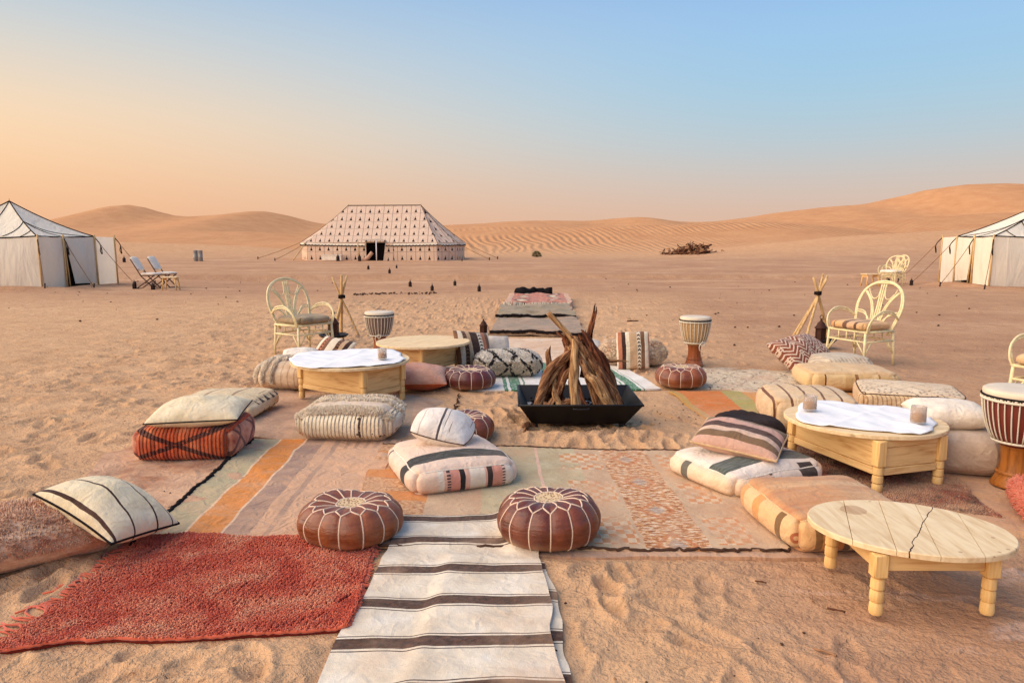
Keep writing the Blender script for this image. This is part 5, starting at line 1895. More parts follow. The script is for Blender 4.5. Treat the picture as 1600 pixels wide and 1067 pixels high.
# ------------------------------------------------------------------ drums
def drum(loc, D, h, label, wood, shell, rz=0.0, cords=30, white=False, seed=0, knots=True):
    z0 = h1(*loc) + 0.02
    t = thing('djembe_drum', label, 'drum', (loc[0], loc[1], z0), rz, 'djembe drums')
    Rr = D / 2
    waist = h * 0.42
    foot = spline([(Rr * 0.62, 0.0), (Rr * 0.60, h * 0.03), (Rr * 0.48, h * 0.12), (Rr * 0.41, h * 0.26), (Rr * 0.43, h * 0.38), (Rr * 0.46, waist)], 24)
    ms = Mesh().lathe(foot, 32)
    ms.lathe([(Rr * 0.50, h * 0.125), (Rr * 0.52, h * 0.14), (Rr * 0.47, h * 0.155)], 32, caps=False)
    ms.build('foot', wood, t)
    bowl = spline([(Rr * 0.46, waist), (Rr * 0.62, h * 0.47), (Rr * 0.80, h * 0.60), (Rr * 0.93, h * 0.80), (Rr * 0.965, h * 0.985)], 24)
    Mesh().lathe(bowl, 40).build('bowl', shell, t)
    Mesh().lathe([(Rr * 0.985, h * 0.935), (Rr, h * 0.96), (Rr * 0.99, h * 0.99), (Rr * 0.93, h * 1.003), (Rr * 0.5, h * 1.0), (0, h * 0.998)], 40, caps=False).build('skin', 'hide', t)
    for nm, fr, rad in (('rim_ring', 0.90, 0.008), ('lower_ring', 0.935, 0.007)):
        rr_ = np.interp(h * fr, bowl[:, 1], bowl[:, 0]) + 0.012
        a = np.linspace(0, 2 * math.pi, 48, endpoint=False)
        Mesh().tube(np.stack([rr_ * np.cos(a), rr_ * np.sin(a), np.full(48, h * fr)], -1), rad, 6, closed=True).build(nm, 'rope_white' if nm == 'rim_ring' else 'black_cord', t)
    a = np.linspace(0, 2 * math.pi, 40, endpoint=False)
    rb = np.interp(h * 0.47, bowl[:, 1], bowl[:, 0]) + 0.01
    Mesh().tube(np.stack([rb * np.cos(a), rb * np.sin(a), np.full(40, h * 0.47)], -1), 0.008, 6, closed=True).build('foot_ring', 'rope_white', t)
    zz = np.linspace(h * 0.475, h * 0.93, 9)
    rr_ = np.interp(zz, bowl[:, 1], bowl[:, 0]) + 0.008
    me = None
    for k in range(cords):
        if me is None:
            o = Mesh().tube(np.stack([rr_, 0 * zz, zz], -1), 0.0045, 5).build('cord', 'rope_white', t)
            me = o.data
        else:
            o = link('cord', me, t)
        o.rotation_euler = (0, 0, k * 2 * math.pi / cords)
    if knots:
        me = None
        for k in range(cords):
            if me is None:
                kn = Mesh().lathe([(0.0, -0.012), (0.010, -0.006), (0.011, 0.004), (0.0, 0.012)], 8)
                o = kn.build('knot', 'rope_white', t)
                me = o.data
            else:
                o = link('knot', me, t)
            an = (k + 0.5) * 2 * math.pi / cords
            o.location = (Rr * 0.99 * math.cos(an), Rr * 0.99 * math.sin(an), h * 0.918)
    # a loose loop of tuning rope hanging at the waist
    an = R(-105)
    p0 = np.array([rb * math.cos(an), rb * math.sin(an), h * 0.47])
    dn = np.array([math.cos(an), math.sin(an), 0])
    sd = np.array([-math.sin(an), math.cos(an), 0])
    lp = [p0, p0 + dn * 0.03 + sd * 0.03 + np.array([0, 0, -0.03]), p0 + dn * 0.03 + sd * 0.06 + np.array([0, 0, 0.01]), p0 + dn * 0.035 + sd * 0.02 + np.array([0, 0, 0.02]), p0 + dn * 0.035 - sd * 0.02 + np.array([0, 0, -0.03]), p0 + dn * 0.02 + np.array([0, 0, -0.09])]
    Mesh().tube(spline(lp, 24), 0.006, 5).build('tuning_rope', 'rope_white', t)
    return t


simple('drum_shell_grey', c(138, 112, 98), 0.7, 0.2, 0.4, 12, 0.2, 0.003, 0, 4, (1, 1, 4))
simple('drum_shell_tan', c(190, 150, 104), 0.6, 0.2, 0.4, 12, 0.2, 0.003, 0, 4, (1, 1, 4))
simple('drum_shell_red', c(120, 52, 40), 0.5, 0.3, 0.4, 12)
drum((-1.77, 9.80), 0.385, 0.585, 'grey roped drum between the sticks and the bare round table', 'drum_wood', 'drum_shell_grey', 0.2, 26, seed=1)
drum((2.25, 9.02), 0.37, 0.60, 'tan roped drum with reddish wooden foot behind the brown leather pouf', 'drum_wood', 'drum_shell_tan', 0.5, 24, seed=2, knots=False)
drum((3.17, 4.50), 0.43, 0.615, 'large red drum with white ropes at the right picture edge', 'drum_wood_gold', 'drum_shell_red', 0.0, 34, seed=3)


# ------------------------------------------------------------------ rattan chairs
def build_chair(label, group):
    t = thing('rattan_chair', label, 'chair', (0, 0, 0), 0, group)
    RT = 'rattan'

    def arch(k, dy=0.0):
        return spline([(-0.25 * k, 0.17 + dy, 0.36), (-0.315 * k, 0.24 + dy, 0.56), (-0.335 * k, 0.295 + dy, 0.74), (-0.275 * k, 0.345 + dy, 0.90), (-0.15 * k, 0.372 + dy, 0.99 - 0.5 * (1 - k) * 0.2), (0, 0.38 + dy, 1.02 - (1 - k) * 0.35),
                       (0.15 * k, 0.372 + dy, 0.99 - 0.5 * (1 - k) * 0.2), (0.275 * k, 0.345 + dy, 0.90), (0.335 * k, 0.295 + dy, 0.74), (0.315 * k, 0.24 + dy, 0.56), (0.25 * k, 0.17 + dy, 0.36)], 50)
    Mesh().tube(arch(1.0), 0.013, 7).build('back_hoop', RT, t)
    Mesh().tube(arch(0.93, -0.005), 0.011, 7).build('back_hoop', RT, t)
    bk = lambda x, z: (x, 0.17 + 0.21 * ((z - 0.36) / 0.66) ** 0.8 - 0.01, z)
    for x in (-0.028, 0.0, 0.028):
        Mesh().tube(spline([bk(x * 1.6, 0.40), bk(x, 0.65), bk(x * 1.2, 0.98)], 14), 0.011, 6).build('back_cane', RT, t)
    for s in (-1, 1):
        for off in (0.0, 0.024):
            Mesh().tube(spline([bk(s * (0.045 + off), 0.40), bk(s * (0.06 + off), 0.60), bk(s * (0.12 + off), 0.76), bk(s * (0.235 + off * 0.6), 0.885)], 18), 0.010, 6).build('back_cane', RT, t)
            Mesh().tube(spline([bk(s * (0.08 + off), 0.40), bk(s * (0.10 + off), 0.52), bk(s * (0.19), 0.60 + off), bk(s * 0.305, 0.62 + off)], 16), 0.009, 6).build('back_cane', RT, t)
        Mesh().tube(spline([bk(s * 0.035, 0.93), bk(s * 0.055, 0.82), bk(s * 0.12, 0.80), bk(s * 0.19, 0.88), bk(s * 0.205, 0.92)], 18), 0.007, 6).build('back_cane', RT, t)
        # arm loops, double cane
        for off in (0.0, 0.026):
            Mesh().tube(spline([(s * 0.318, 0.25 - off * 0.3, 0.56), (s * 0.345, 0.12, 0.655 - off), (s * 0.35, -0.06, 0.68 - off), (s * 0.34, -0.20, 0.61 - off * 0.6), (s * 0.315, -0.255 + off, 0.50), (s * 0.29, -0.245 + off, 0.41)], 26), 0.011, 6).build('arm', RT, t)
        for y, top in ((-0.25, 0.43), (0.22, 0.43)):
            Mesh().tube([(s * 0.275, y, top), (s * 0.285, y * 1.05, 0.2), (s * 0.295, y * 1.1, 0.0)], 0.016, 8).build('leg', RT, t)
        for y in (-0.25, 0.22):
            d = 1 if y < 0 else -1
            Mesh().tube([(s * 0.288, y * 1.06, 0.13), (s * 0.284, y + d * 0.10, 0.30)], 0.009, 6).build('brace', RT, t)
            Mesh().tube([(s * 0.288, y * 1.06, 0.13), (s * 0.16, y * 1.02, 0.30)], 0.009, 6).build('brace', RT, t)
    for zz, rad in ((0.42, 0.014), (0.30, 0.012)):
        ring = [(-0.285, -0.255, zz), (0.285, -0.255, zz), (0.285, 0.225, zz), (-0.285, 0.225, zz)]
        for k in range(4):
            Mesh().tube([ring[k], ring[(k + 1) % 4]], rad, 7).build('seat_rail', RT, t)
    for k in range(9):
        x = -0.24 + k * 0.06
        Mesh().tube([(x, -0.25, 0.428), (x, 0.22, 0.428)], 0.009, 5).build('seat_slat', RT, t)
    for x in (-0.12, 0.0, 0.12):
        for y in (-0.255, 0.225):
            Mesh().tube([(x, y, 0.30), (x, y, 0.42)], 0.009, 5).build('spindle', RT, t)
    return t


def seat_cushion(root, mats, label, seed):
    o = pouf('seat_cushion', label, 'cushion', mats, 0.54, 0.50, 0.085, (0, 0), 0, 0.038, 0.02, 0.01, seed, 0.008, 20, 'seat cushions on the rattan chairs', base_z=0)
    m = Matrix.Translation(root.location) @ Euler(root.rotation_euler).to_matrix().to_4x4() @ Matrix.Translation((0, -0.03, 0.442))
    o.matrix_world = m
    return o


def build_chairs():
    g = 'round-backed rattan chairs'
    a = build_chair('round-backed rattan chair with olive cushion left of the fire', g)
    a.location = (-2.83, 9.95, h1(-2.83, 9.95) + 0.01); a.rotation_euler = (0, 0, R(54))
    seat_cushion(a, 'olive_cushion', 'olive seat cushion on the left rattan chair', 41)
    spots = [((4.42, 9.28), R(-66), 'round-backed rattan chair with gold striped cushion right of the fire', 'gold_stripe', 'gold striped seat cushion on the right rattan chair'),
             ((4.86, 6.42), R(-66), 'rattan chair cut off by the right picture edge behind the drum', 'tan_plain', 'tan seat cushion on the cut off chair behind the drum'),
             ((12.98, 25.4), R(-55), 'rattan chair with white cushion in front of the right tent', 'white_linen', 'white seat cushion on the chair in front of the right tent'),
             ((13.55, 26.3), R(-78), 'second rattan chair half hidden behind the one with white cushion', None, None)]
    for (x, y), rz, lab, mat, clab in spots:
        q_ = copy_tree(a)
        q_['label'] = lab
        q_.location = (x, y, h1(x, y) + 0.01); q_.rotation_euler = (0, 0, rz)
        if mat:
            seat_cushion(q_, mat, clab, int(x * 10))


build_chairs()


# ------------------------------------------------------------------ lanterns, tripods
def lantern(loc, h, label, mat='iron', group='small lanterns set out on the sand', tray=False, z=None, full=True):
    z0 = (h1(*loc) + 0.005) if z is None else z
    t = thing('lantern', label, 'lantern', (loc[0], loc[1], z0), random.uniform(0, 1), group)
    w = h * 0.235
    Mesh().lathe([(w * 1.05, 0), (w * 1.05, h * 0.04), (w * 0.9, h * 0.06)], 6).build('base', mat, t, smooth=False)
    body = Mesh()
    for k in range(6):
        a0 = k * math.pi / 3
        body.tube([(w * 0.9 * math.cos(a0), w * 0.9 * math.sin(a0), h * 0.05), (w * 0.9 * math.cos(a0), w * 0.9 * math.sin(a0), h * 0.50)], w * 0.08, 4)
    body.lathe([(w * 0.80, h * 0.06), (w * 0.80, h * 0.50)], 6, caps=False)
    body.build('body', mat, t, smooth=False)
    Mesh().lathe([(w * 1.08, h * 0.50), (w * 1.0, h * 0.54), (w * 0.72, h * 0.62), (w * 0.60, h * 0.70), (w * 0.28, h * 0.78), (w * 0.16, h * 0.82), (w * 0.22, h * 0.85), (0.0, h * 0.90)], 12 if full else 6).build('dome', mat, t)
    a = np.linspace(0, 2 * math.pi, 14, endpoint=False)
    Mesh().tube(np.stack([w * 0.30 * np.cos(a), 0 * a, h * 0.95 + w * 0.30 * np.sin(a)], -1), w * 0.06, 4, closed=True).build('ring', mat, t)
    return t


def tripod(tops, feet, tie, label, seed, rad=0.020):
    rng = np.random.default_rng(seed)
    cx = sum(f[0] for f in feet) / len(feet); cy = sum(f[1] for f in feet) / len(feet)
    t = thing('stick_tripod', label, 'tripod', (cx, cy, 0), 0, 'bundles of upright sticks')
    for a, b in zip(feet, tops):
        z = h1(a[0], a[1]) - 0.02
        p0 = np.array([a[0] - cx, a[1] - cy, z]); p1 = np.array([b[0] - cx, b[1] - cy, b[2]])
        k = np.linspace(0, 1, 10)[:, None]
        pts = p0 * (1 - k) + p1 * k + 0.010 * np.stack([noise2(np.arange(10) * 0.5 + seed, np.full(10, q_), seed) for q_ in range(3)], -1)
        Mesh().tube(pts, rad * rng.uniform(0.8, 1.15), 8, taper=(1.15, 0.85)).build('pole', 'pole', t)
    ms = Mesh()
    for k in range(4):
        a = np.linspace(0, 2 * math.pi, 16, endpoint=False)
        ms.tube(np.stack([tie[0] - cx + 0.05 * np.cos(a), tie[1] - cy + 0.05 * np.sin(a), tie[2] + 0.012 * k + 0.006 * np.sin(a + k)], -1), 0.008, 5, closed=True)
    ms.build('binding', 'black_cord', t)
    return t


def build_small():
    Y = 11.75
    def thru(tie, feet, top, spread):
        out = []
        for (fx, fy, _), k in zip(feet, spread):
            q_ = (top * k - 0) / tie[2]
            out.append((fx + (tie[0] - fx) * q_, fy + (tie[1] - fy) * q_, top * k))
        return out
    tie = (-2.71, Y, 0.64); feet = [(-2.86, Y - 0.15, 0), (-2.80, Y + 0.28, 0), (-2.46, Y + 0.08, 0), (-2.88, Y + 0.10, 0)]
    tripod(thru(tie, feet, 0.98, (1.0, 1.02, 0.98, 0.9)), feet, tie, 'bundle of upright sticks tied together behind the left rattan chair', 1)
    tie = (4.72, 11.4, 0.72); feet = [(4.34, 11.3, 0), (4.46, 11.15, 0), (5.0, 11.55, 0), (4.42, 11.6, 0)]
    tripod(thru(tie, feet, 1.0, (1.0, 1.03, 0.98, 0.96)), feet, tie, 'bundle of upright sticks tied together behind the zigzag pillow', 2, 0.022)
    # lantern stands: low round trays carrying a large lantern
    for (x, y), lab, tl in (((-2.70, 11.1), 'large iron lantern on a dark tray by the left sticks', 'round dark metal tray under the lantern by the left sticks'),
                            ((4.44, 10.55), 'large iron lantern on a dark tray behind the zigzag pillow', 'round dark metal tray under the lantern behind the zigzag pillow')):
        z0 = h1(x, y)
        o = thing('tray_stand', tl, 'tray', (x, y, z0), 0, 'dark lantern trays')
        Mesh().lathe([(0.0, 0.10), (0.19, 0.10), (0.215, 0.125), (0.225, 0.135), (0.21, 0.14), (0.185, 0.112), (0.0, 0.112)], 28).build('plate', 'black_steel', o)
        for k in range(3):
            a = k * 2.094 + 0.4
            Mesh().tube([(0.17 * math.cos(a), 0.17 * math.sin(a), -0.01), (0.13 * math.cos(a), 0.13 * math.sin(a), 0.10)], 0.008, 5).build('leg', 'black_steel', o)
        lantern((x, y), 0.36, lab, 'rust_iron', 'large iron lanterns', z=z0 + 0.114)
    lantern((-0.47, 12.1), 0.29, 'reddish pointed lantern behind the leaning kilim pillow', 'rust_iron', 'large iron lanterns')
    far = [((-6.87, 35.5), 0.24, 'leftmost small dark lantern on the sand before the big tent'), ((-5.15, 31.2), 0.25, 'small dark lantern second from the left before the big tent'),
           ((-5.75, 37.0), 0.20, 'smallest and farthest dark lantern, just before the big tent doorway'), ((-3.55, 25.8), 0.25, 'small dark lantern third from the left before the big tent'),
           ((-2.44, 22.6), 0.24, 'dark lantern at the camp end of the left lantern row'), ((-1.99, 25.8), 0.23, 'dark lantern just behind the rightmost one of the two rows'),
           ((-0.99, 22.3), 0.24, 'reddish dark lantern, rightmost of the two rows before the big tent'), ((-2.85, 30.9), 0.38, 'dark lantern farthest out in the right row')]
    for (x, y), h, lab in far[:7]:
        lantern((x, y), h, lab, full=False)
    g = 'lanterns beside the tents'
    for (x, y), h, lab in (((-12.35, 24.2), 0.30, 'black lantern left of the folding chairs'), ((-11.65, 24.0), 0.28, 'dark red lantern under the folding chairs'), ((-24.0, 46.0), 0.4, 'dark lantern standing alone behind the left tent rope'),
                           ((13.45, 26.5), 0.30, 'dark lantern beside the far right guy ropes'), ((13.65, 25.3), 0.26, 'shorter dark lantern close to the right tent peg'),
                           ((-11.4, 48.7), 0.5, 'dark lantern before the left wall of the big tent'), ((-9.95, 48.5), 0.5, 'dark lantern left of the big tent doorway')):
        lantern((x, y), h, lab, group=g, full=False)
    # metal drums out on the flat
    for x, lab in ((-20.42, 'grey metal bin on the flat, left one of two'), (-20.10, 'grey metal bin on the flat, right one of two')):
        o = Mesh().lathe([(0.13, 0), (0.14, 0.02), (0.135, 0.25), (0.145, 0.27), (0.135, 0.29), (0.14, 0.66), (0.15, 0.68), (0.13, 0.70), (0.12, 0.64), (0.0, 0.62)], 20).build('metal_bin', 'steel_grey', None, (x, 48.0, h1(x, 48.0)))
        tag(o, lab, 'bin', 'grey metal bins')


build_small()


# ------------------------------------------------------------------ fire tray and wood
def build_fire():
    cx, cy = 0.55, 6.155
    t = thing('fire_tray', 'black steel fire tray with sloping sides and short legs', 'fire pit', (cx, cy, 0.0))
    zb, zt = 0.055, 0.245
    B = np.array([(-0.385, -0.225), (0.385, -0.225), (0.385, 0.225), (-0.385, 0.225)])
    T = np.array([(-0.495, -0.40), (0.495, -0.40), (0.495, 0.42), (-0.495, 0.42)])
    names = ['front_wall', 'right_wall', 'back_wall', 'left_wall']
    for k in range(4):
        a, b = k, (k + 1) % 4
        inn = 0.012
        V = []
        for (p, z, s) in ((B[a], zb, 0), (B[b], zb, 0), (T[b], zt, 0), (T[a], zt, 0)):
            V.append((p[0], p[1], z))
        for (p, z) in ((B[a], zb), (B[b], zb), (T[b], zt), (T[a], zt)):
            V.append((p[0] * 0.975, p[1] * 0.965, z + 0.003))
        f = [(0, 1, 2, 3), (7, 6, 5, 4), (3, 2, 6, 7), (1, 0, 4, 5)]
        Mesh().add(V, f).build('wall', 'black_steel', t, smooth=False)
    Mesh().box(0, 0, zb + 0.004, 0.765, 0.445, 0.008).build('floor_plate', 'black_steel', t, smooth=False)
    for k in range(4):
        a, b = T[k], T[(k + 1) % 4]
        Mesh().tube([(a[0], a[1], zt), (b[0], b[1], zt)], 0.009, 6).build('rim', 'black_steel', t)
    for sx in (-1, 1):
        for sy in (-1, 1):
            Mesh().box(sx * 0.36, sy * 0.20, 0.01, 0.05, 0.05, 0.11, 0, 0.003).build('leg', 'black_steel', t, smooth=False)
    for sy, y in ((-1, -0.405), (1, 0.425)):
        Mesh().tube(spline([(-0.055, y, 0.225), (-0.055, y + sy * 0.025, 0.222), (0.055, y + sy * 0.025, 0.222), (0.055, y, 0.225)], 14), 0.007, 6).build('handle', 'black_steel', t)
    # ash bed
    n = 40
    u, v = np.meshgrid(np.linspace(-1, 1, n), np.linspace(-1, 1, n))
    X, Y = u * 0.415, v * 0.270 + 0.01
    Z = 0.150 + 0.03 * fbm(X * 9, Y * 9, 4, 3) + 0.012 * noise2(X * 60, Y * 60, 8) - 0.02 * np.maximum(np.abs(u), np.abs(v)) ** 4
    o = Mesh().add(np.stack([X, Y, Z], -1).reshape(-1, 3), grid_faces(n, n)).build('ash_bed', 'ash', t)
    ms = Mesh()
    rng = np.random.default_rng(3)
    for k in range(160):
        x, y = rng.uniform(-0.38, 0.38), rng.uniform(-0.24, 0.25)
        s = rng.uniform(0.008, 0.022)
        vv, ff = rbox(s * 2, s * 1.4, s * 1.2, s * 0.4)
        ang = rng.uniform(0, 6)
        vv[:, :2] = vv[:, :2] @ np.array([[math.cos(ang), math.sin(ang)], [-math.sin(ang), math.cos(ang)]])
        ms.add(vv + np.array([x, y, 0.158 + rng.uniform(-0.01, 0.015)]), ff)
    o = ms.build('charcoal', 'char', t, smooth=False); o['kind'] = 'stuff'

    def log(p0, p1, r0, r1, mat, label, seed, bow=(0, 0, 0), jag=0.15, sides=18, n_=30, flat=1.0, split=True):
        p0, p1 = np.array(p0, float), np.array(p1, float)
        k = np.linspace(0, 1, n_)
        pts = p0 + (p1 - p0) * k[:, None] + np.array(bow) * np.sin(k * math.pi)[:, None]
        pts = pts + 0.9 * r0 * np.stack([noise2(k * 3 + seed, k * 0 + q_, seed) for q_ in range(3)], -1)
        c0 = pts[0].copy()
        rr = 0.86 * (r0 + (r1 - r0) * k)
        V, F_ = tube(pts - c0, rr, sides)
        ii = np.arange(len(V))
        kk = ii // sides / (n_ - 1); aa = ii % sides / sides * 2 * math.pi
        d = 1 + 1.3 * jag * (noise2(np.cos(aa) * 2.2 + seed, np.sin(aa) * 2.2 + kk * 6, seed) + 0.7 * noise2(aa * 2.2, kk * 2.0 + seed, seed + 3)) - 0.28 * jag * 3 * np.maximum(0, noise2(aa * 1.9 + seed, kk * 1.2, seed + 6))
        axis = (pts - c0)[np.minimum(ii // sides, n_ - 1)]
        V = axis + (V - axis) * d[:, None]
        if split:       # torn end
            end = np.maximum(0, kk - 0.86) / 0.14
            dirn = (p1 - p0) / np.linalg.norm(p1 - p0)
            V = V + dirn[None] * (end * 0.06 * (0.3 + noise2(aa * 1.3 + seed, aa * 0, seed + 8)))[:, None]
        # local z along the log, so the grain follows it
        q_ = Vector((p1 - p0)).to_track_quat('Z', 'Y')
        Rm = np.array(q_.to_matrix())
        o = Mesh().add(V @ Rm, F_).build('log', mat, None, tuple(c0), q_.to_euler())
        tag(o, label, 'log', 'logs stacked in the fire tray')
        return o
    # leaning teepee of logs, feet in the ash, heads together over the middle
    ax, ay = cx - 0.02, cy + 0.02
    log((cx - 0.38, cy - 0.14, 0.17), (ax + 0.05, ay + 0.02, 0.66), 0.050, 0.040, 'log_brown', 'bent brown log leaning from the left end of the fire tray', 1, (0.02, 0, 0.11), 0.26)
    log((cx - 0.02, cy - 0.25, 0.155), (ax - 0.035, ay - 0.02, 0.70), 0.052, 0.040, 'log_pale', 'thick upright pale log at the front of the fire tray', 2, (-0.02, -0.01, 0), 0.20)
    log((cx + 0.23, cy - 0.25, 0.155), (ax + 0.01, ay - 0.03, 0.64), 0.045, 0.030, 'log_pale', 'pale log leaning right at the front of the fire tray', 3, (0.02, -0.02, 0.02), 0.20)
    log((cx + 0.33, cy - 0.02, 0.155), (ax + 0.02, ay + 0.03, 0.70), 0.070, 0.045, 'log_red', 'broad dark split log on the right of the fire stack', 4, (0.06, 0, 0.05), 0.40)
    log((cx - 0.10, cy - 0.23, 0.15), (ax - 0.16, ay - 0.02, 0.42), 0.030, 0.024, 'log_pale', 'thin curved branch between the front logs', 5, (-0.06, -0.02, 0), 0.2)
    log((cx - 0.22, cy + 0.12, 0.15), (ax + 0.00, ay + 0.05, 0.62), 0.055, 0.04, 'log_red', 'dark log standing at the back left of the fire stack', 6, (-0.03, 0, 0), 0.34)
    log((cx + 0.10, cy + 0.16, 0.35), (ax + 0.185, ay + 0.06, 0.96), 0.042, 0.022, 'log_red', 'jagged reddish log rising highest at the right of the stack', 27, (0.0, 0, 0), 0.42)
    log((cx + 0.16, cy - 0.04, 0.40), (ax - 0.235, ay + 0.02, 0.945), 0.032, 0.025, 'log_pale', 'long bare pale branch pointing up to the left', 8, (0.04, 0, -0.03), 0.08, split=False)
    log((ax + 0.01, ay + 0.05, 0.60), (ax - 0.13, ay + 0.02, 0.76), 0.032, 0.020, 'log_red', 'short splintered log at the top left of the stack', 9, (0, 0, 0), 0.42)
    log((cx - 0.28, cy - 0.20, 0.165), (cx + 0.0, cy - 0.08, 0.19), 0.038, 0.033, 'log_brown', 'short log lying flat in the ash at the left', 10, (0, 0, 0.01), 0.25)
    log((cx + 0.08, cy + 0.14, 0.48), (cx + 0.40, cy + 0.05, 0.52), 0.026, 0.010, 'log_brown', 'thin twig sticking out to the right of the stack', 11, (0, 0, 0.05), 0.25, 10)
    log((cx - 0.30, cy + 0.02, 0.16), (ax - 0.20, ay + 0.10, 0.58), 0.046, 0.024, 'log_brown', 'pointed brown log behind the bent one on the left', 12, (0, 0, 0), 0.34)
    log((cx - 0.45, cy - 0.42, 0.04), (cx - 0.40, cy - 0.20, 0.045), 0.035, 0.03, 'log_brown', 'short piece of wood lying beside the left leg of the tray', 13, (0, 0, 0), 0.25, split=False)
    log((cx + 0.13, cy - 0.20, 0.155), (ax + 0.00, ay - 0.02, 0.66), 0.045, 0.034, 'log_brown', 'brown log squeezed between the two pale front logs', 14, (0.02, 0, 0), 0.28)
    log((cx + 0.29, cy - 0.16, 0.155), (ax + 0.04, ay + 0.0, 0.68), 0.052, 0.036, 'log_brown', 'rough brown log just left of the broad dark one', 15, (0.04, 0, 0.03), 0.34)
    log((cx - 0.16, cy - 0.10, 0.15), (ax - 0.02, ay + 0.0, 0.60), 0.048, 0.036, 'log_red', 'dark log filling the middle of the fire stack', 16, (-0.02, 0, 0), 0.34)
    log((cx + 0.36, cy + 0.12, 0.155), (ax + 0.03, ay + 0.06, 0.66), 0.050, 0.034, 'log_brown', 'brown log at the back right of the fire stack', 17, (0.05, 0, 0.03), 0.30)
    log((cx - 0.24, cy - 0.20, 0.16), (ax - 0.03, ay - 0.02, 0.50), 0.034, 0.026, 'log_brown', 'slim brown branch crossing low at the left of the stack', 18, (0, 0, 0.05), 0.26)
    log((cx - 0.34, cy - 0.05, 0.16), (ax + 0.03, ay + 0.0, 0.63), 0.026, 0.018, 'log_pale', 'thin pale stick lying over the bent brown log', 20, (0, -0.04, 0.06), 0.2)
    log((cx + 0.38, cy - 0.14, 0.16), (ax + 0.05, ay - 0.02, 0.60), 0.024, 0.016, 'log_brown', 'thin brown stick at the right front of the stack', 21, (0.03, -0.03, 0.03), 0.2)
    log((cx + 0.07, cy - 0.24, 0.155), (ax - 0.04, ay - 0.05, 0.50), 0.022, 0.016, 'log_red', 'thin dark stick between the upright pale log and its neighbour', 22, (0.01, -0.01, 0), 0.2)
    log((cx + 0.02, cy + 0.20, 0.155), (ax + 0.02, ay + 0.06, 0.66), 0.05, 0.036, 'log_red', 'dark log standing at the back of the fire stack', 19, (0, 0.02, 0), 0.30)

build_fire()


# ------------------------------------------------------------------ tents
def patch(ms, p00, p10, p11, p01, nu, nv, sag=0.0, mi=0, uvs=None, bulge=0.0, normal=None, edge_sag=0.0, seed=0):
    """cloth between four corners: p00-p10 is the lower edge, p01-p11 the upper one"""
    p00, p10, p11, p01 = [np.array(p, float) for p in (p00, p10, p11, p01)]
    u, v = np.meshgrid(np.linspace(0, 1, nu), np.linspace(0, 1, nv))
    uu, vv = u[..., None], v[..., None]
    Pn = (p00 * (1 - uu) + p10 * uu) * (1 - vv) + (p01 * (1 - uu) + p11 * uu) * vv
    Pn[..., 2] -= sag * 4 * v * (1 - v) * (1.0 - 0.25 * np.cos(2 * math.pi * u))
    Pn[..., 2] -= edge_sag * 4 * u * (1 - u) * (1 - v)
    if normal is not None:
        nn = np.array(normal, float)
        L_ = np.linalg.norm(p10 - p00)
        w = 0.016 * np.sin(u * L_ * 8.5 + 1.5 * noise2(u * 4 + seed, v * 1.5, seed + 5)) * (1 - 0.6 * v) * np.sin(u * math.pi) + bulge * (np.sin(u * math.pi) ** 0.6) * (np.sin(np.clip(v, 0, 1) * math.pi)) + 0.35 * bulge * noise2(u * 5 + seed, v * 2 + seed, seed) * np.sin(u * math.pi)
        Pn = Pn + nn * w[..., None]
    if uvs is None:
        L = np.linalg.norm(p10 - p00); Hh = np.linalg.norm((p01 + p11) / 2 - (p00 + p10) / 2)
        uv = np.stack([u * L, v * Hh], -1)
    else:
        (a0, b0), (a1, b1), (a2, b2), (a3, b3) = uvs
        uv = np.stack([(a0 * (1 - u) + a1 * u) * (1 - v) + (a3 * (1 - u) + a2 * u) * v, (b0 * (1 - u) + b1 * u) * (1 - v) + (b3 * (1 - u) + b2 * u) * v], -1)
    ms.add(Pn.reshape(-1, 3), grid_faces(nu, nv), mi, uv.reshape(-1, 2))
    return Pn


def line_on(Pn, a, b, n=14, off=(0, 0, 0)):
    """a seam drawn over a patch from parameter a to b"""
    ny, nx = Pn.shape[:2]
    t = np.linspace(0, 1, n)
    uu = (a[0] + (b[0] - a[0]) * t) * (nx - 1); vv = (a[1] + (b[1] - a[1]) * t) * (ny - 1)
    i = np.clip(uu.astype(int), 0, nx - 2); j = np.clip(vv.astype(int), 0, ny - 2)
    fu, fv = (uu - i)[:, None], (vv - j)[:, None]
    return (Pn[j, i] * (1 - fu) + Pn[j, i + 1] * fu) * (1 - fv) + (Pn[j + 1, i] * (1 - fu) + Pn[j + 1, i + 1] * fu) * fv + np.array(off)


def rope(parent, a, b, r=0.010, mat='rope_brown', sag=0.06, name='guy_rope'):
    a, b = np.array(a, float), np.array(b, float)
    t = np.linspace(0, 1, 12)
    p = a * (1 - t[:, None]) + b * t[:, None]
    p[:, 2] -= sag * 4 * t * (1 - t)
    return Mesh().tube(p, r, 5).build(name, mat, parent)


def peg(parent, x, y):
    z = h1(x, y)
    return Mesh().tube([(x, y, z - 0.02), (x + 0.02, y, z + 0.14)], 0.018, 6).build('peg', 'iron', parent)


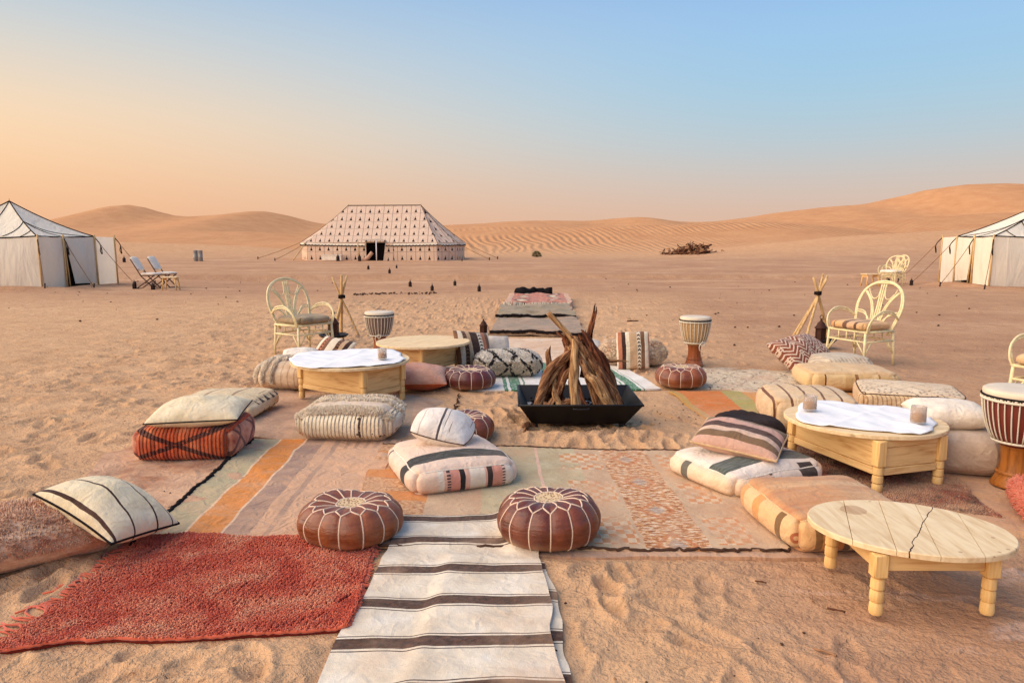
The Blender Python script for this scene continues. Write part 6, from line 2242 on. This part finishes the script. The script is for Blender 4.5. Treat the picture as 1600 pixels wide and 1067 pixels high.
def small_tent(side, label):
    """square pavilion tent; side -1 is the one to the left, +1 the one to the right"""
    if side < 0:
        A, B, C = (-14.92, 23.45), (-14.33, 25.6), (-14.24, 26.7)
        A2, B2 = (-18.7, 23.35), (-18.6, 25.9)
        mid = (-14.66, 24.35)
        apex = (-16.46, 24.6, 2.80)
    else:
        A, B, C = (14.95, 23.15), (15.22, 25.5), (16.05, 27.8)
        A2, B2 = (20.8, 23.5), (20.6, 26.0)
        mid = (15.08, 24.3)
        apex = (18.15, 24.9, 3.05)
    t = thing('canvas_tent', label, 'tent', (A[0], A[1], 0), 0, 'white canvas tents')
    org = np.array([A[0], A[1], 0.0])
    ez = 1.66
    g = lambda p, z=None: np.array([p[0], p[1], h1(p[0], p[1]) if z is None else z]) - org
    out = np.array([-side, 0, 0.0])
    fr = np.array([0, -1.0, 0])
    top = g(apex[:2], apex[2])
    # walls
    ms = Mesh(); patch(ms, g(A2), g(A), g(A, ez), g(A2, ez), 40, 14, 0, 0, None, 0.10, fr, 0, 3); ms.build('front_wall', 'canvas', t)
    ms = Mesh(); patch(ms, g(A), g(mid), g(mid, ez), g(A, ez), 20, 14, 0, 0, None, 0.06, out, 0, 4); ms.build('side_wall', 'canvas', t)
    flap0 = g(mid) + (g(B) - g(mid)) * 0.28
    ms = Mesh(); patch(ms, flap0 + np.array([0, 0, 0.10]), g(B) + np.array([0, 0, 0.06]), g(B, ez), g(mid, ez) + (g(B, ez) - g(mid, ez)) * 0.05, 20, 14, 0, 0, None, 0.10, out, 0, 5); ms.build('door_flap', 'canvas', t)
    ms = Mesh(); patch(ms, g(B), g(C), g(C, ez - 0.02), g(B, ez), 16, 12, 0, 0, None, 0.06, out, 0, 6); ms.build('wind_screen', 'canvas', t)
    ms = Mesh(); patch(ms, g(B), g(B2), g(B2, ez), g(B, ez), 20, 10, 0, 0, None, 0.04, -fr, 0, 7); ms.build('back_wall', 'canvas', t)
    ms = Mesh(); patch(ms, g(B2), g(A2), g(A2, ez), g(B2, ez), 20, 10, 0, 0, None, 0.04, -out, 0, 8); ms.build('far_wall', 'canvas', t)
    # dark opening behind the loose flap
    # roof, four hanging faces
    seams = Mesh()
    for nm, p, q_, lines in (('front', A2, A, ((0.98, 0.0, 0.995, 0.0),)), ('side', A, B, ()), ('back', B, B2, ()), ('far', B2, A2, ())):
        ms = Mesh()
        Pn = patch(ms, g(p, ez), g(q_, ez), top, top, 26, 18, 0.13, 0, None, 0, None, 0.07 if nm in ('front',) else 0.03)
        ms.build('roof_panel', 'canvas', t)
        up = np.array([0, 0, 0.012])
        seams.tube(line_on(Pn, (1.0, 0.0), (1.0, 1.0), 20, up), 0.018, 5)
        seams.tube(line_on(Pn, (0.0, 0.0), (1.0, 0.0), 24, up), 0.020, 5)
        if nm == 'front':
            s_, e_ = ((1.0, 0.50), (0.70, 0.0)) if side < 0 else ((0.0, 0.0), (0.0, 0.0))
            if side < 0:
                seams.tube(line_on(Pn, (1.0, 0.50), (0.66, 0.0), 14, up), 0.014, 5)
                seams.tube(line_on(Pn, (1.0, 0.22), (0.85, 0.0), 10, up), 0.012, 5)
                seams.tube(line_on(Pn, (0.5, 1.0), (0.42, 0.0), 14, up), 0.014, 5)
            else:
                pass
        if nm == 'side':
            seams.tube(line_on(Pn, (0.0, 0.50), (0.5, 0.0), 14, up), 0.010, 5)
            seams.tube(line_on(Pn, (0.0, 0.50), (0.9, 0.0), 14, up), 0.010, 5)
        if nm == 'front' and side > 0:
            pass
    if side > 0:
        # on this tent the visible hip is the one at the first corner
        ms = Mesh(); Pn = patch(ms, g(A, ez), g(A2, ez), top, top, 26, 18, 0.13, 0, None, 0, None, 0.10)
        up = np.array([0, -0.01, 0.016])
        seams.tube(line_on(Pn, (0.0, 0.40), (0.32, 0.0), 14, up), 0.014, 5)
        seams.tube(line_on(Pn, (0.0, 0.17), (0.13, 0.0), 10, up), 0.012, 5)
    seams.build('black_trim', 'black_cord', t)
    # poles
    for p in (A, mid, B, C, A2, B2):
        q_ = g(p)
        Mesh().tube([q_ + out * 0.05 + np.array([0, -0.03, 0]), g(p, ez + 0.06) + out * 0.02 + np.array([0, -0.02, 0])], 0.028, 7).build('pole', 'pole', t)
    Mesh().tube([g(mid) + out * 0.06 + np.array([0, 0.12, 0]), g(mid, ez) + out * 0.02 + np.array([0, 0.02, 0])], 0.022, 7).build('pole', 'pole', t)
    Mesh().tube([top, top + np.array([0, 0, 0.10])], 0.016, 6, taper=(1, 0.4)).build('finial', 'pole', t)
    # guy ropes with pegs
    gx = -side
    for p, dx, dy in ((A, 0.45, -0.55), (mid, 0.95, -0.1), (B, 1.25, 0.1), (C, 1.5, -0.3)):
        if side < 0:
            e = (p[0] + dx, p[1] + dy)
        else:
            e = (p[0] - dx * 1.15, p[1] + dy)
        a_ = g(p, ez)
        e_ = g(e) + np.array([0, 0, 0.05])
        rope(t, a_, e_, 0.010, 'rope_brown', 0.05)
        Mesh().tube(spline([a_, a_ * 0.85 + e_ * 0.15 + np.array([0, 0, -0.03]), a_ * 0.86 + e_ * 0.14 + np.array([0, 0, -0.25]), a_ * 0.84 + e_ * 0.16 + np.array([0.03, 0, -0.33]), a_ * 0.83 + e_ * 0.17 + np.array([0, 0, -0.08])], 20), 0.016, 5).build('rope_end', 'black_cord', t)
        Mesh().tube([e_ + np.array([0, 0, -0.1]), e_ + np.array([0.02, 0, 0.10])], 0.022, 6).build('peg', 'iron', t)
    # black sheet added just inside as the shade seen through the flap gap
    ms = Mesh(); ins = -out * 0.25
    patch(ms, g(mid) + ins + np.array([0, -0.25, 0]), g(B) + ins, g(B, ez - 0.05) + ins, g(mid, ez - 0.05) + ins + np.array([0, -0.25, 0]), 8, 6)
    ms.build('interior_shade', 'black_fabric', t)
    return t


def big_tent():
    t = thing('pavilion_tent', 'large white pavilion tent with black keyhole motifs and an open dark doorway', 'tent', (-9.0, 49.5, 0))
    org = np.array([-9.0, 49.5, 0.0])
    g0 = 0.0
    ez, rz_ = 1.36, 3.93
    foot = [(-13.85, 50.35), (-9.8, 49.55), (-4.95, 48.95), (-3.75, 50.3), (-3.35, 52.4), (-3.95, 54.6), (-5.2, 56.0), (-13.2, 56.6), (-14.5, 55.0), (-14.85, 52.6)]
    ridge = ((-11.55, 52.9), (-6.35, 52.4))
    g = lambda p, z: np.array([p[0], p[1], z]) - org
    # ground is taken just outside the walls
    gz = [h1(*p) - 0.03 for p in foot]
    door = (0.46, 0.53)
    # front wall in three bays: left, doorway, right
    A, B, C_ = np.array(foot[0]), np.array(foot[1]), np.array(foot[2])
    dl = A + (C_ - A) * 0.463; dr = A + (C_ - A) * 0.617
    walls = [(A, dl), (dr, C_)] + [(np.array(foot[k]), np.array(foot[(k + 1) % len(foot)])) for k in range(2, len(foot))]
    s = 0.0
    for k, (p, q_) in enumerate(walls):
        L = float(np.linalg.norm(q_ - p))
        dv = (q_ - p) / L; nn = np.array([dv[1], -dv[0], 0])
        ms = Mesh()
        patch(ms, g(p, h1(*p) - 0.02), g(q_, h1(*q_) - 0.02), g(q_, ez), g(p, ez), max(10, int(L * 5)), 10, 0, 0, [(s, 0.0), (s + L, 0.0), (s + L, 1.32), (s, 1.32)], 0.05, nn, 0, k)
        ms.build('wall', 'caidal_wall', t)
        s += L
    # roof: front and back between ridge and eaves, polygonal ends
    R0, R1 = np.array(ridge[0]), np.array(ridge[1])
    def eave(p, out=0.06):
        cen = np.array([-9.2, 52.8]); d = p - cen; d = d / np.linalg.norm(d)
        return p + d * out
    ez2 = ez + 0.01
    segs = [(foot[0], foot[2], R0, R1, 'front')] + [(foot[k], foot[k + 1], R1, R1, 'end') for k in range(2, 6)] + [(foot[6], foot[7], R1, R0, 'back')] + [(foot[k], foot[(k + 1) % 10], R0, R0, 'end') for k in (7, 8, 9)]
    trim = Mesh(); u0 = 0.0
    for p, q_, a, b, kind in segs:
        p, q_ = eave(np.array(p)), eave(np.array(q_))
        L = float(np.linalg.norm(q_ - p))
        if kind in ('front', 'back'):
            uvs = [(u0, 0), (u0 + L, 0), (u0 + 2.6 + 5.2, 4.0), (u0 + 2.6, 4.0)]
        else:
            uvs = [(u0, 0), (u0 + L, 0), (u0 + L * 0.5, 4.0), (u0 + L * 0.5, 4.0)]
        ms = Mesh()
        Pn = patch(ms, g(p, ez2), g(q_, ez2), g(b, rz_), g(a, rz_), 44 if kind == 'front' else 16, 24, 0.10 if kind == 'front' else 0.20, 0, uvs)
        ms.build('roof_panel', 'caidal_roof', t)
        trim.tube(line_on(Pn, (1.0, 0.0), (1.0, 1.0), 20, (0, 0, 0.02)), 0.013, 4)
        # scalloped valance below the eave
        n = max(8, int(L / 0.115)); n -= n % 2
        val = Mesh()
        tt = np.linspace(0, 1, n * 2 + 1)
        e = np.array([g(p, ez2) * (1 - x) + g(q_, ez2) * x for x in tt])
        e[:, 2] -= 0.06 * 4 * tt * (1 - tt) * (1 if L > 3 else 0.5)
        low = e.copy(); low[:, 2] -= 0.13 + 0.05 * np.abs(np.sin(np.arange(len(tt)) * math.pi / 4))
        m = len(tt)
        ndv = np.array([(q_ - p)[1], -(q_ - p)[0], 0]) / L * 0.03
        if kind == 'front':
            keep = [i for i in range(m - 1) if not (0.455 < tt[i] < 0.615)]
        else:
            keep = list(range(m - 1))
        val.add(np.concatenate([low + ndv, e]), [(i, i + 1, m + i + 1, m + i) for i in keep], 0)
        val.build('valance', 'canvas', t)
        for i0, i1 in (((0, int(m * 0.455)), (int(m * 0.615), m - 1)) if kind == 'front' else ((0, m - 1),)):
            trim.tube((low + ndv)[i0:i1 + 1] + np.array([0, -0.012, 0.0]), 0.032, 4)
        u0 += L
    trim.tube([g(R0, rz_ + 0.02), g(R1, rz_ + 0.02)], 0.03, 5)
    trim.build('black_trim', 'black_cord', t)
    for p in (R0, R1, (R0 + R1) / 2):
        Mesh().tube([g(p, rz_ - 0.05), g(p, rz_ + 0.16)], 0.035, 6, taper=(1, 0.3)).build('finial', 'pole', t)
    # doorway: side curtains, canopy flap and poles, dark inside
    dv = (C_ - A) / np.linalg.norm(C_ - A)
    f3 = np.array([dv[1], -dv[0]])
    ms = Mesh()
    patch(ms, g(dl + f3 * 0.75 - dv * 0.35, ez + 0.22), g(dr + f3 * 0.75, ez + 0.26), g(dr - f3 * 0.10, ez + 0.16), g(dl - f3 * 0.10 - dv * 0.1, ez + 0.16), 14, 8, 0.03)
    ms.build('door_canopy', 'canvas', t)
    for p, col_ in ((dl + dv * 0.95 + f3 * 0.7, 'white_cotton'), (dl - dv * 0.3 + f3 * 0.72, 'pole')):
        Mesh().tube([g(p, h1(*p)), g(p, ez + 0.18)], 0.035, 7).build('door_pole', col_, t)
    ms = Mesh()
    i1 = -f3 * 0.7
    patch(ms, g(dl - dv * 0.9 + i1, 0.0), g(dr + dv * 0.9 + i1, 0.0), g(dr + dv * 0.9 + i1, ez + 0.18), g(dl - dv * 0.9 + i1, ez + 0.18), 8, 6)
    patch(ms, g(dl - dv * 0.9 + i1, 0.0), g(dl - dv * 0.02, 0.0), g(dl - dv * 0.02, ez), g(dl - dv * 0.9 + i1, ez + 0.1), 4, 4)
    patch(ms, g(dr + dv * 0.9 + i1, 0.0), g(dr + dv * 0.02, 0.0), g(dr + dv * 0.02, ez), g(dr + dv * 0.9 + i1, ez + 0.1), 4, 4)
    ms.build('interior_shade', 'black_fabric', t)  # black sheets added behind the doorway to stand in for interior shade
    for sx, p in ((-1, dr),):
        ms = Mesh()
        q_ = p + dv * sx * (0.0 if sx > 0 else 0.22) + f3 * 0.06
        patch(ms, g(p - dv * sx * 0.5 + f3 * 0.05, 0.0), g(q_, 0.0), g(p + dv * sx * 0.02 + f3 * 0.08, ez), g(p - dv * sx * 0.5 + f3 * 0.05, ez), 8, 8, 0, 0, [(0, 0), (0.6, 0), (0.6, 1.32), (0, 1.32)])
        ms.build('door_curtain', 'caidal_wall', t)
    # guy ropes
    for p, e in ((foot[2], (-3.2, 47.6)), (foot[3], (-1.5, 49.6)), (foot[4], (-1.0, 51.8)), (foot[0], (-15.6, 48.9)), (foot[9], (-17.6, 51.5))):
        e3 = np.array([e[0], e[1], h1(*e) + 0.08]) - org
        a_ = g(eave(np.array(p)), ez2)
        rope(t, a_, e3, 0.016, 'rope_brown', 0.05)
        Mesh().tube([e3 - np.array([0, 0, 0.12]), e3 + np.array([0, 0, 0.12])], 0.035, 5).build('peg', 'iron', t)
    p = eave(np.array(foot[0]), 0.5)
    Mesh().tube([g(p + np.array([-0.5, -0.4]), 0.0), g(eave(np.array(foot[0])), ez2)], 0.035, 6).build('prop_pole', 'pole', t)
    # things leaning at the front
    q_ = A + dv * 3.95 + f3 * 0.35
    o = Mesh()
    o.tube(spline([(0, 0, 0.1), (0.35, 0, 0.12), (0.75, 0, 0.55)][::-1], 12), 0.13, 10)
    ob = o.build('rolled_carpet', 'runner_red', None, (float(q_[0]), float(q_[1]) - 0.1, h1(*q_)), (0, 0, 0))
    tag(ob, 'rolled red carpet leaning beside the big tent doorway', 'carpet')
    q_ = A + dv * 2.0 + f3 * 0.5
    ob = Mesh().box(0, 0, 0.19, 1.35, 0.35, 0.34, 0, 0.02).box(0, 0, 0.375, 1.41, 0.41, 0.03, 0, 0.008).build('white_bench', 'white_linen', None, (float(q_[0]), float(q_[1]), h1(*q_) + 0.005), (0, 0, math.atan2(dv[1], dv[0])), smooth=False)
    tag(ob, 'low white bench before the left wall of the big tent', 'bench')


small_tent(-1, 'white canvas tent with pointed roof at the left picture edge')
small_tent(1, 'white canvas tent cut off by the right picture edge')
big_tent()


# ------------------------------------------------------------------ folding chairs, side tables, firewood, bush, debris
def folding_chair(loc, rz, label):
    t = thing('folding_chair', label, 'chair', (loc[0], loc[1], h1(*loc)), rz, 'folding chairs by the left tent')
    FM = 'folding_metal'
    for s in (-1, 1):
        Mesh().tube([(-0.42, s * 0.22, 0.98), (-0.10, s * 0.22, 0.42), (0.32, s * 0.22, 0.0)], 0.018, 6).build('back_post', FM, t)
        Mesh().tube([(0.30, s * 0.20, 0.43), (-0.30, s * 0.20, 0.0)], 0.018, 6).build('front_leg', FM, t)
        Mesh().tube([(-0.12, s * 0.21, 0.44), (0.34, s * 0.21, 0.44)], 0.016, 6).build('seat_rail', FM, t)
    for x, z in ((-0.28, 0.02), (0.30, 0.02), (0.02, 0.20)):
        Mesh().tube([(x, -0.22, z), (x, 0.22, z)], 0.012, 5).build('crossbar', FM, t)
    C_, F_, T_ = cube_grid(12)
    p = pouf_map(C_, 0.48, 0.46, 0.07, 0.03, 0.015, 0.01, 3, 0.004)
    Mesh().add(p, F_).build('seat_pad', 'white_linen', t, (0.11, 0, 0.45))
    p = pouf_map(C_, 0.50, 0.42, 0.08, 0.03, 0.02, 0.01, 4, 0.004)
    Mesh().add(p, F_).build('back_pad', 'white_linen', t, (-0.345, 0, 0.80), (0, R(60), 0))
    return t


def side_table(loc, rz, w, h, label):
    t = thing('side_table', label, 'table', (loc[0], loc[1], h1(*loc)), rz, 'small wooden side tables')
    for k in range(4):
        Mesh().box(0, -w / 2 + w / 8 + k * w / 4, h - 0.018, w * 1.15, w / 4 - 0.006, 0.03, 0, 0.003).build('board', 'pine_pale', t, smooth=False)
    for sx in (-1, 1):
        Mesh().box(sx * w * 0.42, 0, h - 0.075, 0.03, w * 0.8, 0.08, 0, 0.003).build('apron', 'pine_x', t, smooth=False)
        for sy in (-1, 1):
            Mesh().tube([(sx * w * 0.42, sy * w * 0.40, h - 0.035), (sx * w * 0.52, sy * w * 0.44, 0)], 0.022, 6).build('leg', 'pine_z', t)
    return t


folding_chair((-12.0, 24.4), R(0), 'folding chair with white pads nearest the left tent')
folding_chair((-11.78, 25.1), R(-4), 'folding chair with white pads next to the wooden side table')
side_table((-11.02, 23.9), R(8), 0.42, 0.44, 'small wooden side table beside the folding chairs')
side_table((12.28, 25.4), R(3), 0.42, 0.44, 'small wooden side table by the far rattan chair')


def firewood_pile():
    cx, cy = 14.6, 60.0
    z0 = h1(cx, cy)
    t = thing('firewood_pile', 'heap of dry branches on the sand before the dunes', 'firewood', (cx, cy, z0))
    rng = np.random.default_rng(9)
    meshes = []
    for k in range(7):
        n = 8
        L = rng.uniform(0.9, 1.7)
        pts = np.zeros((n, 3)); pts[:, 0] = np.linspace(-L / 2, L / 2, n)
        pts[1:-1] += rng.normal(0, 0.07, (n - 2, 3))
        meshes.append(tube(pts, 0.05 * rng.uniform(0.7, 1.3), 6, taper=(1.2, 0.5)))
    datas = []
    for k, (v, f) in enumerate(meshes):
        o = Mesh().add(v, f).build('branch', 'twig_pale' if k % 3 == 0 else 'twig', t)
        datas.append(o)
    obs = list(datas)
    for k in range(140):
        obs.append(link('branch', datas[int(rng.integers(7))].data, t))
    for o in obs:
        r = abs(rng.normal(0, 0.85)); a = rng.uniform(0, 6.28)
        x, y = r * math.cos(a) * 1.0, r * math.sin(a) * 0.7
        if rng.random() < 0.12:
            x -= rng.uniform(0.8, 2.0)
        z = max(0.04, (0.65 * math.exp(-(x / 1.1) ** 2 - (y / 0.9) ** 2)) * rng.uniform(0.3, 1.0))
        o.location = (x, y, z)
        o.rotation_euler = (rng.normal(0, 0.25), rng.normal(0, 0.28), rng.uniform(0, 6.28))
    return t


firewood_pile()


def bush():
    x0, y0 = 1.86, 56.0
    t = thing('desert_bush', 'small round green bush at the foot of the dunes', 'bush', (x0, y0, h1(x0, y0)))
    rng = np.random.default_rng(2)
    ms = Mesh(); st = Mesh()
    for k in range(700):
        a = rng.uniform(0, 6.28); e = math.asin(rng.uniform(0.0, 1)); r = rng.uniform(0.5, 1) ** 0.5
        p = np.array([0.36 * r * math.cos(a) * math.cos(e), 0.30 * r * math.sin(a) * math.cos(e), 0.40 * r * math.sin(e) + 0.03])
        d = p / np.linalg.norm(p) + rng.normal(0, 0.4, 3); d /= np.linalg.norm(d)
        s = np.cross(d, rng.normal(0, 1, 3)); s /= np.linalg.norm(s)
        ms.add([p - s * 0.012, p + s * 0.012, p + d * 0.09], [(0, 1, 2)])
        if k % 18 == 0:
            st.tube([(0, 0, -0.02), p * 0.6, p], 0.008, 4)
    st.build('stem', 'twig', t)
    o = ms.build('foliage', 'leaf_green', t); o['kind'] = 'stuff'


bush()


def debris():
    rng = np.random.default_rng(21)
    ms = Mesh(); pale = Mesh()
    # grit and pebbles trodden into the sand
    def stone(x, y, s, m):
        v, f = rbox(s * 2, s * 1.5, s * 1.1, s * 0.5)
        v = v + rng.normal(0, s * 0.15, v.shape)
        a = rng.uniform(0, 6.28)
        v[:, :2] = v[:, :2] @ np.array([[math.cos(a), math.sin(a)], [-math.sin(a), math.cos(a)]])
        m.add(v + np.array([x, y, h1(x, y) + s * 0.35 + 0.008]), f)
    for k in range(260):
        y = 2.2 + 12 * rng.random() ** 1.5; x = rng.uniform(-0.62, 0.62) * y
        stone(x, y, rng.uniform(0.003, 0.008), ms if rng.random() < 0.6 else pale)
    for k in range(90):     # line of dark stones out on the sand
        x = rng.uniform(-4.6, -2.2); y = 21.4 + rng.normal(0, 0.25)
        stone(x, y, rng.uniform(0.012, 0.04), ms)
    for k in range(60):
        x = rng.uniform(2.5, 14); y = rng.uniform(10, 30)
        stone(x, y, rng.uniform(0.01, 0.03), ms)
    for k in range(50):
        x = rng.uniform(-16, -6); y = rng.uniform(14, 30)
        stone(x, y, rng.uniform(0.01, 0.03), ms)
    for k in range(60):
        x = rng.uniform(1.0, 1.9); y = rng.uniform(5.5, 7.0)
        stone(x, y, rng.uniform(0.003, 0.008), ms)
    o = ms.build('pebbles', 'grit', None, smooth=False)
    tag(o, 'dark grit and pebbles scattered over the sand', 'pebbles', kind='stuff')
    o = pale.build('pale_pebbles', 'twig_pale', None, smooth=False)
    tag(o, 'pale pebbles scattered over the near sand', 'pebbles', kind='stuff')
    # bits of bark and twig
    for x, y, L, a, lab in ((1.13, 3.18, 0.05, -0.4, 'short dark twig on the bare sand left of the oval table'), (1.36, 2.92, 0.07, -0.5, 'dark piece of bark before the left front leg of the oval table'),
                            (1.18, 2.60, 0.08, -0.7, 'thin pale straw on the near right ground'), (2.30, 14.0, 0.22, 0.2, 'dark stick on the sand behind the fire'), (1.30, 3.02, 0.05, 1.2, 'small pale wood chip near the oval table')):
        n = 7
        pts = np.zeros((n, 3)); k = np.linspace(-0.5, 0.5, n)
        pts[:, 0] = k * L * math.cos(a); pts[:, 1] = k * L * math.sin(a); pts[1:-1] += rng.normal(0, L * 0.03, (n - 2, 3))
        r = max(0.004, L * 0.07)
        pts[:, 2] = np.maximum(pts[:, 2], 0) + r * 0.7
        o = Mesh().tube(pts, r * (0.7 + 0.5 * rng.random(n)), 6).build('twig', 'twig_pale' if 'pale' in lab else 'twig', None, (x, y, h1(x, y) + 0.010))
        tag(o, lab, 'twig', 'bits of twig on the sand')


debris()
